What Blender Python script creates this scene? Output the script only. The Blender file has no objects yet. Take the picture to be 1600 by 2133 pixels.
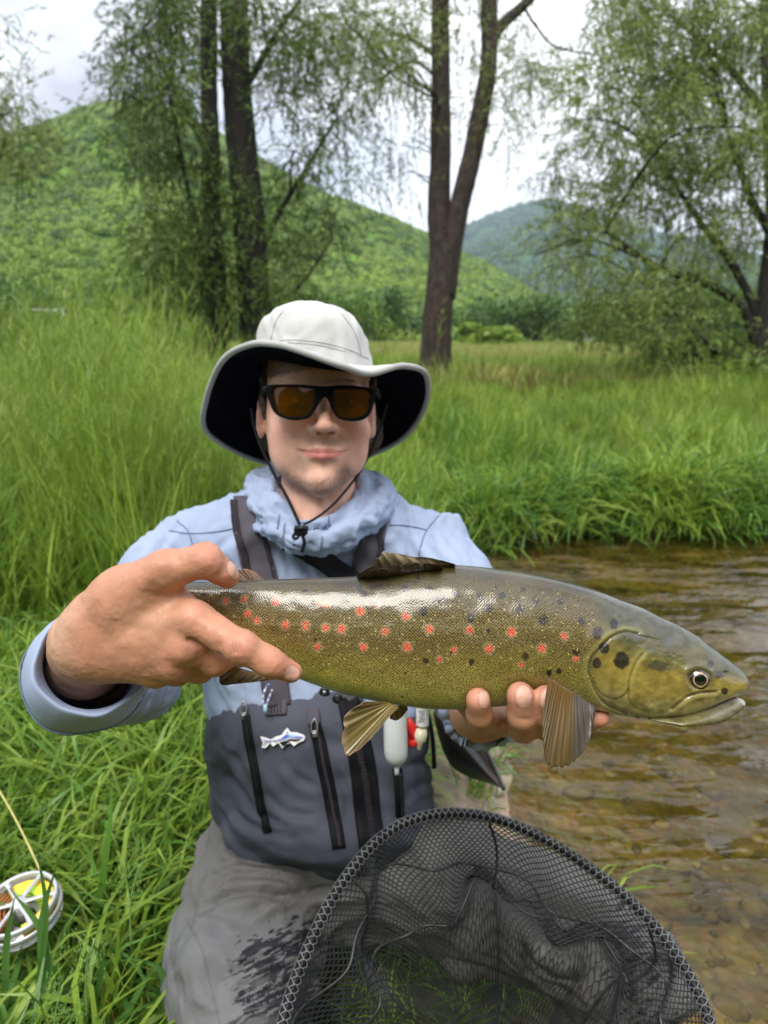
import bpy, math, random
import numpy as np
from mathutils import Vector, Matrix
from mathutils.bvhtree import BVHTree
sc = bpy.context.scene
COL = sc.collection
# ---------------------------------------------------------------- camera, sky, sun
FPX = 1480.0                      # focal length in pixels of the 1600 px wide photograph
PITCH = math.radians(13.9)
CAMH = 0.95
cam_d = bpy.data.cameras.new('camera'); cam = bpy.data.objects.new('camera', cam_d); COL.objects.link(cam)
cam.location = (0, 0, CAMH); cam.rotation_euler = (math.pi/2 - PITCH, 0, 0)
cam_d.sensor_fit = 'VERTICAL'; cam_d.sensor_height = 36; cam_d.lens = 36*FPX/2133.0
cam_d.clip_start = 0.05; cam_d.clip_end = 12000
cam_d.dof.use_dof = True; cam_d.dof.focus_distance = 0.535; cam_d.dof.aperture_fstop = 8.0
sc.camera = cam
sc.view_settings.view_transform = 'Standard'; sc.view_settings.look = 'None'
sc.view_settings.gamma = 1.0; sc.view_settings.exposure = 0.85
SUN_EL, SUN_AZ = math.radians(60), math.radians(200)   # azimuth: direction the light comes from, clockwise from +Y
w = bpy.data.worlds.new('World'); sc.world = w; w.use_nodes = True
def build_world():
    nt = w.node_tree; nt.nodes.clear(); N = nt.nodes.new; L = nt.links.new
    out = N('ShaderNodeOutputWorld'); bg = N('ShaderNodeBackground'); bg.inputs[1].default_value = 1.0
    sky = N('ShaderNodeTexSky'); sky.sky_type = 'NISHITA'; sky.sun_disc = False
    sky.sun_elevation = SUN_EL; sky.sun_rotation = SUN_AZ
    sk = N('ShaderNodeVectorMath'); sk.operation = 'SCALE'; sk.inputs['Scale'].default_value = 0.13
    L(sky.outputs[0], sk.inputs[0])
    tc = N('ShaderNodeTexCoord'); mp = N('ShaderNodeMapping'); mp.inputs['Scale'].default_value = (1, 1, 1.9)
    mp.inputs['Location'].default_value = (0.35, 0.1, 0.62)
    L(tc.outputs['Generated'], mp.inputs[0])
    n1 = N('ShaderNodeTexNoise'); n1.inputs['Scale'].default_value = 2.6; n1.inputs['Detail'].default_value = 7; n1.inputs['Roughness'].default_value = .5
    n2 = N('ShaderNodeTexNoise'); n2.inputs['Scale'].default_value = 3.1; n2.inputs['Detail'].default_value = 6
    L(mp.outputs[0], n1.inputs[0])
    mp2 = N('ShaderNodeMapping'); mp2.inputs['Scale'].default_value = (1, 1, 2.2); mp2.inputs['Location'].default_value = (4.3, 1.7, 2.1)
    L(tc.outputs['Generated'], mp2.inputs[0]); L(mp2.outputs[0], n2.inputs[0])
    cr = N('ShaderNodeValToRGB'); e = cr.color_ramp.elements          # cloud tone: grey underside to white
    e[0].position = .33; e[0].color = (.44, .45, .50, 1); e[1].position = .60; e[1].color = (1.15, 1.16, 1.20, 1)
    m = cr.color_ramp.elements.new(.47); m.color = (.92, .93, .97, 1)
    L(n1.outputs[0], cr.inputs[0])
    cov = N('ShaderNodeValToRGB'); e = cov.color_ramp.elements; e[0].position = .36; e[0].color = (.72,)*3+(1,); e[1].position = .52; e[1].color = (1,)*4
    L(n2.outputs[0], cov.inputs[0])
    mx = N('ShaderNodeMix'); mx.data_type = 'RGBA'
    L(cov.outputs[0], mx.inputs[0]); L(sk.outputs[0], mx.inputs[6]); L(cr.outputs[0], mx.inputs[7])
    L(mx.outputs[2], bg.inputs[0]); L(bg.outputs[0], out.inputs[0])
build_world()
sd = bpy.data.lights.new('sun', 'SUN'); sun = bpy.data.objects.new('sun', sd); COL.objects.link(sun)
sd.energy = 2.3; sd.angle = math.radians(30); sd.color = (1, .955, .88)
_dir = Vector((math.sin(SUN_AZ)*math.cos(SUN_EL), math.cos(SUN_AZ)*math.cos(SUN_EL), math.sin(SUN_EL)))
sun.rotation_euler = _dir.to_track_quat('Z', 'Y').to_euler(); sun.location = (-3, -4, 8)
sc.render.engine = 'CYCLES'
sc.cycles.max_bounces = 8; sc.cycles.transparent_max_bounces = 24; sc.cycles.volume_bounces = 0
sc.cycles.caustics_reflective = False; sc.cycles.caustics_refractive = False
rng = np.random.default_rng(7)

# ---------------------------------------------------------------- space helpers
CP, SP = math.cos(PITCH), math.sin(PITCH)
RM = np.array([[1, 0, 0], [0, SP, -CP], [0, CP, SP]], float)   # columns: right, up, back of the viewing frame
ORG = np.array([0, 0, CAMH])
def W(v): return np.asarray(v, float) @ RM.T + ORG             # figure frame -> world
def V(p): return (np.asarray(p, float) - ORG) @ RM             # world -> figure frame
def Q(px, py, d): return np.array([(px-800)/FPX*d, -(py-1066.5)/FPX*d, -d])   # point at distance d in the figure frame
def QS(l): return np.array([Q(*p[:3]) for p in l])
def PW(px, py, d): return W(Q(px, py, d))
def GR(px, py, z=0.0):
    r = W(Q(px, py, 1.0)) - ORG; t = (z-CAMH)/r[2]; return ORG + r*t
def px_of(v): return 800 + v[:, 0]/(-v[:, 2])*FPX, 1066.5 - v[:, 1]/(-v[:, 2])*FPX
def ss(a, b, x):
    t = np.clip((x-a)/(b-a), 0, 1); return t*t*(3-2*t)
def _hash(i, j, k, s):
    n = (i*374761393 + j*668265263 + k*2147483647 + s*1274126177) & 0xffffffff
    n = ((n ^ (n >> 13))*1274126177) & 0xffffffff
    return ((n ^ (n >> 16)) & 0xffffff)/float(0xffffff)
def vnoise(p, s=0):
    p = np.asarray(p, float); f = np.floor(p); i = f.astype(np.int64); t = p-f; t = t*t*(3-2*t); r = 0
    for a in (0, 1):
        for b in (0, 1):
            for c in (0, 1):
                wgt = (t[:, 0] if a else 1-t[:, 0])*(t[:, 1] if b else 1-t[:, 1])*(t[:, 2] if c else 1-t[:, 2])
                r = r + wgt*_hash(i[:, 0]+a, i[:, 1]+b, i[:, 2]+c, s)
    return r
def fbm(p, o=4, s=0, g=.5):
    p = np.asarray(p, float); r = 0; a = 1; tot = 0
    for q in range(o):
        r = r + a*vnoise(p*(2**q), s+q*17); tot += a; a *= g
    return r/tot
def spline(pts, n):
    pts = np.asarray(pts, float); m = len(pts); t = np.linspace(0, m-1, n); i = np.clip(t.astype(int), 0, m-2); u = (t-i)[:, None]
    P = np.vstack([2*pts[0]-pts[1], pts, 2*pts[-1]-pts[-2]])
    a, b, c, d = P[i], P[i+1], P[i+2], P[i+3]
    return .5*(2*b + (c-a)*u + (2*a-5*b+4*c-d)*u**2 + (3*b-a-3*c+d)*u**3)
def cspline(pts, n):
    pts = np.asarray(pts, float); m = len(pts); t = np.linspace(0, m, n, endpoint=False); i = t.astype(int); u = (t-i)[:, None]
    a, b, c, d = pts[(i-1) % m], pts[i % m], pts[(i+1) % m], pts[(i+2) % m]
    return .5*(2*b + (c-a)*u + (2*a-5*b+4*c-d)*u**2 + (3*b-a-3*c+d)*u**3)

# ---------------------------------------------------------------- objects
LOC = {}
def props(o, label=None, cat=None, group=None, kind=None):
    if label: o['label'] = label
    if cat: o['category'] = cat
    if group: o['group'] = group
    if kind: o['kind'] = kind
    return o
def thing(name, loc, label, cat, group=None):
    o = bpy.data.objects.new(name, None); COL.objects.link(o); o.location = tuple(loc); o.empty_display_size = .05
    LOC[o.name] = np.array(loc, float); props(o, label, cat, group); return o
def mesh(name, verts, faces, smooth=True, colors=None, uv=None):
    """faces: ndarray (n,3|4) or list of tuples/arrays of both"""
    verts = np.asarray(verts, np.float32); me = bpy.data.meshes.new(name)
    fl = [np.asarray(f) for f in faces] if isinstance(faces, list) and len(faces) and isinstance(faces[0], np.ndarray) and faces[0].ndim == 2 else None
    if isinstance(faces, np.ndarray): fl = [faces]
    if fl is None:
        me.from_pydata(verts.tolist(), [], [tuple(f) for f in faces])
    else:
        fl = [f for f in fl if len(f)]
        me.vertices.add(len(verts)); me.vertices.foreach_set('co', verts.ravel())
        tot = sum(len(f) for f in fl); nl = sum(f.size for f in fl)
        me.loops.add(nl); me.polygons.add(tot)
        me.loops.foreach_set('vertex_index', np.concatenate([f.ravel() for f in fl]).astype(np.int32))
        cnt = np.concatenate([np.full(len(f), f.shape[1]) for f in fl]); st = np.concatenate([[0], np.cumsum(cnt)[:-1]])
        me.polygons.foreach_set('loop_start', st.astype(np.int32))
        me.update(calc_edges=True)
    if smooth: me.polygons.foreach_set('use_smooth', np.ones(len(me.polygons), bool))
    if colors is not None:
        a = me.color_attributes.new('Col', 'FLOAT_COLOR', 'POINT'); c = np.ones((len(verts), 4), np.float32); c[:, :3] = colors[:, :3]
        a.data.foreach_set('color', c.ravel())
    if uv is not None:
        a = me.attributes.new('ST', 'FLOAT_VECTOR', 'POINT'); c = np.zeros((len(verts), 3), np.float32); c[:, :uv.shape[1]] = uv
        a.data.foreach_set('vector', c.ravel())
    return me
def obj(name, verts, faces, mat, parent=None, smooth=True, colors=None, uv=None, **kw):
    """verts in world metres; stored relative to the thing's base"""
    root = parent
    while root is not None and root.parent is not None: root = root.parent
    off = LOC.get(root.name, np.zeros(3)) if root is not None else np.zeros(3)
    v = np.asarray(verts, float)
    if root is None:
        off = np.array([v[:, 0].mean(), v[:, 1].mean(), v[:, 2].min()])
    me = mesh(name, v-off, faces, smooth, colors, uv); me.materials.append(mat)
    o = bpy.data.objects.new(name, me); COL.objects.link(o)
    if parent is not None: o.parent = parent
    else: o.location = tuple(off); LOC[o.name] = off
    return props(o, **kw)

# ---------------------------------------------------------------- shape builders
def tube(path, rad, n=8, caps=True):
    path = np.asarray(path, float); m = len(path); rad = np.broadcast_to(np.asarray(rad, float), (m,))
    T = np.gradient(path, axis=0); T /= np.linalg.norm(T, axis=1)[:, None]+1e-12
    u = np.cross(T[0], [0, 0, 1.]); 
    if np.linalg.norm(u) < .1: u = np.cross(T[0], [0, 1., 0])
    U = []
    for t in T:
        u = u-t*np.dot(u, t); u /= np.linalg.norm(u)+1e-12; U.append(u.copy())
    U = np.array(U); B = np.cross(T, U)
    a = np.arange(n)*2*np.pi/n
    v = path[:, None]+rad[:, None, None]*(np.cos(a)[None, :, None]*U[:, None]+np.sin(a)[None, :, None]*B[:, None])
    v = v.reshape(-1, 3); i = np.arange(m-1)[:, None]*n; j = np.arange(n)[None]; k = (j+1) % n
    f = np.stack([i+j, i+k, i+n+k, i+n+j], -1).reshape(-1, 4)
    fs = [f]
    if caps:
        c0 = len(v); v = np.vstack([v, path[0], path[-1]]); j = np.arange(n); k = (j+1) % n
        fs.append(np.stack([k, j, np.full(n, c0)], -1)); fs.append(np.stack([(m-1)*n+j, (m-1)*n+k, np.full(n, c0+1)], -1))
    return v, fs
def ring(path, rad, n=8):
    v, fs = tube(np.vstack([path, path[:1]]), np.append(np.broadcast_to(rad, (len(path),)), np.broadcast_to(rad, (len(path),))[0]), n, False)
    return v, fs
def join(parts):
    V_, F3, F4, o = [], [], [], 0
    for v, fs in parts:
        for f in (fs if isinstance(fs, list) else [fs]):
            (F3 if f.shape[1] == 3 else F4).append(f+o)
        V_.append(v); o += len(v)
    r = []
    if F4: r.append(np.vstack(F4))
    if F3: r.append(np.vstack(F3))
    return np.vstack(V_), r
def gridfaces(m, n, wrap=False):
    i = np.arange(m-1)[:, None]*n; j = np.arange(n if wrap else n-1)[None]; k = (j+1) % n
    return np.stack([i+j, i+k, i+n+k, i+n+j], -1).reshape(-1, 4)
def box(c, s, R=None):
    v = np.array([[x, y, z] for x in (-1, 1) for y in (-1, 1) for z in (-1, 1)], float)*np.array(s)/2
    if R is not None: v = v @ np.array(R).T
    return v+np.array(c), [np.array([[0, 1, 3, 2], [4, 6, 7, 5], [0, 4, 5, 1], [2, 3, 7, 6], [0, 2, 6, 4], [1, 5, 7, 3]])]
def bbox(c, s, R=None, b=.15):      # box with chamfered edges
    s = np.array(s, float)/2; t = min(s)*b*2; v = []; 
    for x in (-1, 1):
        for y in (-1, 1):
            for z in (-1, 1):
                v += [[x*(s[0]-t), y*(s[1]-t), z*s[2]], [x*(s[0]-t), y*s[1], z*(s[2]-t)], [x*s[0], y*(s[1]-t), z*(s[2]-t)]]
    v = np.array(v)
    import bmesh
    bm = bmesh.new(); vs = [bm.verts.new(p) for p in v]; bmesh.ops.convex_hull(bm, input=vs); bm.verts.ensure_lookup_table(); bm.verts.index_update()
    vv = np.array([p.co[:] for p in bm.verts]); f3 = [[q.index for q in f.verts] for f in bm.faces]; bm.free()
    if R is not None: vv = vv @ np.array(R).T
    return vv+np.array(c), [np.array([f for f in f3 if len(f) == 3])]
def ellip(c, r, n=16, R=None):
    a = np.linspace(0, np.pi, n); b = np.arange(2*n)*np.pi/n
    v = np.stack([np.sin(a)[:, None]*np.cos(b)[None], np.sin(a)[:, None]*np.sin(b)[None], np.cos(a)[:, None]+0*b[None]], -1).reshape(-1, 3)*np.array(r)
    if R is not None: v = v @ np.array(R).T
    return v+np.array(c), [gridfaces(n, 2*n, True)[:, ::-1]]

class Field:
    """signed distance field on a grid, blended from simple volumes, meshed with surface nets"""
    def __init__(s, lo, hi, h):
        s.lo = np.array(lo, float); s.h = h; s.n = np.ceil((np.array(hi)-lo)/h).astype(int)+1
        s.D = np.full(s.n, .05, np.float32)
    def _sl(s, lo, hi):
        a = np.clip(np.floor((lo-s.lo)/s.h).astype(int), 0, s.n); b = np.clip(np.ceil((hi-s.lo)/s.h).astype(int)+1, 0, s.n)
        if (b <= a).any(): return None, None
        g = [(s.lo[i]+np.arange(a[i], b[i])*s.h).astype(np.float32) for i in range(3)]
        return tuple(slice(a[i], b[i]) for i in range(3)), (g[0][:, None, None], g[1][None, :, None], g[2][None, None, :])
    def _mix(s, sl, d, k, op):
        A = s.D[sl]
        if op == 'sub':
            d = -d; s.D[sl] = np.maximum(A, d) + (np.maximum(k-np.abs(A-d), 0)**2)/(4*k)
        else:
            s.D[sl] = np.minimum(A, d) - (np.maximum(k-np.abs(A-d), 0)**2)/(4*k)
    def cap(s, a, b, ra, rb, k=.01, op='add'):
        a = np.array(a, float); b = np.array(b, float); m = max(ra, rb)+k*1.6+s.h*2
        sl, g = s._sl(np.minimum(a, b)-m, np.maximum(a, b)+m)
        if sl is None: return
        ba = b-a; L2 = float(ba @ ba)+1e-12
        px, py, pz = g[0]-a[0], g[1]-a[1], g[2]-a[2]
        t = np.clip((px*ba[0]+py*ba[1]+pz*ba[2])/L2, 0, 1)
        d = np.sqrt((px-ba[0]*t)**2+(py-ba[1]*t)**2+(pz-ba[2]*t)**2)-(ra+(rb-ra)*t)
        s._mix(sl, d, k, op)
    def chain(s, pts, rs, k=.01, op='add'):
        for i in range(len(pts)-1): s.cap(pts[i], pts[i+1], rs[i], rs[i+1], k, op)
    def ell(s, c, r, k=.01, op='add', R=None):
        c = np.array(c, float); r = np.array(r, float); m = (r.max() if R is not None else r)+k*1.6+s.h*2
        sl, g = s._sl(c-m, c+m)
        if sl is None: return
        x, y, z = g[0]-c[0], g[1]-c[1], g[2]-c[2]
        if R is not None:
            R = np.array(R); x, y, z = [R[0, i]*x+R[1, i]*y+R[2, i]*z for i in range(3)]
        k0 = np.sqrt((x/r[0])**2+(y/r[1])**2+(z/r[2])**2); k1 = np.sqrt((x/r[0]**2)**2+(y/r[1]**2)**2+(z/r[2]**2)**2)+1e-9
        s._mix(sl, k0*(k0-1)/k1, k, op)
    def fn(s, lo, hi, f, k=.01, op='add'):
        sl, g = s._sl(np.array(lo, float), np.array(hi, float)); s._mix(sl, f(*g).astype(np.float32), k, op)
    def mesh(s):
        D = s.D; D[0] = np.maximum(D[0], .01); D[-1] = np.maximum(D[-1], .01); D[:, 0] = np.maximum(D[:, 0], .01); D[:, -1] = np.maximum(D[:, -1], .01); D[:, :, 0] = np.maximum(D[:, :, 0], .01); D[:, :, -1] = np.maximum(D[:, :, -1], .01)
        S = D < 0; c = np.zeros(np.array(S.shape)-1, np.int8)
        cs = [(a, b, d) for a in (0, 1) for b in (0, 1) for d in (0, 1)]
        n = S.shape
        for a, b, d in cs: c += S[a:n[0]-1+a, b:n[1]-1+b, d:n[2]-1+d]
        I = np.argwhere((c > 0) & (c < 8)); idx = np.full(c.shape, -1, np.int32); idx[tuple(I.T)] = np.arange(len(I))
        acc = np.zeros((len(I), 3)); cnt = np.zeros(len(I))
        val = {q: D[I[:, 0]+q[0], I[:, 1]+q[1], I[:, 2]+q[2]] for q in cs}
        for q in cs:
            for ax in range(3):
                if q[ax] == 0:
                    r = list(q); r[ax] = 1; r = tuple(r); a, b = val[q], val[r]; m = (a < 0) != (b < 0)
                    t = np.where(m, a/(a-b+1e-20), 0); p = np.tile(np.array(q, float), (len(I), 1)); p[:, ax] = t
                    acc[m] += p[m]; cnt[m] += 1
        v = (I+acc/cnt[:, None])*s.h+s.lo
        F = []
        for ax in range(3):
            a = [slice(None)]*3; b = [slice(None)]*3; a[ax] = slice(0, -1); b[ax] = slice(1, None)
            A, B = S[tuple(a)], S[tuple(b)]; E = np.argwhere(A != B); o1, o2 = [(1, 2), (2, 0), (0, 1)][ax]
            E = E[(E[:, o1] > 0) & (E[:, o2] > 0) & (E[:, o1] < n[o1]-1) & (E[:, o2] < n[o2]-1)]
            q = []
            for d1, d2 in ((-1, -1), (0, -1), (0, 0), (-1, 0)):
                c_ = E.copy(); c_[:, o1] += d1; c_[:, o2] += d2; q.append(idx[tuple(c_.T)])
            q = np.stack(q, -1); fl = ~A[tuple(E.T)]; q[fl] = q[fl][:, ::-1]; F.append(q)
        return v, np.vstack(F)
def relax(v, f, it=2, lam=.5):
    for _ in range(it):
        s = np.zeros_like(v); c = np.zeros(len(v))
        for a in range(4):
            np.add.at(s, f[:, a], v[f[:, (a+1) % 4]]); np.add.at(c, f[:, a], 1)
            np.add.at(s, f[:, a], v[f[:, (a-1) % 4]]); np.add.at(c, f[:, a], 1)
        v = v+lam*(s/np.maximum(c, 1)[:, None]-v)
    return v
def vnormals(v, f):
    n = np.cross(v[f[:, 2]]-v[f[:, 0]], v[f[:, 3 if f.shape[1] == 4 else 1]]-v[f[:, 1 if f.shape[1] == 4 else 0]])
    r = np.zeros_like(v)
    for a in range(f.shape[1]): np.add.at(r, f[:, a], n)
    return r/(np.linalg.norm(r, axis=1)[:, None]+1e-12)
def bvh(v, f): return BVHTree.FromPolygons([tuple(p) for p in v.tolist()], f.tolist())
def cast(T, px, py, off=0.0, dflt=None):
    d = Vector(Q(px, py, 1.0)).normalized(); h = T.ray_cast(Vector((0, 0, 0)), d)
    if h[0] is None: return None
    n = h[1]; n = n if n.dot(d) < 0 else -n
    return np.array(h[0])+np.array(n)*off, np.array(n)
def ribbon(T, path, width, off=.002, th=.002, n=40, m=6, d0=1.0):
    """strip that lies on surface T along a path, given thickness; width in the units of the path"""
    c = spline(path, n); wd = np.interp(np.linspace(0, 1, n), np.linspace(0, 1, len(width)), width) if np.ndim(width) else np.full(n, width)
    t = np.gradient(c, axis=0); t /= np.linalg.norm(t, axis=1)[:, None]; nn = np.stack([-t[:, 1], t[:, 0]], -1)
    top = np.zeros((n, m, 3)); nor = np.zeros((n, m, 3)); last = d0
    for i in range(n):
        for j in range(m):
            p = c[i]+nn[i]*wd[i]*(j/(m-1)-.5); h = cast(T, p[0], p[1])
            if h is None: top[i, j] = Q(p[0], p[1], last); nor[i, j] = (0, 0, 1)
            else: top[i, j] = h[0]; nor[i, j] = h[1]; last = -h[0][2]
    for _ in range(2):
        top[1:-1] = .5*top[1:-1]+.25*(top[:-2]+top[2:])
    nor = nor.mean(axis=1, keepdims=True)+0*nor; nor /= np.linalg.norm(nor, axis=2)[..., None]
    A = (top+nor*(off+th)).reshape(-1, 3); B = (top+nor*(off-.001)).reshape(-1, 3)
    f = gridfaces(n, m); k = n*m; E = []
    per = [i*m for i in range(n)]+[(n-1)*m+j for j in range(1, m)]+[i*m+m-1 for i in range(n-2, -1, -1)]+[j for j in range(m-2, 0, -1)]
    per = np.array(per); q = np.roll(per, -1)
    return np.vstack([A, B]), [np.vstack([f, f[:, ::-1]+k, np.stack([per, q, q+k, per+k], -1)])]
# ---------------------------------------------------------------- materials
def newmat(name):
    m = bpy.data.materials.new(name); m.use_nodes = True; nt = m.node_tree
    return m, nt, nt.nodes['Principled BSDF'], nt.nodes['Material Output']
def setp(b, **k):
    for a, v in k.items(): b.inputs[a.replace('_', ' ')].default_value = v
def simple(name, col, rough=.6, metal=0, var=.15, scale=40, bump=0, bscale=200, spec=.5, bdist=.001):
    m, nt, b, o = newmat(name); N = nt.nodes.new; L = nt.links.new
    tc = N('ShaderNodeTexCoord'); n = N('ShaderNodeTexNoise'); n.inputs['Scale'].default_value = scale; n.inputs['Detail'].default_value = 4
    L(tc.outputs['Object'], n.inputs['Vector'])
    r = N('ShaderNodeValToRGB'); r.color_ramp.elements[0].position = .3; r.color_ramp.elements[1].position = .7
    r.color_ramp.elements[0].color = (*[c*(1-var) for c in col], 1); r.color_ramp.elements[1].color = (*[min(1, c*(1+var)) for c in col], 1)
    L(n.outputs[0], r.inputs[0]); L(r.outputs[0], b.inputs['Base Color'])
    setp(b, Roughness=rough, Metallic=metal); b.inputs['Specular IOR Level'].default_value = spec
    if bump:
        n2 = N('ShaderNodeTexNoise'); n2.inputs['Scale'].default_value = bscale; n2.inputs['Detail'].default_value = 3; L(tc.outputs['Object'], n2.inputs['Vector'])
        bp = N('ShaderNodeBump'); bp.inputs['Strength'].default_value = bump; bp.inputs['Distance'].default_value = bdist
        L(n2.outputs[0], bp.inputs['Height']); L(bp.outputs[0], b.inputs['Normal'])
    return m
def colmat(name, rough=.5, spec=.5, sss=0, sssr=(.01, .004, .002), bump=0, bscale=400, bdist=.001, coat=0, mottle=0, mscale=60):
    m, nt, b, o = newmat(name); N = nt.nodes.new; L = nt.links.new
    a = N('ShaderNodeAttribute'); a.attribute_name = 'Col'; src = a.outputs['Color']
    tc = N('ShaderNodeTexCoord')
    if mottle:
        n = N('ShaderNodeTexNoise'); n.inputs['Scale'].default_value = mscale; n.inputs['Detail'].default_value = 5; L(tc.outputs['Object'], n.inputs['Vector'])
        mr = N('ShaderNodeMapRange'); mr.inputs['To Min'].default_value = 1-mottle; mr.inputs['To Max'].default_value = 1+mottle
        mr.inputs['From Min'].default_value = .3; mr.inputs['From Max'].default_value = .7; L(n.outputs[0], mr.inputs[0])
        vm = N('ShaderNodeVectorMath'); vm.operation = 'SCALE'; L(src, vm.inputs[0]); L(mr.outputs[0], vm.inputs['Scale']); src = vm.outputs[0]
    L(src, b.inputs['Base Color']); setp(b, Roughness=rough); b.inputs['Specular IOR Level'].default_value = spec
    if sss:
        b.inputs['Subsurface Weight'].default_value = sss; b.inputs['Subsurface Radius'].default_value = (1, .4, .25); b.inputs['Subsurface Scale'].default_value = sssr[0]
    if coat: b.inputs['Coat Weight'].default_value = coat; b.inputs['Coat Roughness'].default_value = .12
    if bump:
        n2 = N('ShaderNodeTexNoise'); n2.inputs['Scale'].default_value = bscale; n2.inputs['Detail'].default_value = 4; L(tc.outputs['Object'], n2.inputs['Vector'])
        bp = N('ShaderNodeBump'); bp.inputs['Strength'].default_value = bump; bp.inputs['Distance'].default_value = bdist
        L(n2.outputs[0], bp.inputs['Height']); L(bp.outputs[0], b.inputs['Normal'])
    return m
def leafmat(name, c1, c2, trans=.35, rough=.5, scale=1.0, attr=False):
    m, nt, b, o = newmat(name); N = nt.nodes.new; L = nt.links.new
    g = N('ShaderNodeNewGeometry'); n = N('ShaderNodeTexNoise'); n.inputs['Scale'].default_value = scale; n.inputs['Detail'].default_value = 2
    tc = N('ShaderNodeTexCoord'); L(g.outputs['Position'], n.inputs['Vector'])
    ad = N('ShaderNodeMath'); ad.operation = 'MULTIPLY_ADD'; L(g.outputs['Random Per Island'], ad.inputs[0]); ad.inputs[1].default_value = .6
    s2 = N('ShaderNodeMath'); s2.operation = 'MULTIPLY_ADD'; L(n.outputs[0], s2.inputs[0]); s2.inputs[1].default_value = 1.3; s2.inputs[2].default_value = -.45
    L(s2.outputs[0], ad.inputs[2])
    r = N('ShaderNodeMix'); r.data_type = 'RGBA'; r.inputs[6].default_value = (*c1, 1); r.inputs[7].default_value = (*c2, 1); L(ad.outputs[0], r.inputs[0]); r.clamp_factor = True
    src = r.outputs[2]
    if attr:
        a = N('ShaderNodeAttribute'); a.attribute_name = 'Col'; mm = N('ShaderNodeMix'); mm.data_type = 'RGBA'; mm.blend_type = 'MULTIPLY'; mm.inputs[0].default_value = 1
        L(src, mm.inputs[6]); L(a.outputs['Color'], mm.inputs[7]); src = mm.outputs[2]
    L(src, b.inputs['Base Color']); setp(b, Roughness=rough); b.inputs['Specular IOR Level'].default_value = .35
    t = N('ShaderNodeBsdfTranslucent'); L(src, t.inputs[0]); mx = N('ShaderNodeMixShader'); mx.inputs[0].default_value = trans
    L(b.outputs[0], mx.inputs[1]); L(t.outputs[0], mx.inputs[2]); L(mx.outputs[0], o.inputs[0])
    return m
M = {}
M['skin'] = colmat('skin', rough=.47, spec=.4, sss=.12, sssr=(.006,), bump=.45, bscale=330, bdist=.0007, mottle=.08, mscale=75)
M['shirt'] = simple('shirt_fabric', (.31, .375, .53), rough=.85, var=.06, scale=25, bump=.25, bscale=900, spec=.25, bdist=.0006)
M['seam'] = simple('shirt_seam', (.13, .17, .28), rough=.9, var=.1)
M['hat'] = simple('hat_fabric', (.56, .56, .555), rough=.85, var=.04, scale=30, bump=.2, bscale=900, spec=.25)
M['hat_under'] = simple('hat_lining', (.006, .006, .011), rough=.95, var=.3, scale=50, spec=.05)
M['hat_edge'] = simple('hat_binding', (.40, .40, .395), rough=.85, var=.06)
M['hat_stitch'] = simple('hat_stitching', (.42, .42, .42), rough=.85)
M['black'] = simple('black_webbing', (.010, .010, .012), rough=.75, var=.2, bump=.4, bscale=900, spec=.15)
M['blackgloss'] = simple('black_plastic', (.008, .008, .009), rough=.35, var=.1, spec=.3)
M['strap'] = simple('grey_strap', (.085, .078, .095), rough=.85, var=.14, bump=.3, bscale=1200, spec=.2)
M['strapd'] = simple('strap_edge', (.032, .026, .032), rough=.85, var=.1, spec=.2)
M['metal'] = simple('zip_metal', (.35, .35, .36), rough=.35, metal=.8)
M['white'] = simple('white_plastic', (.55, .58, .60), rough=.35, var=.05)
M['cream'] = simple('cream_plastic', (.72, .70, .52), rough=.35, var=.05)
M['red'] = simple('red_plastic', (.62, .02, .02), rough=.35, var=.1)
M['rubber'] = simple('net_rubber', (.020, .021, .024), rough=.36, var=.45, scale=60, spec=.6)
M['hoop'] = simple('net_hoop', (.006, .006, .007), rough=.5, var=.2, spec=.25)
M['silver'] = simple('reel_aluminium', (.52, .53, .54), rough=.35, metal=.35, var=.06)
M['lineY'] = simple('line_yellow', (.85, .60, .05), rough=.5, var=.1)
M['lineG'] = simple('line_lime', (.50, .80, .05), rough=.5, var=.1)
M['lineO'] = simple('line_copper', (.32, .12, .03), rough=.5, var=.3, scale=300)
M['rubber_light'] = simple('net_sleeve', (.16, .165, .175), rough=.35, var=.35, scale=60, spec=.6)
# ---------------------------------------------------------------- ground, stream, water
WZ = -0.10
_sh = np.array([GR(*p, WZ)[:2] for p in [(1015, 1190), (1030, 1330), (1090, 1510), (1135, 1600), (1195, 1720), (1265, 1800), (1370, 1900), (1480, 2040), (1560, 2133)]])
_sh = _sh[np.argsort(_sh[:, 1])]
_fb = np.array([GR(*p, WZ)[:2] for p in [(985, 1142), (1080, 1128), (1180, 1112), (1300, 1106), (1420, 1112), (1600, 1100)]])
def shore_s(x, y):
    xs = np.interp(y, _sh[:, 1], _sh[:, 0]); xs = xs - np.where(y < _sh[0, 1], (_sh[0, 1]-y)*.35, 0)
    yf = np.interp(x, _fb[:, 0], _fb[:, 1]); yf = yf + np.where(x > _fb[-1, 0], (x-_fb[-1, 0])*.10, 0)
    p = np.stack([x*3, y*3, 0*x], -1).reshape(-1, 3); w1 = (vnoise(p, 3).reshape(x.shape)-.5)*.10+(vnoise(p*3, 4).reshape(x.shape)-.5)*.05
    a = x-xs; b = yf-y
    return np.minimum(a, b)+w1, a, b
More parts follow.
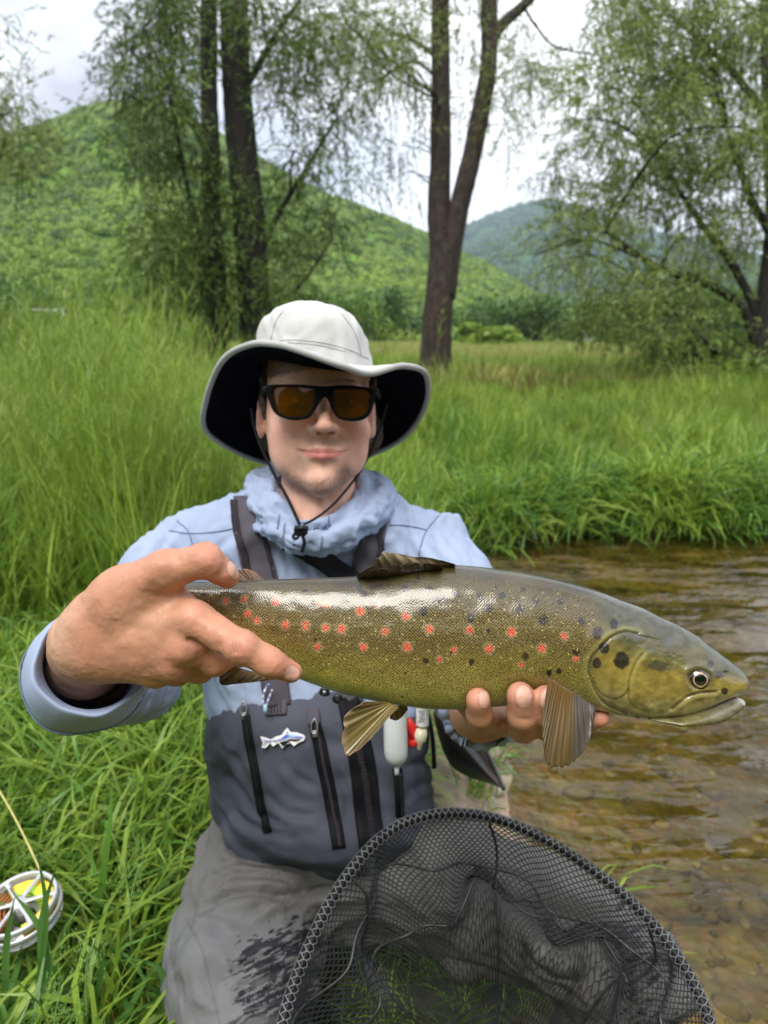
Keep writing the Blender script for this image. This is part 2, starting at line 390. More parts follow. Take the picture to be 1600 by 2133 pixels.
def height(x, y):
    x = np.asarray(x, float); y = np.asarray(y, float); s, a, b = shore_s(x, y)
    p = np.stack([x*.7, y*.7, 0*x], -1).reshape(-1, 3); n = (fbm(p, 3, 5).reshape(x.shape)-.5)
    r = np.hypot(x, y)
    land = .30*ss(3.4, 8.0, y)*ss(30, 10, np.abs(x)*.5) + n*.10*ss(1.0, 4, r) + .35*ss(9, 25, y)*0 + .02
    land = land + ss(40, 160, r)*1.2*(fbm(np.stack([x*.01, y*.01, 0*x], -1).reshape(-1, 3), 2, 9).reshape(x.shape)-.5)
    far = b < a
    wdt = np.where(far, .16, .42)
    bed = WZ-.035-.17*ss(0, .9, s)+n*.03
    t = ss(-wdt, .06, s)
    return land*(1-t)+bed*t
def build_ground():
    def axis(lim, core, st):
        a = list(np.arange(-core, core+1e-6, st)); g = st; x = core
        while x < lim: g *= 1.13; x += g; a.append(x); a.insert(0, -x)
        return np.array(a)
    xs = axis(5000, 4.5, .06); ys = axis(5000, 4.5, .06)+2.6
    X, Y = np.meshgrid(xs, ys, indexing='ij'); Z = height(X, Y)
    v = np.stack([X, Y, Z], -1).reshape(-1, 3); f = gridfaces(len(xs), len(ys))[:, ::-1]
    s, a, b = shore_s(v[:, 0], v[:, 1])
    m, nt, bs, o = newmat('earth_and_gravel'); N = nt.nodes.new; L = nt.links.new
    at = N('ShaderNodeAttribute'); at.attribute_name = 'Col'; tc = N('ShaderNodeTexCoord')
    vo = N('ShaderNodeTexVoronoi'); vo.inputs['Scale'].default_value = 38; n = N('ShaderNodeTexNoise'); n.inputs['Scale'].default_value = 6; n.inputs['Detail'].default_value = 8
    n.inputs['Roughness'].default_value = .7
    L(tc.outputs['Object'], vo.inputs['Vector']); L(tc.outputs['Object'], n.inputs['Vector'])
    cr = N('ShaderNodeValToRGB'); e = cr.color_ramp.elements; e[0].position = .35; e[0].color = (.5, .5, .5, 1); e[1].position = .68; e[1].color = (1.6, 1.5, 1.35, 1)
    L(n.outputs[0], cr.inputs[0]); mm = N('ShaderNodeMix'); mm.data_type = 'RGBA'; mm.blend_type = 'MULTIPLY'; mm.inputs[0].default_value = 1; mm.clamp_result = False
    L(at.outputs['Color'], mm.inputs[6]); L(cr.outputs[0], mm.inputs[7])
    m2 = N('ShaderNodeMix'); m2.data_type = 'RGBA'; m2.blend_type = 'MULTIPLY'; m2.inputs[0].default_value = .55
    hs = N('ShaderNodeHueSaturation'); hs.inputs['Saturation'].default_value = .35; hs.inputs['Value'].default_value = 1.5; L(vo.outputs['Color'], hs.inputs['Color'])
    L(mm.outputs[2], m2.inputs[6]); L(hs.outputs[0], m2.inputs[7]); L(m2.outputs[2], bs.inputs['Base Color']); setp(bs, Roughness=.9)
    bp = N('ShaderNodeBump'); bp.inputs['Distance'].default_value = .012; bp.inputs['Strength'].default_value = .8; L(vo.outputs['Distance'], bp.inputs['Height']); L(bp.outputs[0], bs.inputs['Normal'])
    soil = np.array([.040, .050, .018]); grav = np.array([.25, .21, .155]); bed = np.array([.15, .12, .036])
    t = ss(-.38, -.16, s)[:, None]; u = ss(-.02, .22, s)[:, None]
    t = t*np.where(b < a, .0, 1.0)[:, None]
    far = ss(8, 40, np.hypot(v[:, 0], v[:, 1]))[:, None]
    c = soil*(1-far)+np.array([.11, .15, .035])*far
    c = c*(1-t)+grav*t; c = c*(1-u)+bed*u
    obj('ground', v, f, m, colors=c, kind='structure')
build_ground()
def build_water():
    xs = np.concatenate([np.linspace(.05, 4, 200), np.geomspace(4.05, 120, 60)]); ys = np.concatenate([np.linspace(.0, 4.4, 180), np.geomspace(4.45, 20, 30)])
    X, Y = np.meshgrid(xs, ys, indexing='ij'); p = np.stack([X*5+Y*1.2, Y*11, 0*X], -1).reshape(-1, 3)
    Z = WZ+.0065*(fbm(p, 3, 31)-.5).reshape(X.shape)*2*ss(1.2, 2.6, Y)+.0012*(fbm(p*1.7, 2, 37)-.5).reshape(X.shape)*2
    m, nt, bs, o = newmat('stream_water'); N = nt.nodes.new; L = nt.links.new; nt.nodes.remove(bs)
    tr = N('ShaderNodeBsdfTransparent'); tr.inputs[0].default_value = (.74, .69, .42, 1); gl = N('ShaderNodeBsdfGlossy'); gl.inputs['Roughness'].default_value = .03
    fr = N('ShaderNodeFresnel'); fr.inputs['IOR'].default_value = 1.48; mx = N('ShaderNodeMixShader')
    tc = N('ShaderNodeTexCoord'); mp = N('ShaderNodeMapping'); mp.inputs['Scale'].default_value = (1, 2.3, 1); L(tc.outputs['Object'], mp.inputs[0])
    n = N('ShaderNodeTexNoise'); n.inputs['Scale'].default_value = 5; n.inputs['Detail'].default_value = 3; L(mp.outputs[0], n.inputs['Vector'])
    bp = N('ShaderNodeBump'); bp.inputs['Distance'].default_value = .075; bp.inputs['Strength'].default_value = .85; n2 = N('ShaderNodeTexNoise'); n2.inputs['Scale'].default_value = 1.3; n2.inputs['Detail'].default_value = 2; L(mp.outputs[0], n2.inputs['Vector']); mr = N('ShaderNodeMapRange'); mr.inputs['From Min'].default_value = .38; mr.inputs['From Max'].default_value = .62; mr.inputs['To Min'].default_value = .12; mr.inputs['To Max'].default_value = 1.0; L(n2.outputs[0], mr.inputs[0]); mq = N('ShaderNodeMath'); mq.operation = 'MULTIPLY'; L(n.outputs[0], mq.inputs[0]); L(mr.outputs[0], mq.inputs[1]); L(mq.outputs[0], bp.inputs['Height'])
    L(bp.outputs[0], gl.inputs['Normal']); L(bp.outputs[0], fr.inputs['Normal']); L(fr.outputs[0], mx.inputs[0]); L(tr.outputs[0], mx.inputs[1]); L(gl.outputs[0], mx.inputs[2]); L(mx.outputs[0], o.inputs[0])
    obj('water', np.stack([X.ravel(), Y.ravel(), Z.ravel()], -1), gridfaces(len(xs), len(ys))[:, ::-1], m, kind='structure')
build_water()
def build_pebbles():
    R = np.random.default_rng(5); P = []; C = []
    pal = np.array([[.20, .165, .09], [.14, .105, .04], [.22, .18, .09], [.10, .08, .035], [.27, .24, .16], [.17, .115, .045]])
    ico = ellip((0, 0, 0), (1, 1, 1), 5)
    while len(P) < 2600:
        y = R.uniform(.6, 4.0); x = R.uniform(.1, .4+y*1.05); s, a, b = shore_s(np.array([x]), np.array([y]))
        if s[0] < -.30 or s[0] > 1.6: continue
        if s[0] < -.05 and R.random() < .35: continue
        r = R.lognormal(-5.0, .6); r = min(r, .042)
        z = height(np.array([x]), np.array([y]))[0]
        an = R.uniform(0, 6.28); Rm = np.array([[math.cos(an), -math.sin(an), 0], [math.sin(an), math.cos(an), 0], [0, 0, 1]])
        v = ico[0].copy(); v *= 1+.28*(vnoise(v*1.3+R.uniform(0, 90), 2)[:, None]-.5); v = v*np.array([r*R.uniform(1, 1.6), r, r*R.uniform(.35, .7)]); v = v @ Rm.T+[x, y, z+r*.15]
        P.append((v, ico[1])); c = pal[R.integers(6)]*R.uniform(.7, 1.25)
        if s[0] < -.02: c = c*.5+np.array([.34, .31, .27])*.5
        C.append(np.tile(c, (len(v), 1)))
    v, f = join(P); obj('pebbles', v, f, colmat('pebble_stone', rough=.75, mottle=.2, mscale=90), colors=np.vstack(C), kind='stuff', label='loose pebbles and gravel along the stream edge and on its bed')
build_pebbles()

# ---------------------------------------------------------------- hills
def hill(name, ridge, d0, d1, zb, col, nclump, csize, seed, lab, ccol, pw=1.15):
    R = np.random.default_rng(seed); ridge = np.array(ridge, float); nu, nv = 260, 70
    px = np.linspace(ridge[0, 0], ridge[-1, 0], nu); py = np.interp(px, ridge[:, 0], ridge[:, 1])
    az = np.arctan((px-800)/FPX*1.0/ (CP)); rays = np.array([W(Q(a, b, 1.0))-ORG for a, b in zip(px, py)])
    hd = np.hypot(rays[:, 0], rays[:, 1]); top = rays[:, 2]/hd*d1; di = rays[:, :2]/hd[:, None]
    t = np.linspace(0, 1.6, nv)
    def surf(i, t):     # i: float ridge index
        dx = np.stack([np.interp(i, np.arange(nu), di[:, 0]), np.interp(i, np.arange(nu), di[:, 1])], -1); tp = np.interp(i, np.arange(nu), top)
        dist = d0+(d1-d0)*t; prof = np.where(t < 1, np.clip(t, 0, 1)**pw*(1.0-.12*np.sin(np.pi*np.clip(t, 0, 1))*0), 1-(t-1)**2*.9)
        z = zb+(tp-zb)*prof; p = np.stack([dx[:, 0]*dist, dx[:, 1]*dist, z], -1)
        nz = fbm(np.stack([p[:, 0]/(d1*.09), p[:, 1]/(d1*.09), 0*z], -1), 4, seed)-.5
        p[:, 2] += nz*(tp-zb)*.34*np.clip(np.sin(np.pi*np.clip(t, 0, 1)), 0, 1); return p
    I, T = np.meshgrid(np.arange(nu), t, indexing='ij'); v = surf(I.ravel().astype(float), T.ravel())
    m = simple(name+'_ground', col, rough=.95, var=.3, scale=.05, spec=.1)
    obj(name, v, gridfaces(nu, nv), m, kind='structure')
    n = nclump; i = R.uniform(0, nu-1, n); tt = 1.06*R.random(n)**.75; p = surf(i, tt)
    instances(name+'_forest', p, ccol, csize, R, lab)
def crown_mesh(seed, nl=230, leaf=.27):
    R = np.random.default_rng(seed); d = R.normal(size=(nl, 3)); d /= np.linalg.norm(d, axis=1)[:, None]; d[:, 2] = np.abs(d[:, 2])*1.0-.25
    lump = 1+.75*(vnoise(d*2.1+seed*7, seed)-.5)
    c = d*(R.uniform(.72, 1.0, nl)*lump)[:, None]*[1, 1, .9]; a = R.normal(size=(nl, 3)); a /= np.linalg.norm(a, axis=1)[:, None]
    nrm = d+.55*a; nrm /= np.linalg.norm(nrm, axis=1)[:, None]; u = np.cross(nrm, [0, 0, 1.]); u /= np.linalg.norm(u, axis=1)[:, None]+1e-9; w_ = np.cross(nrm, u)
    s = leaf*R.uniform(.6, 1.1, nl)[:, None]
    v = np.stack([c-u*s*.5-w_*s*.2, c+w_*s*.5-u*.1*s, c+u*s*.5+w_*.1*s, c-w_*s*.5], 1).reshape(-1, 3); f = np.arange(nl*4).reshape(-1, 4)
    e = ellip((0, 0, .05), (.62, .62, .6), 7); e = (e[0]*(1+.2*(vnoise(e[0]*2.5, seed)-.5))[:, None], e[1])
    return join([(v, [f]), e])
def instances(name, pts, mats, size, R, lab, makers=None, smin=.6, smax=1.3, tilt=.12, **kw):
    """points object whose geometry nodes set one of several source meshes on each point"""
    coll = bpy.data.collections.new(name+'_sources'); 
    makers = makers or [crown_mesh(s) for s in (1, 2, 3, 4, 5)]
    k = 0
    for j, mt in enumerate(mats):
        for v, f in makers:
            me = mesh(name+'_piece', v, f if isinstance(f, list) else [f], smooth=False); me.materials.append(mt)
            coll.objects.link(bpy.data.objects.new(name+'_piece', me)); k += 1
    n = len(pts); me = bpy.data.meshes.new(name); off = np.array([pts[:, 0].mean(), pts[:, 1].mean(), pts[:, 2].min()])
    me.vertices.add(n); me.vertices.foreach_set('co', (pts-off).astype(np.float32).ravel())
    rot = np.stack([R.normal(0, tilt, n), R.normal(0, tilt, n), R.uniform(0, 6.283, n)], -1).astype(np.float32)
    sz = np.asarray(size)*R.uniform(smin, smax, n); s3 = np.stack([sz*R.uniform(.85, 1.15, n), sz*R.uniform(.85, 1.15, n), sz*R.uniform(.85, 1.2, n)], -1).astype(np.float32)
    for nm, arr in (('rot', rot), ('scl', s3)): a = me.attributes.new(nm, 'FLOAT_VECTOR', 'POINT'); a.data.foreach_set('vector', arr.ravel())
    idx = kw.pop('pick', None); idx = R.integers(0, k, n) if idx is None else idx
    a = me.attributes.new('pick', 'INT', 'POINT'); a.data.foreach_set('value', idx.astype(np.int32))
    o = bpy.data.objects.new(name, me); COL.objects.link(o); o.location = tuple(off)
    ng = bpy.data.node_groups.new(name+'_nodes', 'GeometryNodeTree'); ng.interface.new_socket('Geometry', in_out='INPUT', socket_type='NodeSocketGeometry'); ng.interface.new_socket('Geometry', in_out='OUTPUT', socket_type='NodeSocketGeometry')
    N = ng.nodes.new; L = ng.links.new; gi = N('NodeGroupInput'); go = N('NodeGroupOutput'); iop = N('GeometryNodeInstanceOnPoints'); ci = N('GeometryNodeCollectionInfo')
    ci.inputs['Collection'].default_value = coll; ci.inputs['Separate Children'].default_value = True; ci.inputs['Reset Children'].default_value = True
    iop.inputs['Pick Instance'].default_value = True
    for nm, ty, so in (('rot', 'FLOAT_VECTOR', 'Rotation'), ('scl', 'FLOAT_VECTOR', 'Scale'), ('pick', 'INT', 'Instance Index')):
        na = N('GeometryNodeInputNamedAttribute'); na.data_type = ty; na.inputs[0].default_value = nm; L(na.outputs['Attribute'], iop.inputs[so])
    L(gi.outputs[0], iop.inputs['Points']); L(ci.outputs[0], iop.inputs['Instance']); L(iop.outputs[0], go.inputs[0])
    md = o.modifiers.new('scatter', 'NODES'); md.node_group = ng
    return props(o, label=lab, kind='stuff', **kw)
def fol(name, c1, c2, **k): return leafmat(name, c1, c2, **k)
HM = [fol('forest_a', (.11, .18, .02), (.28, .40, .045), scale=.03, trans=.25), fol('forest_b', (.06, .12, .02), (.15, .25, .03), scale=.03, trans=.2), fol('forest_c', (.14, .23, .025), (.26, .37, .05), scale=.03, trans=.25)]
HD = [fol('forest_far', (.04, .09, .025), (.08, .15, .03), scale=.01, trans=.2)]
hill('hill', [(-1500, 420), (-700, 380), (-200, 320), (0, 290), (60, 265), (130, 243), (180, 222), (250, 208), (320, 215), (400, 250), (480, 290), (560, 340), (640, 385), (740, 425), (830, 460), (900, 492), (960, 528), (1040, 562), (1100, 600), (1160, 645), (1220, 690), (1290, 716)],
     110, 420, 0.2, (.10, .19, .03), 27000, 2.15, 3, 'bright green deciduous woodland covering the near hillside', HM, pw=1.0)
hill('distant_hill', [(700, 600), (800, 560), (880, 520), (960, 487), (1010, 462), (1070, 438), (1130, 427), (1190, 433), (1260, 455), (1330, 480), (1400, 500), (1500, 520), (1600, 545), (1800, 570), (2300, 600), (3200, 600)],
     700, 2100, 0.2, (.045, .09, .03), 9000, 16, 8, 'dark woodland covering the distant blue hill', HD, pw=.95)
hill('valley_hill', [(1020, 700), (1090, 660), (1150, 625), (1230, 600), (1330, 580), (1450, 570), (1600, 560), (1900, 560), (2600, 600)],
     300, 900, 0.2, (.06, .12, .03), 5000, 7, 12, 'green woodland on the low slope at the foot of the distant hill', [HM[1], HD[0]], pw=1.0)

def sky_block_hill():        # unseen slope added behind the camera to block low sky and darken reflections
    R = np.random.default_rng(4); az = np.linspace(math.radians(112), math.radians(248), 120); t = np.linspace(0, 1.5, 30); A, T = np.meshgrid(az, t, indexing='ij')
    el = .76+.10*np.sin(A*5)+.05*np.sin(A*13+1); dist = 25+150*T; top = el*175*np.clip(np.sin((A-az[0])/(az[-1]-az[0])*np.pi)*2.2, 0, 1)
    Z = top*np.where(T < 1, T**.8, 1-(T-1)**2*.6); v = np.stack([np.sin(A)*dist, np.cos(A)*dist, Z], -1).reshape(-1, 3); v[:, 2] += (fbm(v/18, 4, 5)-.5)*9*ss(0, .2, T.ravel())
    obj('hill', v, gridfaces(120, 30)[:, ::-1], simple('sky_block_slope', (.045, .085, .02), rough=.95, var=.4, scale=.25, spec=.1), kind='structure')
sky_block_hill()
# ---------------------------------------------------------------- haze
def build_haze():
    v, f = box((0, 1450, 228), (5200, 4500, 470)); m = bpy.data.materials.new('haze_air'); m.use_nodes = True; nt = m.node_tree; nt.nodes.clear()
    o = nt.nodes.new('ShaderNodeOutputMaterial'); p = nt.nodes.new('ShaderNodeVolumePrincipled'); p.inputs['Density'].default_value = HAZE
    p.inputs['Color'].default_value = (.62, .78, 1.0, 1); nt.links.new(p.outputs[0], o.inputs['Volume'])
    obj('haze', v, f, m, smooth=False, kind='stuff', label='pale blue haze in the valley air')
HAZE = .00025
build_haze()

# ---------------------------------------------------------------- grass
def blade(R, L_, w_, bend, seg=4, az=None, lean=None):
    az = R.uniform(0, 6.283) if az is None else az; t = np.linspace(0, 1, seg+1); lean = R.uniform(.05, .5) if lean is None else lean
    an = lean+bend*t**1.3; dx = np.concatenate([[0], np.cumsum(np.sin(an[:-1]))])*L_/seg; dz = np.concatenate([[0], np.cumsum(np.cos(an[:-1]))])*L_/seg
    h = np.array([math.cos(az), math.sin(az)]); sd_ = np.array([-h[1], h[0]]); tw = R.uniform(-.6, .6)
    wd = w_*.5*np.where(t < .35, .75+.7*t, 1.0)*np.clip(1-((t-.35).clip(0)/.65)**2.2, 0.03, 1)
    c = np.stack([h[0]*dx, h[1]*dx, dz], -1); s = np.stack([sd_[0]+0*t, sd_[1]+0*t, tw*t], -1)
    v = np.empty((2*(seg+1), 3)); v[0::2] = c-s*wd[:, None]; v[1::2] = c+s*wd[:, None]
    i = np.arange(seg)*2; return v, [np.stack([i, i+1, i+3, i+2], -1)]
def tuft(seed, n, L0, L1, w_, spread, bend=(.6, 1.9), lean=(.05, .7), heads=0):
    R = np.random.default_rng(seed); P = []
    for q in range(n):
        v, f = blade(R, R.uniform(L0, L1), w_*R.uniform(.6, 1.3), R.uniform(*bend), 4, lean=R.uniform(*lean)); a = R.uniform(0, 6.28); r = spread*math.sqrt(R.random())
        P.append((v+[r*math.cos(a), r*math.sin(a), -.01], f))
    for q in range(heads):                                   # flowering stems with a loose panicle
        Lh = L1*R.uniform(1.1, 1.6); v, f = blade(R, Lh, w_*.28, R.uniform(.1, .7), 6, lean=R.uniform(.02, .3)); o = np.array([R.uniform(-spread, spread), R.uniform(-spread, spread), 0]); P.append((v+o, f))
        for e in range(16):
            t = R.uniform(.72, 1.0); c = np.array([np.interp(t, np.linspace(0, 1, 7), v[0::2, k]) for k in range(3)])+o; b, bf = blade(R, Lh*.05*(1.4-t)*3, w_*.38, .3, 2, lean=R.uniform(.3, 1.2)); P.append((b+c, bf))
    return join(P)
def scatter_pts(n, R, reg, dens):
    out = []; c = 0
    while c < n:
        p = R.uniform(0, 1, (n, 2)); x, y = reg(p); k = R.random(n) < dens(x, y); out.append(np.stack([x[k], y[k]], -1)); c += k.sum()
        if len(out) > 60: break
    q = np.vstack(out)[:n]; return np.column_stack([q, height(q[:, 0], q[:, 1])])
GM = [leafmat('grass_green', (.09, .175, .015), (.27, .41, .05), scale=1.4, trans=.38, rough=.42), leafmat('grass_yellow', (.16, .26, .028), (.40, .52, .09), scale=1.4, trans=.38, rough=.45), leafmat('grass_deep', (.045, .14, .02), (.14, .29, .04), scale=2.2, trans=.3, rough=.4), leafmat('grass_straw', (.20, .20, .05), (.40, .36, .13), scale=3, trans=.25)]
def patch(x, y, s, f=1.0): return vnoise(np.stack([x*f, y*f, 0*x], -1), s)
RC = GR(47, 1886, .15)
def build_grass():
    R = np.random.default_rng(11)
    near = [tuft(s, 16, .07, .20, .0052, .05, bend=(.9, 2.3), lean=(.3, 1.1)) for s in range(5)]+[tuft(30+s, 13, .10, .23, .0065, .05, bend=(.9, 2.3), lean=(.2, 1.0)) for s in range(3)]
    def body(x, y):   # keep tall blades out of the figure
        return ((x > -.36) & (x < .35) & (y > .42) & (y < 1.35))
    def d1(x, y):
        s, a, b = shore_s(x, y); rl = np.hypot((x-RC[0])/.062, (y-RC[1]+.012)/.075) < 1; ln = (np.abs(x-RC[0]*y/RC[1]) < .055) & (y < RC[1]) & (y > RC[1]-.16); return np.where(s > -.36, np.where((s < -.12), .03, 0), 1.0)*np.where(body(x, y) & (x > -.27) & (x < -.05) & (y > .5), 0, 1)*np.where(body(x, y) & (x > -.2), .4, 1)*np.where(rl, 0, 1)*np.where(ln, .12, 1)
    p = scatter_pts(15000, R, lambda q: (-2.6+q[:, 0]*3.8, .25+q[:, 1]*2.9), d1)
    k = len(near); n = len(p); mi = R.choice(3, n, p=[.6, .15, .25]); ht = np.where(patch(p[:, 0], p[:, 1], 3, 1.3)+.05*p[:, 1] > .52, 0, 0)
    nb = body(p[:, 0], p[:, 1]); sz = np.where(nb, .45, .95)*(.8+.5*patch(p[:, 0], p[:, 1], 8, 2.0))
    sub = R.integers(0, k, n); sub = np.where(nb, sub % 5, sub)
    instances('grass', p, GM[:3], sz, R, 'short lush green grass covering the near bank', near, .75, 1.25, .3, pick=mi*k+sub)
    # knee high grass of the middle distance
    mid = [tuft(50+s, 22, .20, .48, .0072, .10, bend=(.3, 1.5), lean=(.02, .5), heads=1 if s % 2 else 0) for s in range(6)]
    def d2(x, y):
        s, a, b = shore_s(x, y); return np.where(s > np.where(b < a, -.05, -.22), 0, 1.0)*np.where((y < 2.1) & (x > -.9-.2*y), 0, 1)*ss(1.4, 2.2, y+.5*np.clip(-x-1, 0, 2))
    p = scatter_pts(11000, R, lambda q: ((q[:, 0]-.5)*2*(1.2+.85*(1.4+8.6*q[:, 1]**1.25)), 1.4+8.6*q[:, 1]**1.25), d2)
    n = len(p); mi = np.where(R.random(n) < ss(3.2, 6.5, p[:, 1])*.5, 1, R.choice(3, n, p=[.5, .3, .2])); s, a, b = shore_s(p[:, 0], p[:, 1]); edge = np.exp(-np.clip(-s, 0, 9)/.5)*(p[:, 1] > 3)
    sz = (.42+.80*patch(p[:, 0], p[:, 1], 12, 1.3))*(1-.35*edge); mi = np.where(R.random(n) < edge*.5, 2, mi)
    sz *= np.where(p[:, 0] > .2, .72, 1.0)
    instances('meadow_grass', p, GM[:3], sz, R, 'long meadow grass standing behind the angler and on the far bank', mid, .7, 1.25, .15, pick=mi*len(mid)+R.integers(0, len(mid), n))
    # grass hanging over the edge of the far bank
    hang = [tuft(150+s, 26, .16, .40, .0075, .09, bend=(1.2, 2.6), lean=(.2, 1.2)) for s in range(4)]
    q = R.uniform(.2, 5.2, 900); yb = np.interp(q, _fb[:, 0], _fb[:, 1])+np.where(q > _fb[-1, 0], (q-_fb[-1, 0])*.10, 0)+R.uniform(-.02, .45, 900); s, a, b = shore_s(q, yb); k_ = s < .03; q, yb = q[k_], yb[k_]
    p = np.column_stack([q, yb, height(q, yb)+.01]); n = len(p); mi = R.choice(3, n, p=[.45, .25, .3]); instances('bank_grass', p, GM[:3], .75+.5*patch(p[:, 0], p[:, 1], 44, 2.5), R, 'dark lush grass hanging over the far bank of the stream', hang, .6, 1.25, .25, pick=mi*4+R.integers(0, 4, n))
    # tall stand at left
    tall = [tuft(80+s, 18, .5, 1.0, .0085, .12, bend=(.15, 1.0), lean=(.0, .25), heads=4) for s in range(5)]
    def d3(x, y):
        X = x/np.maximum(y, .1); return np.exp(-((X+.42)/.18)**2)*ss(2.0, 2.7, y)+.25*ss(-.15, -.4, X)*ss(2.4, 3.2, y)
    p = scatter_pts(900, R, lambda q: (-4.5+q[:, 0]*4.4, 2.0+q[:, 1]*3.2), d3); n = len(p); mi = R.choice([0, 1, 3], n, p=[.5, .42, .08])
    sz = .47+.33*np.exp(-((p[:, 0]/p[:, 1]+.40)/.10)**2)
    instances('tall_grass', p, GM, sz, R, 'stand of tall seeding grass at the left behind the angler', tall, .7, 1.15, .08, pick=mi*5+R.integers(0, 5, n))
    # far meadow
    farm = [tuft(110+s, 22, .35, .75, .022, .45, bend=(.2, 1.0), lean=(.0, .4)) for s in range(4)]
    p = scatter_pts(9000, R, lambda q: ((q[:, 0]-.5)*2*(2+.8*(8+62*q[:, 1]**1.7)), 8+62*q[:, 1]**1.7), lambda x, y: 0*x+1.0); n = len(p)
    yl = patch(p[:, 0], p[:, 1], 21, .15)+.004*p[:, 1]; mi = np.where(yl+R.normal(0, .15, n) > .60, 3, R.choice([0, 1], n, p=[.35, .65]))
    instances('field_grass', p, GM, .5+0*yl, R, 'pale yellow green grass of the field reaching to the foot of the hill', farm, .6, 1.2, .1, pick=mi*4+R.integers(0, 4, n))
build_grass()
# ---------------------------------------------------------------- trees
def barkmat(name, c1, c2):
    m, nt, b, o = newmat(name); N = nt.nodes.new; L = nt.links.new; tc = N('ShaderNodeTexCoord'); mp = N('ShaderNodeMapping'); mp.inputs['Scale'].default_value = (1, 1, .22)
    L(tc.outputs['Object'], mp.inputs[0]); n = N('ShaderNodeTexNoise'); n.inputs['Scale'].default_value = 22; n.inputs['Detail'].default_value = 8; n.inputs['Roughness'].default_value = .7; L(mp.outputs[0], n.inputs['Vector'])
    r = N('ShaderNodeValToRGB'); r.color_ramp.elements[0].position = .38; r.color_ramp.elements[0].color = (*c1, 1); r.color_ramp.elements[1].position = .65; r.color_ramp.elements[1].color = (*c2, 1)
    L(n.outputs[0], r.inputs[0]); L(r.outputs[0], b.inputs['Base Color']); setp(b, Roughness=.92)
    bp = N('ShaderNodeBump'); bp.inputs['Distance'].default_value = .05; bp.inputs['Strength'].default_value = .9; L(n.outputs[0], bp.inputs['Height']); L(bp.outputs[0], b.inputs['Normal']); return m
BARK = barkmat('willow_bark', (.016, .012, .010), (.085, .060, .048)); BARKD = barkmat('dark_bark', (.006, .006, .005), (.030, .026, .021))
WL = [leafmat('willow_leaf', (.13, .19, .04), (.32, .41, .11), scale=.9, trans=.33), leafmat('willow_leaf_grey', (.08, .13, .045), (.19, .25, .10), scale=.9, trans=.33), leafmat('willow_leaf_dark', (.05, .10, .018), (.16, .25, .045), scale=.9, trans=.3)]
def foliage(clusters, R, ll, lw, per=11, tw=.42, droop=.6):
    """willow twigs: each a thin stem with narrow leaves along it"""
    LV, TW = [], []
    for (c, r, n) in clusters:
        u = R.normal(size=(n, 3)); u /= np.linalg.norm(u, axis=1)[:, None]; s = c+u*(R.random(n)**.45)[:, None]*r
        d = u*.7+R.normal(0, .45, (n, 3)); d[:, 2] -= droop*R.uniform(.2, 1, n); d /= np.linalg.norm(d, axis=1)[:, None]; L_ = tw*R.uniform(.5, 1.3, n)
        t = np.linspace(0, 1, 4); sag = np.array([0, 0, -.25])
        pts = s[:, None]+d[:, None]*L_[:, None, None]*t[None, :, None]+sag*(t**2)[None, :, None]*L_[:, None, None]
        e = np.cross(d, [0, 0, 1.]); e /= np.linalg.norm(e, axis=1)[:, None]+1e-9; wv = e*.0022
        q = np.concatenate([pts-wv[:, None], pts+wv[:, None]], 1); b = np.arange(n)[:, None]*8; j = np.arange(3)
        TW.append((q.reshape(-1, 3), [np.stack([b+j, b+j+1, b+j+5, b+j+4], -1).reshape(-1, 4)]))
        tt = np.linspace(.08, 1, per)[None]+R.normal(0, .03, (n, per)); k = np.clip(tt*3, 0, 2.999); i = k.astype(int); fr = (k-i)[..., None]; a = np.arange(n)[:, None]
        p = pts[a, i]*(1-fr)+pts[a, i+1]*fr; ld = d[:, None]*.8+R.normal(0, .55, (n, per, 3)); ld[..., 2] -= .25; ld /= np.linalg.norm(ld, axis=2)[..., None]
        sd_ = np.cross(ld, R.normal(size=(n, per, 3))); sd_ /= np.linalg.norm(sd_, axis=2)[..., None]+1e-9; l = ll*R.uniform(.6, 1.25, (n, per, 1)); wdt = lw*R.uniform(.7, 1.2, (n, per, 1))
        v = np.stack([p, p+ld*l*.45+sd_*wdt*.5, p+ld*l+[0, 0, -.1]*l, p+ld*l*.45-sd_*wdt*.5], 2).reshape(-1, 3); LV.append((v, [np.arange(len(v)).reshape(-1, 4)]))
    return join(LV), join(TW)
def limb(pts, r0, r1, n=24, sides=10, wob=.02, seed=0):
    p = spline(pts, n); p = p+(np.stack([vnoise(p*1.7+5, seed+1), vnoise(p*1.7+9, seed+2), 0*p[:, 0]+.5], -1)-.5)*wob*2; return tube(p, np.linspace(1, 0, n)**.8*(r0-r1)+r1, sides)
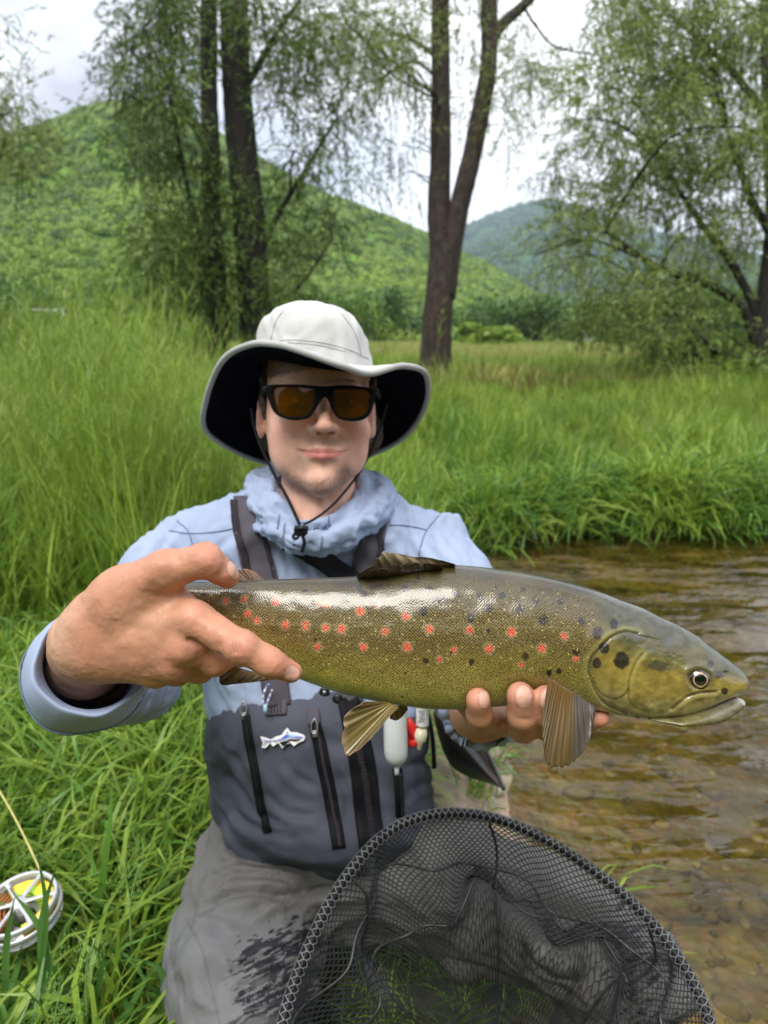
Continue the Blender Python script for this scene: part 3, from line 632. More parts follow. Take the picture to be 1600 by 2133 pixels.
def tree(name, base, lab, trunks, branches, clusters, bark, leaf, seed, ll=.085, lw=.015, per=11, tw=.42, group=None, cat='tree', droop=.6, dens=.6):
    R = np.random.default_rng(seed); T = thing(name, base, lab, cat, group)
    tv = [];
    for i, (pts, r0, r1) in enumerate(trunks):
        p = spline(pts, 46); rr = np.linspace(r0, r1, 46)*(1+.12*np.exp(-np.arange(46)/3.)*(i == 0)*2.2); rr = rr*(1+.06*(vnoise(p*2.2, seed+i)-.5)*2)
        p = p+(np.stack([vnoise(p*1.1+3, seed+1), vnoise(p*1.1+7, seed+2), 0*rr+.5], -1)-.5)*.06; v, f = tube(p, rr, 16); tv.append((v, f))
    v, f = join(tv); v = v+(vnoise(v*9, 5)[:, None]-.5)*.02; obj('trunk', v, f, bark, T)
    for i, (pts, r0, r1) in enumerate(branches):
        v, f = limb(pts, r0, r1, seed=seed+i); obj('branch', v, f, bark, T)
    cl = []; tips = []
    for (px, py, rx, ry, d, dd, n) in clusters:
        n = n*dens; m = max(3, int(n/30)); 
        for q in range(m):                              # break every mass up into smaller sprays
            D = d+R.normal(0, dd); c = PW(px+R.normal(0, rx*.5), py+R.normal(0, ry*.5), D); rr = R.uniform(.14, .34)*D/8; cl.append((c, np.array([rr*1.2, rr*1.2, rr]), max(4, int(n/m*R.uniform(.4, 1.6))))); tips.append(c)
    (lv, lf), (wv, wf) = foliage(cl, R, ll, lw, per, tw, droop)
    # thin boughs from the wood to the sprays
    allp = np.vstack([spline(p, 40) for p, a, b in trunks+branches]); bv = []
    for c in tips:
        if R.random() < .55:
            dd = np.linalg.norm((allp-c)*[1, 1, 1.6]+np.array([0, 0, 0]), axis=1)+np.where(allp[:, 2] > c[2]-.1, .6, 0); a = allp[dd.argmin()]
            mid = (a+c)/2+R.normal(0, .08, 3)+[0, 0, .12*np.linalg.norm(c-a)]; p = spline([a, mid, c], 9); bv.append(tube(p, np.linspace(.006+.008*np.linalg.norm(c-a), .004, 9), 5))
    if bv: v, f = join(bv); obj('boughs', v, f, bark, T, kind='stuff')
    obj('twigs', wv, wf, bark, T, kind='stuff'); obj('crown', lv, lf, leaf, T, smooth=False, kind='stuff'); return T
def gbase(px, d):
    p = PW(px, 760, d); return np.array([p[0], p[1], height(p[:1], p[1:2])[0]])
b = gbase(452, 8.6)
tree('willow_tree', b, 'slender dark willow trunk nearest the left edge, leaning beside a thicker one', [([b-[0, 0, .2], PW(450, 600, 8.6), PW(442, 400, 8.6), PW(438, 200, 8.6), PW(436, 0, 8.6), PW(440, -260, 8.6)], .135, .09)],
     [([PW(445, 560, 8.6), PW(400, 430, 8.5), PW(372, 300, 8.4), PW(350, 180, 8.3)], .035, .012), ([PW(440, 330, 8.6), PW(370, 200, 8.5), PW(300, 60, 8.4)], .04, .012), ([PW(447, 640, 8.6), PW(410, 520, 8.7), PW(350, 430, 8.9)], .03, .01)],
     [(330, 55, 60, 55, 8.4, .6, 520), (390, 60, 50, 60, 8.6, .6, 420), (300, 150, 55, 40, 8.3, .5, 330), (370, 190, 50, 50, 8.6, .5, 300), (270, 110, 35, 40, 8.3, .3, 130), (350, 330, 70, 50, 8.6, .6, 420), (300, 300, 45, 35, 8.5, .4, 120), (380, 440, 65, 60, 8.6, .6, 480), (330, 520, 50, 55, 8.8, .5, 300), (400, 590, 55, 60, 8.7, .5, 400), (350, 620, 45, 40, 8.8, .5, 160), (240, 240, 20, 20, 8.3, .3, 35), (440, 500, 30, 120, 8.3, .3, 220), (350, -60, 110, 50, 8.5, .6, 300)], BARKD, WL[2], 21, dens=.47, tw=.34, ll=.095, lw=.018, droop=.45)
b = gbase(535, 8.9)
tree('willow_tree', b, 'thick dark willow trunk beside the slender one, directly above the hat crown', [([b-[0, 0, .2], PW(532, 640, 8.9), PW(517, 450, 8.9), PW(500, 250, 8.9), PW(487, 100, 8.9), PW(480, -250, 8.9)], .215, .17)],
     [([PW(525, 560, 8.9), PW(590, 430, 9), PW(650, 330, 9.1), PW(700, 250, 9.2)], .045, .012), ([PW(500, 200, 8.9), PW(570, 80, 8.9), PW(640, -20, 9)], .05, .015), ([PW(530, 640, 8.9), PW(620, 600, 9.1), PW(690, 500, 9.3)], .03, .01)],
     [(560, 50, 60, 60, 8.8, .6, 480), (640, 90, 60, 55, 8.9, .6, 380), (590, 190, 50, 55, 8.9, .5, 260), (660, 260, 60, 50, 9.0, .5, 200), (600, 330, 50, 60, 9, .5, 140), (700, 350, 60, 50, 9.1, .6, 110), (580, 460, 45, 70, 9, .6, 210), (640, 500, 60, 60, 9.1, .6, 280), (700, 480, 50, 50, 9.2, .5, 110), (600, 580, 50, 50, 9, .6, 230), (500, 420, 35, 130, 8.5, .3, 200), (490, 600, 40, 70, 8.6, .4, 240), (720, 200, 50, 60, 9.2, .6, 110), (560, -70, 110, 50, 8.8, .6, 300)], BARKD, WL[2], 22, dens=.42, tw=.34, ll=.095, lw=.018, droop=.45)
b = gbase(908, 9.4)
tree('willow_tree', b, 'willow with a brown trunk forking in two, behind the right brim of the hat', [([b-[0, 0, .25], PW(910, 700, 9.4), PW(914, 600, 9.4), PW(918, 515, 9.4), PW(915, 440, 9.4), PW(920, 300, 9.4), PW(918, 120, 9.4), PW(912, -200, 9.4)], .215, .108), ([PW(922, 620, 9.4), PW(936, 520, 9.4), PW(958, 430, 9.4), PW(990, 300, 9.4), PW(1015, 150, 9.4), PW(1018, 0, 9.4), PW(1012, -200, 9.4)], .155, .100)],
     [([PW(1018, 110, 9.4), PW(1040, 60, 9.4), PW(1095, 5, 9.5), PW(1180, -80, 9.6)], .085, .05), ([PW(1090, 12, 9.5), PW(1120, 60, 9.5), PW(1160, 100, 9.5), PW(1250, 115, 9.6)], .02, .008), ([PW(920, 130, 9.4), PW(870, 90, 9.3), PW(800, 60, 9.2)], .035, .01), ([PW(918, 170, 9.4), PW(860, 130, 9.4), PW(780, 170, 9.3)], .025, .008)],
     [(700, 40, 60, 50, 9.1, .6, 300), (770, 60, 60, 55, 9.2, .6, 300), (850, 50, 50, 45, 9.3, .5, 260), (800, 150, 55, 45, 9.3, .5, 210), (740, 160, 50, 60, 9.2, .5, 160), (860, 190, 40, 60, 9.4, .4, 120), (780, 270, 60, 55, 9.3, .5, 120), (830, 350, 50, 60, 9.3, .4, 45), (760, 350, 50, 50, 9.3, .5, 60), (970, 80, 40, 60, 9.6, .4, 150), (960, 190, 35, 60, 9.5, .4, 80), (1070, 130, 50, 50, 9.6, .5, 170), (1080, 60, 40, 40, 9.7, .5, 80), (1060, 220, 40, 50, 9.6, .5, 70), (1140, 160, 45, 50, 9.6, .5, 120), (880, -60, 150, 50, 9.3, .6, 300)], BARK, WL[0], 23, dens=.56, droop=.45)
b = gbase(1590, 8.3)
tree('willow_tree', b, 'broad leaning willow filling the right side of the frame beyond the far bank', [([b-[0, 0, .2], PW(1590, 740, 8.3), PW(1600, 640, 8.3), PW(1618, 480, 8.3), PW(1610, 280, 8.4), PW(1600, 60, 8.5), PW(1590, -150, 8.5)], .15, .07)],
     [([PW(1588, 745, 8.3), PW(1545, 640, 8.2), PW(1470, 590, 8.1), PW(1380, 560, 8.0), PW(1300, 510, 7.9), PW(1260, 480, 7.9)], .065, .015), ([PW(1585, 760, 8.3), PW(1500, 735, 8.2), PW(1440, 690, 8.1), PW(1370, 610, 8.0)], .055, .012), ([PW(1595, 700, 8.3), PW(1530, 560, 8.4), PW(1450, 450, 8.5), PW(1380, 340, 8.6)], .06, .012), ([PW(1610, 500, 8.3), PW(1550, 380, 8.3), PW(1510, 250, 8.3), PW(1480, 120, 8.4)], .05, .012), ([PW(1585, 775, 8.3), PW(1520, 770, 8.0), PW(1430, 730, 7.8)], .045, .01), ([PW(1605, 250, 8.4), PW(1500, 120, 8.6), PW(1380, 20, 8.8)], .05, .012)],
     [(1300, 60, 90, 60, 8.4, .7, 700), (1420, 60, 90, 60, 8.5, .7, 800), (1540, 60, 70, 60, 8.4, .7, 650), (1260, 160, 60, 50, 8.2, .6, 380), (1370, 180, 90, 60, 8.4, .7, 750), (1490, 180, 80, 60, 8.4, .7, 720), (1570, 200, 50, 60, 8.3, .7, 450), (1180, 240, 45, 50, 8.2, .5, 170), (1270, 290, 70, 60, 8.3, .6, 470), (1390, 300, 90, 60, 8.4, .7, 680), (1510, 310, 80, 60, 8.3, .7, 620), (1590, 330, 40, 60, 8.3, .6, 250), (1160, 340, 40, 50, 8.1, .5, 150), (1240, 400, 70, 45, 8.2, .6, 380), (1350, 410, 80, 55, 8.3, .7, 460), (1470, 420, 80, 60, 8.3, .7, 480), (1570, 440, 50, 60, 8.2, .6, 300), (1180, 500, 60, 35, 8.0, .5, 260), (1120, 530, 40, 20, 8.0, .4, 70), (1280, 560, 80, 40, 8.0, .6, 330), (1400, 560, 70, 50, 8.1, .6, 290), (1520, 560, 70, 60, 8.1, .6, 300), (1330, 650, 80, 40, 8.1, .6, 330), (1450, 650, 70, 50, 8.1, .6, 300), (1250, 640, 60, 30, 8.2, .6, 150), (1560, 650, 40, 50, 8.4, .5, 150), (1380, 720, 70, 25, 8.0, .5, 260), (1480, 745, 50, 25, 8.2, .5, 160), (1430, -60, 150, 50, 8.5, .7, 600)], BARKD, WL[0], 24, tw=.30, dens=.52, droop=.3, ll=.08)
b = gbase(-260, 7.0)
tree('willow_tree', b, 'willow whose leaf sprays reach in at the left edge above the hill', [([b-[0, 0, .2], PW(-260, 500, 7.0), PW(-280, 200, 7), PW(-270, -150, 7)], .15, .08)], [([PW(-265, 450, 7), PW(-140, 330, 6.9), PW(-20, 250, 6.8)], .04, .012), ([PW(-262, 480, 7), PW(-120, 420, 6.9), PW(0, 330, 6.8)], .03, .01)],
     [(20, 200, 35, 35, 6.8, .4, 130), (40, 240, 25, 25, 6.8, .3, 60), (-60, 220, 50, 60, 6.8, .5, 200), (25, 300, 35, 25, 6.8, .3, 110), (-60, 330, 50, 50, 6.8, .5, 200), (-20, 50, 18, 15, 6.8, .2, 18), (-200, 100, 90, 120, 7, .6, 500)], BARKD, WL[0], 25)

def bush(base, w_, h, lab, mat, seed, n=1500, leaf=.13, group='bushes and small trees at the edge of the field', trunk=True, name='bush', cat='bush'):
    R = np.random.default_rng(seed); T = thing(name, base, lab, cat, group); base = np.array(base)
    m = 16; cs = base+np.stack([R.normal(0, w_*.24, m), R.normal(0, w_*.2, m), h*R.uniform(.2, .8, m)], -1); P = []
    for i in range(m):
        k = n//m; d = R.normal(size=(k, 3)); d /= np.linalg.norm(d, axis=1)[:, None]; rr = np.array([w_*.24, w_*.24, h*.24])*R.uniform(.7, 1.2); c = cs[i]+d*rr*(R.random(k)**.25)[:, None]
        a = d+R.normal(0, .6, (k, 3)); u = np.cross(a, [0, 0, 1.]); u /= np.linalg.norm(u, axis=1)[:, None]+1e-9; q = np.cross(a/np.linalg.norm(a, axis=1)[:, None], u); s = leaf*R.uniform(.5, 1.1, (k, 1))
        P.append((np.stack([c-u*s*.5, c+q*s*.6, c+u*s*.5, c-q*s*.6], 1).reshape(-1, 3), [np.arange(k*4).reshape(-1, 4)]))
    v, f = join(P); v[:, 2] = np.maximum(v[:, 2], base[2]+.02*h); obj('crown', v, f, mat, T, smooth=False, kind='stuff')
    st = [tube(spline([base+[R.normal(0, .04*w_), 0, -.1], base+(cs[i]-base)*[.3, .3, .6], cs[i]], 8), np.linspace(.03*h**.8, .008*h, 8), 5) for i in range(0, m, 3)]
    v, f = join(st); obj('trunk', v, f, BARKD, T)
FB = [leafmat('bush_leaf', (.07, .14, .025), (.18, .29, .05), scale=.4, trans=.3), leafmat('bush_leaf_dark', (.045, .10, .025), (.12, .21, .045), scale=.4, trans=.25), leafmat('bush_leaf_lime', (.12, .21, .02), (.25, .36, .05), scale=.6, trans=.4)]
def far_base(px, d): p = PW(px, 720, d); return np.array([p[0], p[1], height(p[:1], p[1:2])[0]-.05])
_b = [(1118, 62, 8.0, 4.6, 1, 'rounded dark bush at the field edge between the forked trunk and the right willow'),
      (1020, 75, 7.5, 5.2, 1, 'dark tree just right of the forked trunk at the foot of the slope'), (1010, 52, 4.0, 1.7, 2, 'low lime green shrub in front of the dark trees right of the forked trunk'),
      (1200, 70, 5, 3.6, 0, 'loose green bush beside the small white building'), (1290, 66, 8, 4.6, 0, 'green bush behind the lower branches of the right willow'), (1420, 60, 9, 4.5, 1, 'dark bush behind the middle of the right willow'), (1540, 58, 8, 5, 0, 'green bush behind the foot of the right willow'),
      (790, 70, 7, 5.5, 1, 'dark rounded tree just left of the forked trunk'), (700, 66, 7, 4.8, 0, 'green bush at the field edge above the hat crown'), (620, 60, 7, 5, 0, 'green bush right of the thick dark trunk'),
      (350, 26, 2.6, 1.7, 2, 'small lime green shrub between tall grass and the left trunks'), (250, 45, 7, 4.6, 0, 'green tree at the hill foot left of the trunks'), (130, 40, 6, 4.2, 1, 'dark green tree behind the white post'), (20, 34, 6, 4.2, 1, 'dark green tree at the far left edge of the field'),
      (430, 55, 6, 5, 1, 'dark green tree behind the two dark trunks'), (-90, 30, 6, 5, 0, 'green tree beyond the left edge of the frame')]
for i, (px, d, w_, h, m, lab) in enumerate(_b): bush(far_base(px, d), w_, h, lab, FB[m], 200+i, n=3000 if d > 35 else 2600, leaf=.36 if d > 35 else .2)
for i, (px, d, w_, h, lab) in enumerate([(60, 11, 2.0, 1.25, 'leafy scrub at the left edge behind the tall grass'), (200, 12, 2.2, 1.2, 'leafy scrub behind the tall grass stand'), (330, 10.5, 1.5, .9, 'low scrub left of the slender trunk'), (1500, 9.3, 2.2, .8, 'low scrub under the right willow')]):
    bush(far_base(px, d), w_, h, lab, FB[0], 300+i, n=3000, leaf=.085, group='scrub behind the tall grass')
# small white building and white post far off
def far_house():
    b = far_base(1209, 90); T = thing('house', b, 'small white building glimpsed past the field left of the right willow', 'house'); wm = simple('white_render', (.75, .76, .78), rough=.8, var=.05, scale=1); rm = simple('grey_roof', (.30, .33, .38), rough=.7); gm = simple('dark_pane', (.03, .035, .04), rough=.2)
    v, f = box(b+[0, 0, 1.1], (1.9, 4, 2.2)); obj('wall', v, f, wm, T, smooth=False)
    v = np.array([[-1.2, -2.2, 2.15], [1.2, -2.2, 2.15], [0, -2.2, 3.1], [-1.2, 2.2, 2.15], [1.2, 2.2, 2.15], [0, 2.2, 3.1]])+b
    obj('roof', v, [(0, 1, 2), (5, 4, 3), (0, 2, 5, 3), (1, 4, 5, 2), (0, 3, 4, 1)], rm, T, smooth=False)
    v, f = box(b+[.3, -2.01, 1.3], (.6, .06, .7)); w_ = obj('window', v, f, gm, T, smooth=False)
far_house()
def far_post():
    b = far_base(137, 20); T = thing('white_post', b, 'pale post with a thin crossbar standing beyond the tall grass at left', 'post'); wm = simple('white_paint', (.7, .72, .72), rough=.6)
    v, f = tube([b, b+[0, 0, 1.42]], .045, 10); obj('post', v, f, wm, T)
    v, f = tube([b+[0, 0, 1.38], b+[-1.25, .3, 1.42]], .018, 8); obj('crossbar', v, f, wm, T)
far_post()
# ---------------------------------------------------------------- brown trout
FD = 0.56
def fish_mats():
    m, nt, b, o = newmat('trout_skin'); N = nt.nodes.new; L = nt.links.new
    a = N('ShaderNodeAttribute'); a.attribute_name = 'Col'; st = N('ShaderNodeAttribute'); st.attribute_name = 'ST'
    sx = N('ShaderNodeSeparateXYZ'); L(st.outputs['Vector'], sx.inputs[0])
    cb = N('ShaderNodeCombineXYZ')                              # diamond lattice
    s1 = N('ShaderNodeMath'); s1.operation = 'ADD'; s2 = N('ShaderNodeMath'); s2.operation = 'SUBTRACT'
    L(sx.outputs[0], s1.inputs[0]); L(sx.outputs[1], s1.inputs[1]); L(sx.outputs[0], s2.inputs[0]); L(sx.outputs[1], s2.inputs[1]); L(s1.outputs[0], cb.inputs[0]); L(s2.outputs[0], cb.inputs[1])
    vo = N('ShaderNodeTexVoronoi'); vo.voronoi_dimensions = '2D'; vo.inputs['Scale'].default_value = 430; vo.inputs['Randomness'].default_value = .5; L(cb.outputs[0], vo.inputs['Vector'])
    r = N('ShaderNodeValToRGB'); e = r.color_ramp.elements; e[0].position = .10; e[0].color = (1.75, 1.65, 1.4, 1); e[1].position = .60; e[1].color = (.45, .45, .42, 1); L(vo.outputs['Distance'], r.inputs[0])
    mx = N('ShaderNodeMix'); mx.data_type = 'RGBA'; L(sx.outputs[2], mx.inputs[0]); mx.inputs[6].default_value = (1, 1, 1, 1); L(r.outputs[0], mx.inputs[7])
    mu = N('ShaderNodeMix'); mu.data_type = 'RGBA'; mu.blend_type = 'MULTIPLY'; mu.inputs[0].default_value = 1; mu.clamp_result = False; L(a.outputs['Color'], mu.inputs[6]); L(mx.outputs[2], mu.inputs[7]); L(mu.outputs[2], b.inputs['Base Color'])
    n = N('ShaderNodeTexNoise'); n.inputs['Scale'].default_value = 220; n.inputs['Detail'].default_value = 4; tc = N('ShaderNodeTexCoord'); L(tc.outputs['Object'], n.inputs['Vector'])
    hh = N('ShaderNodeMath'); hh.operation = 'MULTIPLY'; L(vo.outputs['Distance'], hh.inputs[0]); L(sx.outputs[2], hh.inputs[1])
    h2 = N('ShaderNodeMath'); h2.operation = 'MULTIPLY_ADD'; L(n.outputs[0], h2.inputs[0]); h2.inputs[1].default_value = .55; inv = N('ShaderNodeMath'); inv.operation = 'MULTIPLY'; inv.inputs[1].default_value = -1; L(hh.outputs[0], inv.inputs[0]); L(inv.outputs[0], h2.inputs[2])
    bp = N('ShaderNodeBump'); bp.inputs['Distance'].default_value = .0011; bp.inputs['Strength'].default_value = .55; L(h2.outputs[0], bp.inputs['Height']); L(bp.outputs[0], b.inputs['Normal'])
    setp(b, Roughness=.42, Metallic=.0); b.inputs['Specular IOR Level'].default_value = .35; b.inputs['Coat Weight'].default_value = 1.0; b.inputs['Coat Roughness'].default_value = .12; b.inputs['Coat IOR'].default_value = 1.5
    bp2 = N('ShaderNodeBump'); bp2.inputs['Distance'].default_value = .0006; bp2.inputs['Strength'].default_value = .14; L(h2.outputs[0], bp2.inputs['Height']); L(bp2.outputs[0], b.inputs['Coat Normal'])
    M['trout'] = m
    m, nt, b, o = newmat('trout_fin'); N = nt.nodes.new; L = nt.links.new
    a = N('ShaderNodeAttribute'); a.attribute_name = 'Col'; L(a.outputs['Color'], b.inputs['Base Color']); setp(b, Roughness=.40); b.inputs['Specular IOR Level'].default_value = .3; b.inputs['Coat Weight'].default_value = .7; b.inputs['Coat Roughness'].default_value = .10
    t = N('ShaderNodeBsdfTranslucent'); L(a.outputs['Color'], t.inputs[0]); mx = N('ShaderNodeMixShader'); mx.inputs[0].default_value = .3; L(b.outputs[0], mx.inputs[1]); L(t.outputs[0], mx.inputs[2]); L(mx.outputs[0], o.inputs[0]); M['fin'] = m
fish_mats()
F_TOP = np.array([(330, 1212), (400, 1213), (450, 1211), (500, 1209), (560, 1207), (625, 1205), (700, 1203), (750, 1200), (800, 1195), (850, 1187), (900, 1180), (945, 1177), (1000, 1181), (1050, 1187), (1100, 1193), (1150, 1203), (1200, 1216), (1250, 1232), (1300, 1252), (1340, 1267), (1375, 1285), (1412, 1302), (1450, 1323), (1475, 1342), (1500, 1361), (1525, 1380), (1545, 1396), (1556, 1410), (1561, 1423)], float)
F_BOT = np.array([(330, 1262), (400, 1290), (450, 1330), (500, 1360), (560, 1388), (625, 1414), (700, 1440), (750, 1452), (800, 1462), (850, 1470), (900, 1475), (950, 1476), (1000, 1473), (1050, 1469), (1100, 1467), (1150, 1466), (1200, 1470), (1250, 1480), (1300, 1490), (1350, 1497), (1400, 1496), (1450, 1482), (1487, 1466), (1520, 1452), (1542, 1442), (1555, 1434), (1561, 1424)], float)
F_W = np.array([(330, .009), (400, .0115), (500, .016), (625, .0225), (750, .028), (900, .033), (1050, .035), (1150, .0345), (1250, .033), (1330, .030), (1400, .026), (1460, .021), (1500, .0165), (1530, .0125), (1548, .009), (1561, .002)])
def smooth_interp(x, T, k=9):
    xs = np.linspace(T[0, 0], T[-1, 0], 1200); y = np.interp(xs, T[:, 0], T[:, 1]); return np.interp(x, xs, y)
def mono(T):            # catmull-rom through the outline points
    p = spline(T, 1500); return p[np.argsort(p[:, 0])]
_ft, _fbm, _fw = mono(F_TOP), mono(F_BOT), mono(F_W)
RED = [(471, 1252), (508, 1249), (575, 1254), (517, 1278), (536, 1293), (595, 1302), (635, 1303, 9), (679, 1308), (711, 1310, 10), (662, 1256, 6), (680, 1260, 7), (751, 1273, 9), (845, 1284, 9), (802, 1316, 9), (894, 1311), (977, 1313, 9), (662, 1347), (757, 1347), (849, 1348, 9), (946, 1355, 7), (915, 1374, 7), (786, 1261, 7), (1066, 1316, 9), (1176, 1325, 8), (1129, 1350, 9), (1018, 1351, 9), (1087, 1385, 6), (1199, 1371, 6)]
BLK = [(749, 1224, 6), (752, 1231, 5), (759, 1236, 7), (776, 1224, 6), (785, 1221, 4), (793, 1219, 5), (809, 1219, 4), (842, 1224, 7), (865, 1214, 4), (870, 1203, 5), (896, 1228, 8), (951, 1236, 8), (945, 1235, 6), (882, 1272, 9), (980, 1287, 8), (887, 1376, 6), (982, 1379, 6), (861, 1244, 8), (917, 1248, 9), (635, 1235, 7), (610, 1249, 7), (717, 1246, 6), (780, 1259, 7), (425, 1236, 6), (1001, 1244, 9), (1019, 1266, 10), (1046, 1240, 8), (1090, 1228, 6), (1116, 1251, 8), (1168, 1254, 7), (1083, 1270, 10), (1131, 1292, 11), (1211, 1293, 8), (1245, 1318, 12), (1279, 1301, 10), (1259, 1350, 12), (1295, 1375, 17), (1201, 1358, 8), (1095, 1368, 7), (1144, 1401, 7), (1165, 1398, 6), (1243, 1382, 11), (1510, 1439, 7), (1018, 1314, 4), (1480, 1382, 8), (1033, 1223, 4), (940, 1359, 3), (845, 1402, 3), (838, 1452, 3), (657, 1333, 3)]
def polyd(x, y, pts):     # distance to a polyline in the drawing plane
    P = spline(pts, 40); d = np.full(x.shape, 1e9); sgn = np.zeros(x.shape)
    for a, b in zip(P[:-1], P[1:]):
        ab = b-a; t = np.clip(((x-a[0])*ab[0]+(y-a[1])*ab[1])/(ab@ab+1e-9), 0, 1); dx = x-a[0]-t*ab[0]; dy = y-a[1]-t*ab[1]; q = np.hypot(dx, dy); m = q < d
        d = np.where(m, q, d); sgn = np.where(m, np.sign(ab[0]*dy-ab[1]*dx), sgn)
    return d, sgn
GILL = [(1328, 1321), (1300, 1316), (1272, 1328), (1250, 1350), (1232, 1372), (1227, 1398), (1236, 1428), (1248, 1452), (1266, 1470), (1305, 1486)]
PREOP = [(1338, 1361), (1323, 1382), (1312, 1410), (1309, 1438), (1312, 1462), (1328, 1476), (1352, 1483)]
SUBOP = [(1237, 1420), (1248, 1442), (1265, 1453), (1285, 1457), (1300, 1449), (1309, 1438)]
MAX_ = [(1400, 1476), (1415, 1464), (1435, 1451), (1458, 1443), (1490, 1441)]
def build_fish():
    nx = 1050; u = np.linspace(0, 1, nx); xs = 330+(1561-330)*(1-(1-u)**1.12); xs[-1] = 1560.9
    top = np.interp(xs, _ft[:, 0], _ft[:, 1]); bot = np.interp(xs, _fbm[:, 0], _fbm[:, 1]); w_ = np.interp(xs, _fw[:, 0], _fw[:, 1])
    th = np.concatenate([np.linspace(-90, 90, 300), np.linspace(90, 270, 92)[1:-1]])*np.pi/180; nt_ = len(th)
    dep = FD-.012*ss(1000, 1560, xs)+.004*ss(700, 330, xs)
    cy = (top+bot)/2; h = (bot-top)/2
    c, s = np.cos(th), np.sin(th)                                # s: +1 back, -1 belly; c: +1 toward the viewer
    head = ss(1230, 1400, xs)[:, None]
    e = 1.0+.12*head; C = np.sign(c)[None]*np.abs(c)[None]**e
    S = np.sign(s)[None]*np.abs(s)[None]**(1.0+0*head)
    py = cy[:, None]-h[:, None]*S; off = w_[:, None]*C
    # cheeks fuller below, head flatter on the top
    off = off*(1+.10*head*np.clip(-S, -1, 1))
    cen = Q(0, 0, 1)
    P = np.stack([(xs[:, None]-800)/FPX*dep[:, None]+0*S, -(py-1066.5)/FPX*dep[:, None], -dep[:, None]+off], -1).reshape(-1, 3)
    px, py_ = px_of(P); near = (P[:, 2]+np.repeat(dep, nt_)) > 0
    # relief: gill cover, cheek, jaw bone, eye socket
    dz = np.zeros(len(P)); m = near & (px > 1180); X, Y = px[m], py_[m]
    d, sg = polyd(X, Y, GILL); inside = np.where((X > 1225), 1, 0)
    z = np.zeros(len(X)); g = ss(-1.5, 5, np.where(sg < 0, d, -d))                            # inside the cover = right of curve
    g = np.where(sg > 0, ss(-1.5, 5, d), ss(-1.5, 5, -d)) if True else g
    z += .0012*g*ss(1400, 1310, X)*ss(1212, 1230, X)*ss(1300, 1335, Y)-.0007*np.exp(-(d/5.0)**2)
    d2, s2 = polyd(X, Y, PREOP); z -= .0005*np.exp(-(d2/5)**2)*(.6+.4*np.sin(X*.3)); z += .0003*np.exp(-((d2-10)/8)**2)
    d3, s3 = polyd(X, Y, SUBOP); z -= .0005*np.exp(-(d3/3)**2)
    d4, s4 = polyd(X, Y, MAX_); z -= .0013*np.exp(-(d4/3.6)**2); z += .0006*np.exp(-((d4-9)/6)**2)*(s4 > 0)
    de = np.hypot(X-1454, (Y-1413)); z += .0012*np.exp(-((de-27)/8)**2)+.0016*np.exp(-(((X-1458)/26)**2+((Y-1393)/11)**2))-.004*np.exp(-(de/17)**2)
    z -= .0012*np.exp(-(((X-1512)/5)**2+((Y-1402)/4)**2))                                  # nostril
    z += .0016*(fbm(np.stack([X/26, Y/22, 0*X], -1), 4, 3)-.5)*ss(1210, 1290, X)
    dz[m] = z
    belly = near & (px < 1180); X, Y = px[belly], py_[belly]
    dz[belly] = -.0012*np.exp(-(((X-800)/200)**2+((Y-1420)/25)**2))*0+.0012*(fbm(np.stack([X/45, Y/30, 0*X], -1), 2, 8)-.5)*ss(1178, 1120, X)
    # finger pressure hollows
    for fx, fy in ((998, 1452), (1085, 1440), (1138, 1440)): dz -= .004*np.exp(-(((px-fx)/26)**2+((py_-fy)/22)**2))*near
    P[:, 2] += dz
    # ---- colour
    px, py_ = px_of(P); tt = np.repeat(top, nt_); bb = np.repeat(bot, nt_); v = np.clip((py_-tt)/(bb-tt+1e-6), 0, 1); v = np.where(near, v, np.clip(.5-.5*np.tile(s, nx), 0, 1))
    nz = fbm(np.stack([px/60, py_/30, near*5.], -1), 4, 2)-.5; nf = fbm(np.stack([px/7, py_/7, near*5.], -1), 3, 4)-.5
    k = v+nz*.16
    pal = [(0, (.022, .018, .006)), (.12, (.055, .042, .009)), (.35, (.100, .074, .016)), (.55, (.110, .080, .022)), (.74, (.190, .155, .034)), (.90, (.30, .275, .06)), (1.0, (.36, .35, .11))]
    col = np.stack([np.interp(k, [p[0] for p in pal], [p[1][i] for p in pal]) for i in range(3)], -1)
    olive = ss(900, 1180, px)*ss(.35, .8, v); col = col*(1-.22*olive[:, None])+np.array([.12, .125, .035])*(.22*olive[:, None])
    tail = ss(720, 420, px)*ss(.15, .6, v); col = col*(1-.45*tail[:, None])+np.array([.27, .155, .045])*(.45*tail[:, None])
    grain = .35*ss(.0, .2, np.sin(px*.0)+.3); col *= (1+.42*nf)[:, None]
    hd = ss(1225, 1262, px+(py_-1390)*0)[:, None]*near[:, None]
    hpal = [(0, (.045, .045, .028)), (.22, (.060, .058, .028)), (.40, (.100, .090, .028)), (.60, (.215, .160, .028)), (.82, (.25, .195, .042)), (1, (.34, .31, .13))]
    hm_ = fbm(np.stack([px/17, py_/15, 0*px], -1), 4, 61)-.5; hc = (1+1.1*hm_)[:, None]*np.stack([np.interp(v+nz*.25, [p[0] for p in hpal], [p[1][i] for p in hpal]) for i in range(3)], -1)*(1+.30*nf)[:, None]
    col = col*(1-hd)+hc*hd
    nzx = fbm(np.stack([px/9, py_/9, 0*px], -1), 3, 11)-.5
    def blend(mask, c): 
        nonlocal col
        mask = np.clip(mask, 0, 1)[:, None]; col = col*(1-mask)+np.array(c)*mask
    nr = near.astype(float); H = nr*(px > 1200)
    d, sg = polyd(px, py_, GILL); blend(.75*np.exp(-(d/2.6)**2)*H, (.05, .05, .02)); blend(.35*np.exp(-((d-8)/5)**2)*H*(sg > 0), (.30, .30, .10))
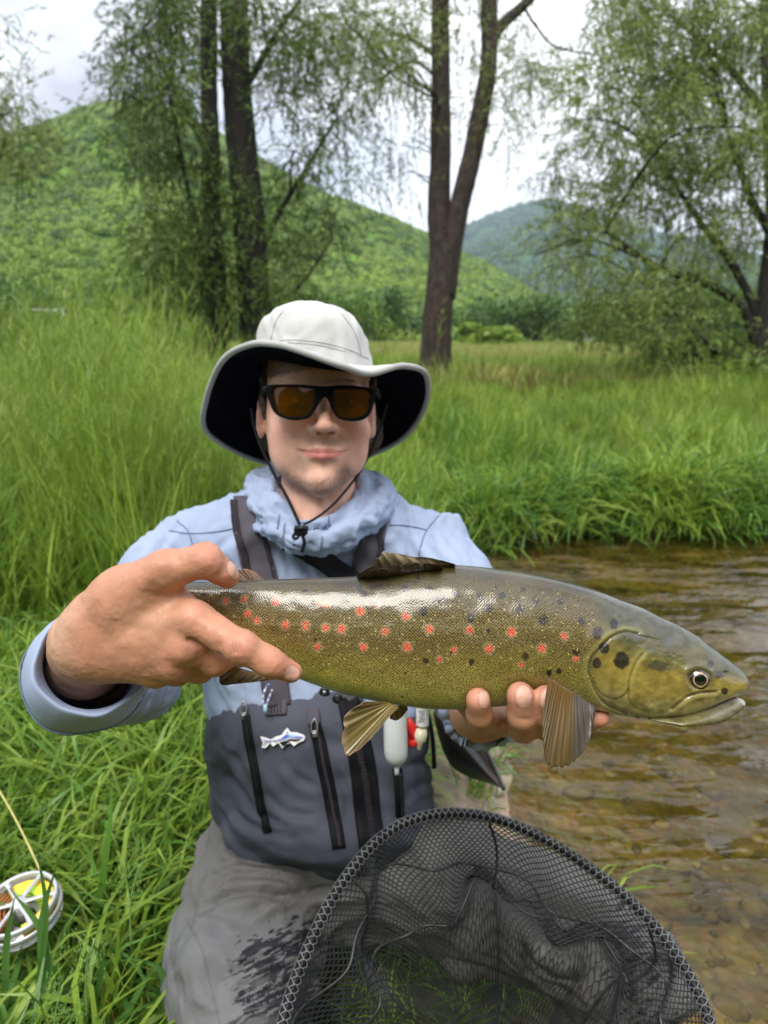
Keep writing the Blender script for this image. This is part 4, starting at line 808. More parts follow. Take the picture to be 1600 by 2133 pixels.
    d, sg = polyd(px, py_, PREOP); blend(.5*np.exp(-(d/2.4)**2)*H, (.07, .06, .02)); blend(.35*np.exp(-((d-6)/4)**2)*H, (.42, .38, .11))
    d, sg = polyd(px, py_, SUBOP); blend(.4*np.exp(-(d/2)**2)*H, (.10, .08, .02))
    d, sg = polyd(px, py_, MAX_); blend(.85*np.exp(-(d/2.4)**2)*H, (.05, .035, .015)); blend(.5*np.exp(-((d-7)/4.)**2)*H*(sg < 0), (.42, .36, .12)); blend(.6*np.exp(-((d-8)/4.)**2)*H*(sg > 0), (.38, .33, .13))
    blend(.80*ss(1.25, .6, np.hypot((px-1372)/32, (py_-1387-(px-1372)*.12)/12)+nzx*.8)*H, (.030, .032, .022))
    blend(.80*ss(1.2, .7, np.hypot((px-1500)/20, (py_-1404)/8)+nzx*.6)*H, (.022, .022, .012))
    blend(.65*ss(1.2, .7, np.hypot((px-1394)/16, (py_-1336)/10))*H, (.07, .07, .075)); blend(.65*ss(1.2, .7, np.hypot((px-1328)/11, (py_-1327)/8))*H, (.06, .06, .065))
    blend(.55*ss(1552, 1563, px)*H, (.05, .05, .035)); blend(.6*ss(1.2, .6, np.hypot((px-1455)/36, (py_-1410)/33))*H, (.085, .075, .03))
    for q in RED:
        r = (q[2] if len(q) > 2 else 8)*1.0; a = np.hypot(px-q[0], (py_-q[1])*.9)+nzx*r*.8; a = np.where(near, a, 99)
        blend(.42*ss(r*1.7, r*1.0, a), (.36, .30, .19)); blend(.92*ss(r*1.05, r*.6, a), (.62, .10, .06))
    for q in BLK:
        r = q[2]*1.02; a = np.hypot(px-q[0], (py_-q[1])*.9)+nzx*np.minimum(r, 7)*.9; a = np.where(near, a, 99); blend(.93*ss(r*1.1, r*.75, a), (.006, .005, .007) if q[0] % 3 else (.016, .007, .006))
    # scattered gold flecks
    fl = vnoise(np.stack([px/3.2, py_/3.2, 0*px], -1), 77); blend(.75*ss(.86, .95, fl)*nr*ss(.05, .25, v)*ss(1280, 1200, px), (.58, .48, .20))
    lat = np.exp(-((py_-(1302+.012*(px-700)))/2.2)**2)*nr*ss(440, 520, px)*ss(1240, 1180, px); blend(.12*lat, (.45, .40, .2))
    sc_ = ss(1262, 1225, px)*ss(0.0, .08, v)*(1)          # where scales show
    # arc-length coordinates for the scale lattice
    G = P.reshape(nx, nt_, 3); du = np.linalg.norm(np.diff(G, axis=1), axis=2); t_ = np.concatenate([np.zeros((nx, 1)), np.cumsum(du, 1)], 1); mid = t_[:, 150:151]; t_ = t_-mid
    sx_ = (xs[:, None]-800)/FPX*FD+0*t_
    uv = np.stack([sx_.ravel(), t_.ravel(), sc_*(.85)], -1)
    Wd = W(P); T = thing('brown_trout', W(Q(950, 1480, FD)), 'large brown trout with red and black spots held across the frame in both hands', 'fish')
    f = gridfaces(nx, nt_, True); n = len(Wd); c0 = Wd[:nt_].mean(0); c1 = Wd[-nt_:].mean(0); j = np.arange(nt_); k2 = (j+1) % nt_
    Wd = np.vstack([Wd, c0, c1]); caps = np.vstack([np.stack([j, k2, np.full(nt_, n)], -1)[:, ::-1], np.stack([(nx-1)*nt_+j, (nx-1)*nt_+k2, np.full(nt_, n+1)], -1)])
    col = np.vstack([col, col[:1], col[-1:]]); uv = np.vstack([uv, uv[:1], uv[-1:]])
    body = obj('body', Wd, [f[:, ::-1], caps], M['trout'], T, colors=col, uv=uv)
    Tb = bvh(P, f)
    # lower jaw
    jx = np.linspace(1345, 1551, 120); jt = np.interp(jx, [1345, 1400, 1450, 1500, 1530, 1545, 1551], [1488, 1484, 1474, 1460, 1450, 1455, 1463]); jb = np.interp(jx, [1345, 1400, 1430, 1465, 1500, 1530, 1545, 1551], [1494, 1505, 1507, 1506, 1500, 1483, 1473, 1464])
    jw = np.interp(jx, [1345, 1400, 1450, 1500, 1530, 1545, 1551], [.010, .0205, .0175, .0135, .0095, .006, .001]); a = np.arange(48)*2*np.pi/48; dd = FD-.012
    JP = np.stack([(jx[:, None]-800)/FPX*dd+0*a[None], -(((jt+jb)/2)[:, None]-((jb-jt)/2)[:, None]*np.sin(a)[None]-1066.5)/FPX*dd, -dd+jw[:, None]*np.sign(np.cos(a))[None]*np.abs(np.cos(a))[None]**.8], -1).reshape(-1, 3)
    X, Y = px_of(JP); lipy = np.interp(X, jx, jt); q = ss(14, 3, Y-lipy)*ss(1420, 1450, X); n1 = fbm(np.stack([X/12, Y/6, 0*X], -1), 3, 5)
    jc = np.array([.155, .135, .05])*(1-.5*ss(1440, 1500, X))[:, None]+np.array([.13, .13, .11])*(.5*ss(1440, 1500, X))[:, None]; jc = jc*(.35+1.2*n1)[:, None]; jc = jc*(1-.6*q[:, None])+np.array([.45, .42, .40])*.6*q[:, None]
    obj('lower_jaw', W(JP), [gridfaces(120, 48, True)[:, ::-1]], M['trout'], T, colors=jc, uv=np.zeros((len(JP), 3)))
    # eye
    h, nrm = cast(Tb, 1454, 1414); z = nrm*.45+np.array([0, 0, 1.0]); z /= np.linalg.norm(z); xax = np.cross([0, 1, 0], z); xax /= np.linalg.norm(xax); R3 = np.stack([xax, np.cross(z, xax), z], -1)
    v, f2 = ellip((0, 0, 0), (.0092, .0088, .0064), 40); r = np.hypot(v[:, 0], v[:, 1]); ec = np.tile([.030, .026, .012], (len(v), 1))
    ec[r < .0074] = (.018, .014, .008); ec[(r < .0053)] = (.60, .40, .22); ec[r < .0045] = (.001, .001, .002); ec[(r > .0080)] = (.10, .085, .03)
    v2 = v @ R3.T+h+z*(-.0006); me = colmat('fish_eye', rough=.06, spec=.8, coat=1.0); obj('eye', W(v2), f2, me, T, colors=ec)
    v3 = v @ R3.T; v3 = v3*[1, 1, -1]+np.array([h[0]-.001, h[1], -2*(FD-.012)-h[2]]); obj('eye', W(v3), [f2[0][:, ::-1]], me, T, colors=ec)
    # fins
    def fin(name, base, edge, cb, ce, dep0, dep1, rays=14, nu=90, nv=40, cor=.0011, ragg=.012, wave=0.0, seed=1, tipc=None, curve=.0):
        B = spline(base, nu); E = spline(edge, nu); u = np.linspace(0, 1, nu)[:, None]; t = np.linspace(0, 1, nv)[None]
        R_ = 1+ragg*(vnoise(np.stack([u[:, 0]*rays*2.2, 0*u[:, 0], 0*u[:, 0]], -1), seed)-.5)[:, None]*2*2; tt = t*R_
        X = B[:, 0:1]*(1-tt)+E[:, 0:1]*tt; Y = B[:, 1:2]*(1-tt)+E[:, 1:2]*tt
        ph = u*rays*2*np.pi; ph = ph+1.6*np.sin(u*5+seed)+1.2*(t-.5)*np.sin(u*11+seed*2); ray = (.5+.5*np.cos(ph))**1.5; D = dep0*(1-t)+dep1*t-cor*ray*(.4+.6*t)+wave*np.sin(u*7+t*3)*t-curve*np.sin(np.pi*u)*t+.0006*(vnoise(np.stack([u[:, 0]*30, 0*u[:, 0], 0*u[:, 0]], -1), seed+3)-.5)[:, None]*t*3
        Pn = np.stack([(X-800)/FPX*D, -(Y-1066.5)/FPX*D, -D], -1).reshape(-1, 3); Pb = Pn-np.array([0, 0, .0009])
        n1 = fbm(np.stack([(u*rays*1.5+0*t).ravel(), (t*2+0*u).ravel(), (0*u*t).ravel()], -1), 3, seed)
        c = (np.array(cb)*(1-t[..., None])+np.array(ce)*t[..., None])+0*u[..., None]; ln_ = np.exp(-((np.mod(ph/(2*np.pi), 1)-.5)/.13)**2); c = c*(1-.22*ray[..., None]-.45*(ln_*(.3+.7*t))[..., None]); n3 = fbm(np.stack([(u*rays*6+0*t).ravel(), (t*3+0*u).ravel(), (0*u*t).ravel()], -1), 3, seed+5); c = c.reshape(-1, 3)*(.45+.6*n1+.5*n3)[:, None]
        if tipc is not None: q = ss(.86, 1.0, t+0*u).reshape(-1, 1); c = c*(1-q)+np.array(tipc)*q
        if name == 'pectoral_fin': q = ss(.50, .60, u+0*t+.1*(n1.reshape(nu, nv)-.5)).reshape(-1, 1); c = c*(1-q)+np.array([.075, .062, .045])*(.4+.7*n1+.5*n3)[:, None]*q
        g = gridfaces(nu, nv); k = nu*nv; per = np.array([i*nv for i in range(nu)]+[(nu-1)*nv+j for j in range(1, nv)]+[i*nv+nv-1 for i in range(nu-2, -1, -1)]+[j for j in range(nv-2, 0, -1)]); q = np.roll(per, -1)
        obj(name, W(np.vstack([Pn, Pb])), [g, g[:, ::-1]+k, np.stack([per, q, q+k, per+k], -1)], M['fin'], T, colors=np.vstack([c, c]))
    am = (.19, .105, .026); am2 = (.14, .09, .03)
    fin('pectoral_fin', [(1143, 1412), (1165, 1425), (1190, 1440), (1215, 1455), (1240, 1472)], [(1131, 1490), (1131, 1545), (1143, 1597), (1182, 1594), (1214, 1566), (1232, 1530), (1241, 1482)], am, am2, .515, .506, rays=20, seed=3, cor=.0005, curve=.006, ragg=.016, wave=.0015)
    fin('pectoral_fin', [(1190, 1468), (1240, 1476)], [(1200, 1500), (1250, 1495)], am, am2, .60, .60, rays=6, nu=30, nv=16, seed=3)
    fin('pelvic_fin', [(806, 1462), (815, 1466), (824, 1470), (832, 1474)], [(757, 1462), (722, 1488), (714, 1530), (716, 1575), (741, 1567), (775, 1536), (812, 1492), (828, 1477)], (.30, .22, .05), (.24, .19, .07), .541, .527, rays=11, seed=7, tipc=(.36, .24, .15), ragg=.02)
    fin('pelvic_fin', [(812, 1470), (848, 1470)], [(812, 1497), (825, 1501), (838, 1493), (850, 1478)], (.22, .14, .03), (.20, .12, .03), .572, .574, rays=6, nu=40, nv=16, seed=9)
    fin('anal_fin', [(472, 1380), (500, 1392), (540, 1402), (600, 1412)], [(459, 1398), (459, 1425), (500, 1424), (570, 1416)], (.24, .14, .03), (.15, .10, .03), .552, .545, rays=12, seed=12, wave=.002)
    fin('adipose_fin', [(506, 1212), (520, 1212), (536, 1211), (551, 1209)], [(488, 1203), (492, 1190), (510, 1185), (528, 1190), (545, 1203)], (.10, .07, .035), (.30, .15, .09), .560, .562, rays=2, nu=40, nv=24, cor=.0003, seed=15, ragg=0)
    fin('dorsal_fin', [(742, 1202), (790, 1199), (845, 1190), (900, 1183), (948, 1178)], [(748, 1195), (778, 1176), (790, 1157), (810, 1151), (850, 1157), (905, 1164), (950, 1176)], (.22, .17, .08), (.34, .28, .18), .556, .548, rays=9, seed=18, cor=.0016, ragg=.05, wave=.003)
    fin('dorsal_fin_fold', [(745, 1204), (800, 1203), (860, 1196), (925, 1186)], [(760, 1192), (810, 1180), (860, 1174), (915, 1176)], (.09, .07, .03), (.16, .13, .09), .552, .540, rays=7, seed=19, cor=.0016, ragg=.06, wave=.002)
    fin('tail_fin', [(400, 1222), (398, 1245), (396, 1268), (398, 1295)], [(298, 1177), (290, 1225), (300, 1290), (330, 1360)], (.07, .05, .02), (.05, .04, .02), .574, .578, rays=16, seed=22)
build_fish()
# ---------------------------------------------------------------- the angler
def gy(c): return .3*c[..., 0]+.6*c[..., 1]+.1*c[..., 2]
ANG = thing('person', (PW(640, 1800, 1.0)[0], PW(640, 1800, 1.0)[1], 0.0), 'kneeling angler in pale hat, sunglasses, blue shirt and grey waders holding up a trout', 'person')
SK = np.array([.62, .37, .265])
def build_head():
    s = .000645; O = Q(668, 880, 1.02)
    def p(px, py, z): return Q(px, py, 1.02-z)-O
    F = Field((-.115, -.215, -.125), (.115, .165, .145), .0019)
    F.ell((-.004, .055, -.008), (.0755, .088, .100), .01)
    F.ell((-.0055, .0, .016), (.0690, .086, .079), .012)
    F.chain([p(588, 890, .0), p(597, 945, .016), p(626, 985, .046), p(664, 1008, .064)], [.022, .020, .017, .016], .012)
    F.chain([p(734, 890, .0), p(722, 945, .016), p(700, 985, .046), p(674, 1008, .064)], [.022, .020, .017, .016], .012)
    F.ell(p(671, 1003, .073), (.019, .016, .016), .012)
    F.ell(p(672, 940, .068), (.036, .030, .024), .016)
    for sx in (-1, 1):
        F.ell(p(672+sx*66, 893, .064), (.023, .020, .022), .016)
        F.chain([p(672+sx*18, 812, .093), p(672+sx*60, 806, .083), p(672+sx*96, 820, .060)], [.008, .008, .008], .012)
        F.ell(p(672+sx*49, 845, .101), (.017, .011, .012), .008, 'sub')
        F.ell(p(672+sx*49, 845, .082), (.0135, .0125, .0125), .002)
        F.chain([p(672+sx*26, 848, .0935), p(672+sx*49, 854, .0955), p(672+sx*72, 848, .088)], [.0025, .003, .0025], .004)
    F.chain([p(672, 800, .083), p(673, 850, .0975), p(676, 882, .1125)], [.0080, .0068, .0085], .007)
    F.ell(p(676, 888, .1135), (.0105, .0080, .0090), .004)
    for sx in (-1, 1):
        F.ell(p(676+sx*19, 893, .1000), (.0080, .0072, .0105), .0075)
        F.ell(p(676+sx*15, 901.5, .107), (.0056, .0030, .0065), .002, 'sub')
    F.cap(p(674, 912, .102), p(673, 926, .0975), .0018, .0018, .008, 'sub')
    U1 = [p(624, 941, .077), p(646, 939, .0865), p(664, 936.5, .0905), p(672, 938, .0900), p(681, 936.5, .0905), p(699, 939, .0865), p(720, 941, .077)]
    F.chain(U1, [.0012, .0030, .0036, .0034, .0036, .0030, .0012], .004)
    Lw = [p(632, 945, .079), p(652, 950, .0875), p(672, 953, .0905), p(693, 950, .0875), p(713, 945, .079)]
    F.chain(Lw, [.0018, .0042, .0050, .0042, .0018], .005)
    F.chain([p(618, 937, .079), p(646, 941.5, .0930), p(672, 943.5, .0980), p(699, 941.5, .0930), p(725, 937, .079)], [.0015]*5, .0015, 'sub')
    F.ell(p(672, 967, .0935), (.016, .0035, .006), .008, 'sub')
    F.ell(p(602, 938, .046), (.023, .032, .026), .020); F.ell(p(734, 938, .046), (.021, .032, .026), .020)
    F.chain([p(665, 960, -.01), p(662, 1040, -.012), p(662, 1110, -.022), p(662, 1160, -.060)], [.052, .051, .052, .045], .016)
    F.chain([p(618, 1010, .010), p(645, 1120, .042)], [.010, .008], .016); F.chain([p(716, 1010, .010), p(690, 1120, .040)], [.010, .008], .016)
    F.ell(p(668, 1068, .042), (.012, .014, .010), .012)
    for sx, cx in ((-1, 543), (1, 774)):
        c = p(cx, 872, -.008); F.ell(c, (.0085, .030, .017), .006); F.ell(c+[sx*.006, .003, .003], (.004, .018, .009), .003, 'sub'); F.ell(p(cx+sx*-2, 898, .0), (.005, .009, .006), .004)
    v, f = F.mesh(); v = relax(v, f, 1, .4); v2 = relax(v, f, 14, .6); X, Y = px_of(v+O); mk = np.clip(np.exp(-(((X-675)/62)**4+((Y-890)/85)**4)), 0, 1)[:, None]; v = v*mk+v2*(1-mk)
    X, Y = px_of(v+O); Z = v[:, 2]; n = fbm(v*60, 3, 4)-.5; nf = fbm(v*700, 2, 9)-.5
    c = np.tile(SK*[1.24, 1.20, 1.28], (len(v), 1)); c = c*(1+.10*n)[:, None]
    def bl(m, col): 
        nonlocal c
        m = np.clip(m, 0, 1)[:, None]; c = c*(1-m)+np.array(col)*m
    fr = ss(.02, .06, Z)
    bl(.50*np.exp(-(((X-598)/36)**2+((Y-900)/26)**2))*fr, (.72, .30, .27)); bl(.50*np.exp(-(((X-738)/28)**2+((Y-900)/26)**2))*fr, (.66, .25, .21)); bl(.30*np.exp(-(((X-675)/20)**2+((Y-885)/18)**2)), (.66, .27, .21))
    lipU = np.interp(X, [622, 646, 663, 672, 681, 699, 722], [941, 937, 932, 935, 932, 937, 941]); lipL = np.interp(X, [622, 638, 654, 672, 691, 707, 722], [940, 949, 957, 961, 957, 949, 940])
    bl(.85*ss(lipU-1.5, lipU+1.5, Y)*ss(lipL+1.5, lipL-1.5, Y)*(X > 622)*(X < 722)*fr, (.56, .17, .16))
    bl(.55*np.exp(-((Y-np.interp(X, [616, 646, 672, 699, 727], [936, 941.5, 943.5, 941.5, 936]))/1.8)**2)*(X > 617)*(X < 726)*fr, (.22, .06, .05))
    dj = polyd(X, Y, [(590, 986), (610, 1003), (640, 1015), (670, 1019), (700, 1006), (722, 984)])[0]; chin = 1.25*np.exp(-(dj/15)**2)*(.7+.3*ss(575, 615, X)*ss(745, 705, X))+.5*np.exp(-(((X-672)/30)**2+((Y-1008)/20)**2))+.5*np.exp(-(((X-672)/10)**2+((Y-972)/7)**2)); ms = .8* np.exp(-((Y-921)/8)**2)*ss(628, 645, X)*ss(722, 702, X)+.8*np.exp(-(((X-622)/9)**2+((Y-945)/14)**2))+.8*np.exp(-(((X-722)/9)**2+((Y-945)/14)**2))
    jaw = 0; st = np.clip(chin*.95+jaw+.55*ms, 0, 1)*(.60+.9*nf)*ss(-.02, .02, Z); bl(st*1.0, (.065, .042, .03))
    bl(.8*ss(1.2, .8, np.hypot((X-663.5)/5.5, (Y-903)/4)), (.16, .04, .03)); bl(.8*ss(1.2, .8, np.hypot((X-691.5)/6.5, (Y-902)/3.6)), (.06, .015, .01))
    for ex in (618, 720): bl(.8*np.exp(-(((X-ex)/20)**2+((Y-847)/4.5)**2))*fr, (.07, .045, .03)); bl(.7*np.exp(-(((X-ex)/28)**2+((Y-806)/5)**2))*fr, (.09, .055, .035))
    bl(.55*ss(1030, 1050, Y)*ss(.07, .02, Z)*0, (.6, .33, .25)); bl(.25*(X < 560)*(Y > 850)*1.0, (.62, .24, .19))
    hl = ss(-4, 6, 770+np.clip(640-X, 0, 200)*.24+10*nf*2-Y)*(X < 650)*(Z > 0); bl(.9*hl, (.045, .028, .018)); bl(.5*ss(790, 765, Y)*(Z > 0), (.30, .15, .10))  # hair at the left, and brim shade painted into the forehead colour
    for sx in (-1, 1): bl(.18*np.exp(-(polyd(X, Y, [(673+sx*32, 905), (673+sx*50, 922), (673+sx*58, 942)])[0]/4)**2)*fr, (.36, .17, .12))
    return v+O, f, c
def nailpatch(v, c, tip, direc, up, ln, wd):
    """colour the fingernail area around tip"""
    d = v-tip; a = d@direc; s_ = np.cross(direc, up); b = d@s_; h = d@up; m = ss(1.15, .9, np.hypot(a/ln, b/wd))*(h > 0); rim = np.exp(-((np.hypot(a/ln, b/wd)-1.05)/.13)**2)*(h > 0); c[:] = c*(1-.35*rim[:, None]); c[:] = c*(1-.75*m[:, None])+np.array([.62, .38, .30])*.75*m[:, None]
def build_hand_tail():
    """the hand gripping the wrist of the tail"""
    p = Q; F = Field(np.min([p(60, 1490, .47), p(60, 1490, .70)], 0)-.02, np.max([p(660, 1120, .47), p(660, 1120, .70), p(660, 1490, .45)], 0)+.02, .00115)
    wr = p(185, 1338, .552)
    F.chain([p(205, 1395, .72), p(178, 1372, .60), wr], [.036, .031, .030], .012)
    mc = {'i': p(405, 1292, .518), 'm': p(388, 1345, .521), 'r': p(362, 1381, .529), 'k': p(325, 1397, .541)}
    for k, r in (('i', .0130), ('m', .0130), ('r', .0125), ('k', .0118)): F.cap(wr+(mc[k]-wr)*.1, mc[k], .021, r, .013)
    F.cap(p(215, 1300, .548), p(365, 1290, .535), .022, .016, .014); F.cap(p(225, 1345, .552), p(350, 1345, .545), .021, .015, .014)
    F.ell(p(275, 1255, .540), (.026, .017, .018), .014)
    th = [p(215, 1290, .545), p(262, 1243, .536), p(345, 1189, .520), p(428, 1167, .517), p(474, 1200, .530)]
    F.chain(th[:3], [.024, .022, .0155], .012); F.chain(th[2:], [.0148, .0118, .0092], .005)
    F.ell(th[3], (.0125, .012, .012), .004); F.ell(p(464, 1191, .5245), (.0100, .0088, .0085), .004)
    ix = [mc['i'], p(505, 1349, .5045), p(563, 1380, .507), p(606, 1400, .516)]
    F.chain(ix, [.0138, .0108, .0098, .0080], .006); F.ell(p(502, 1347, .5035), (.0118, .0112, .0108), .004)
    F.chain([mc['m'], p(448, 1376, .534), p(495, 1362, .577), p(500, 1330, .602)], [.0132, .0110, .0096, .0080], .006)
    F.chain([mc['r'], p(415, 1392, .550), p(445, 1368, .590), p(450, 1330, .608)], [.0125, .0108, .0094, .0080], .006)
    F.chain([mc['k'], p(370, 1400, .562), p(400, 1375, .596), p(410, 1340, .608)], [.0116, .0100, .0088, .0075], .006)
    # web of the thumb, knuckle bumps, tendons
    F.cap(p(330, 1225, .535), p(372, 1262, .533), .012, .010, .014)
    for a, r in ((p(402, 1288, .5135), .0100), (p(384, 1343, .5175), .0098)): F.ell(a, (r, r, r), .009)
    F.cap(p(250, 1290, .5300), p(390, 1292, .5105), .0035, .0032, .008); F.cap(p(250, 1320, .5335), p(375, 1342, .5155), .0032, .0030, .008); F.cap(p(250, 1350, .5400), p(350, 1376, .5235), .0030, .0028, .008)
    F.cap(p(225, 1270, .528), p(340, 1180, .508), .0035, .0032, .008)
    # creases between fingers and over the joint
    for q0, q1 in (((398, 1332, .5065), (455, 1362, .513)), ((372, 1368, .512), (420, 1392, .528)), ((345, 1393, .521), (380, 1408, .540))): F.cap(p(*q0), p(*q1), .0018, .0018, .004, 'sub')
    for dx in (-10, -3, 4, 11): F.cap(p(497+dx, 1330, .4915), p(490+dx, 1360, .4915), .0008, .0008, .0016, 'sub')
    nd = p(620, 1409, .514)-p(585, 1391, .508); nd /= np.linalg.norm(nd)
    v, f = F.mesh(); v = relax(v, f, 1, .4)
    nrm = vnormals(v, f); v = v+nrm*(.0009*(fbm(v*95, 3, 8)-.5)*2-.0006*np.abs(2*fbm(v*[150, 150, 150], 3, 18)-1)*1.0)[:, None]
    X, Y = px_of(v); n = fbm(v*45, 3, 4)-.5; c = np.tile(SK*[.78, .62, .54], (len(v), 1))*(1+.16*n)[:, None]
    def bl(m, col): 
        nonlocal c
        m = np.clip(m, 0, 1)[:, None]; c = c*(1-m)+np.array(col)*m
    pink = (.66, .27, .20)
    for (a, b, r, w_) in ((402, 1290, 26, .42), (385, 1345, 24, .42), (355, 1385, 26, .3), (500, 1348, 24, .45), (608, 1400, 30, .55), (440, 1165, 28, .35), (474, 1205, 22, .5), (560, 1378, 20, .3), (470, 1390, 40, .25)): bl(w_*np.exp(-(((X-a)/r)**2+((Y-b)/r)**2)), pink)
    bl(.30*np.exp(-(((X-300)/90)**2+((Y-1290)/60)**2)), (.50, .32, .20)); bl(.5*ss(190, 110, X), (.50, .34, .24))
    for dx in (-9, -3, 4, 10): bl(.55*np.exp(-((X-(497+dx)+(Y-1328)*.2)/1.6)**2)*ss(1326, 1332, Y)*ss(1366, 1358, Y), (.36, .15, .10))
    for dx in (-3, 4): bl(.35*np.exp(-((X-(563+dx)+(Y-1378)*.35)/1.5)**2)*ss(1362, 1367, Y)*ss(1394, 1388, Y), (.40, .17, .12))
    t0 = p(604, 1401, .512); up = np.array([.05, .35, 1.]); up -= nd*(up@nd); up /= np.linalg.norm(up); nailpatch(v, c, t0, nd, up, .0066, .0052)
    td = th[4]-th[3]; td /= np.linalg.norm(td); up = np.array([.75, .55, .55]); up -= td*(up@td); up /= np.linalg.norm(up); nailpatch(v, c, p(467, 1197, .527), td, up, .0075, .0060)
    return v, f, c, wr
def build_hand_belly():
    p = Q; F = Field(np.min([p(900, 1600, .48), p(900, 1600, .78)], 0)-.01, np.max([p(1300, 1400, .5), p(1300, 1400, .78)], 0)+[.01, .03, .02], .0016)
    wr = p(1000, 1478, .70); F.chain([p(985, 1440, .80), wr], [.034, .030], .012); pc = p(1095, 1488, .615)
    F.ell(pc, (.040, .016, .040), .012); F.cap(wr, pc, .027, .018, .014)
    fg = [([(1040, 1492, .612), (1005, 1503, .575), (999, 1488, .545), (996, 1458, .5335)], [.0115, .0105, .0098, .0092]),
          ([(1080, 1497, .606), (1090, 1514, .560), (1089, 1489, .535), (1084, 1449, .5260)], [.0125, .0118, .0112, .0102]),
          ([(1130, 1497, .606), (1141, 1512, .562), (1140, 1488, .538), (1137, 1455, .5285)], [.0122, .0112, .0105, .0098]),
          ([(1160, 1494, .608), (1195, 1502, .580), (1222, 1500, .562), (1250, 1495, .550)], [.0110, .0098, .0090, .0072])]
    for pts, rs in fg: F.chain([p(*q) for q in pts], rs, .004)
    F.chain([p(1000, 1480, .66), p(960, 1440, .64), p(935, 1400, .61)], [.016, .013, .010], .008)
    for q in ((1088, 1499), (1140, 1497)):
        F.cap(p(q[0]-25, q[1], .523), p(q[0]+25, q[1], .523), .0006, .0006, .0022, 'sub')
    v, f = F.mesh(); v = relax(v, f, 1, .4); X, Y = px_of(v); n = fbm(v*50, 3, 14)-.5; c = np.tile(SK*[.78, .65, .57], (len(v), 1))*(1+.12*n)[:, None]
    def bl(m, col):
        nonlocal c
        m = np.clip(m, 0, 1)[:, None]; c = c*(1-m)+np.array(col)*m
    for (a, b, r) in ((996, 1455, 30), (1084, 1445, 32), (1137, 1450, 28), (1250, 1495, 40)): bl(.45*np.exp(-(((X-a)/r)**2+((Y-b)/r)**2)), (.66, .26, .19))
    for (a, b, d, l, w_) in ((1006, 1455, .5335, .0062, .0052), (1086, 1449, .5250, .0080, .0062), (1136, 1456, .5275, .0080, .0058)):
        nailpatch(v, c, p(a, b, d), np.array([0.05, 1., -.15])/1.013, np.array([0.1, .15, 1.])/1.016, l, w_)
    return v, f, c
def body_mesh():
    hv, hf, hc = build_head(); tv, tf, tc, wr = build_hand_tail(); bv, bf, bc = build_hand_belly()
    p = Q; F = Field(p(60, 2250, 1.15)-[.05, .1, .12], p(1400, 1000, 1.1)+[.1, .1, .45], .011)
    F.ell(p(655, 1290, 1.12), (.150, .17, .075), .05); F.ell(p(665, 1540, 1.10), (.120, .17, .07), .03); F.ell(p(670, 1740, 1.12), (.11, .08, .06), .03)
    F.cap(p(410, 1160, 1.10), p(900, 1160, 1.10), .042, .042, .03); F.cap(p(662, 1080, 1.06), p(662, 1190, 1.11), .045, .045, .03)
    for l in (ARM_L, ARM_R): F.chain([q for q, r in l], [r*.72 for q, r in l], .02)
    for l in (LEG_L, LEG_R): F.chain([q for q, r in l], [r*.58 for q, r in l], .02)
    v, f = F.mesh(); c = np.tile(SK, (len(v), 1)); o = 0; VV, FF, CC = [], [], []
    for a, b, d in ((hv, hf, hc), (tv, tf, tc), (bv, bf, bc), (v, f, c)): VV.append(a); FF.append(b+o); CC.append(d); o += len(a)
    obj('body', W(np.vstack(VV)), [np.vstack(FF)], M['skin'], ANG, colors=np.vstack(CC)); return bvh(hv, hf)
ARM_L = [(Q(395, 1165, 1.08), .066), (Q(345, 1215, 1.02), .064), (Q(300, 1330, .92), .056), (Q(285, 1400, .86), .052), (Q(235, 1405, .72), .047), (Q(190, 1396, .615), .0455)]
ARM_R = [(Q(905, 1165, 1.08), .066), (Q(930, 1225, 1.02), .066), (Q(965, 1330, .93), .060), (Q(985, 1400, .86), .052), (Q(1000, 1450, .76), .043)]
LEG_L = [(Q(560, 1810, 1.04), .100), (Q(520, 1930, .98), .094), (Q(492, 2080, .91), .086), (Q(480, 2240, .87), .080), (Q(480, 2500, 1.0), .06), (Q(500, 2300, 1.15), .05)]
LEG_R = [(Q(800, 1800, 1.04), .098), (Q(960, 1850, .99), .092), (Q(1150, 1930, .93), .084), (Q(1290, 2010, .90), .074), (Q(1250, 2230, 1.0), .055), (Q(1000, 2050, 1.2), .05)]
HEADT = body_mesh()
def finish(name, F, mat, it=1, disp=None, parent=ANG, colors=None, **kw):
    v, f = F.mesh(); v = relax(v, f, it, .5)
    if disp is not None: n = vnormals(v, f); v = v+n*disp(v, n)[:, None]
    c = colors(v) if colors else None
    o = obj(name, W(v), [f], mat, parent, colors=c, **kw); return o, v, f
def folds(v, A, fr, seed, dirv=(1, .25, 0), str_=3.0):
    """soft creases running across dirv"""
    d = np.array(dirv, float); d /= np.linalg.norm(d); a = v@d; r = v-a[:, None]*d; q = r*fr/str_+d*(a*fr)[:, None]
    q = q+(np.stack([vnoise(v*fr*.6, seed+5), vnoise(v*fr*.6+9, seed+6), vnoise(v*fr*.6+19, seed+7)], -1)-.5)*1.6
    n = fbm(q, 3, seed); return A*(.6-np.minimum(np.abs(2*n-1)*4.2, 1.5))
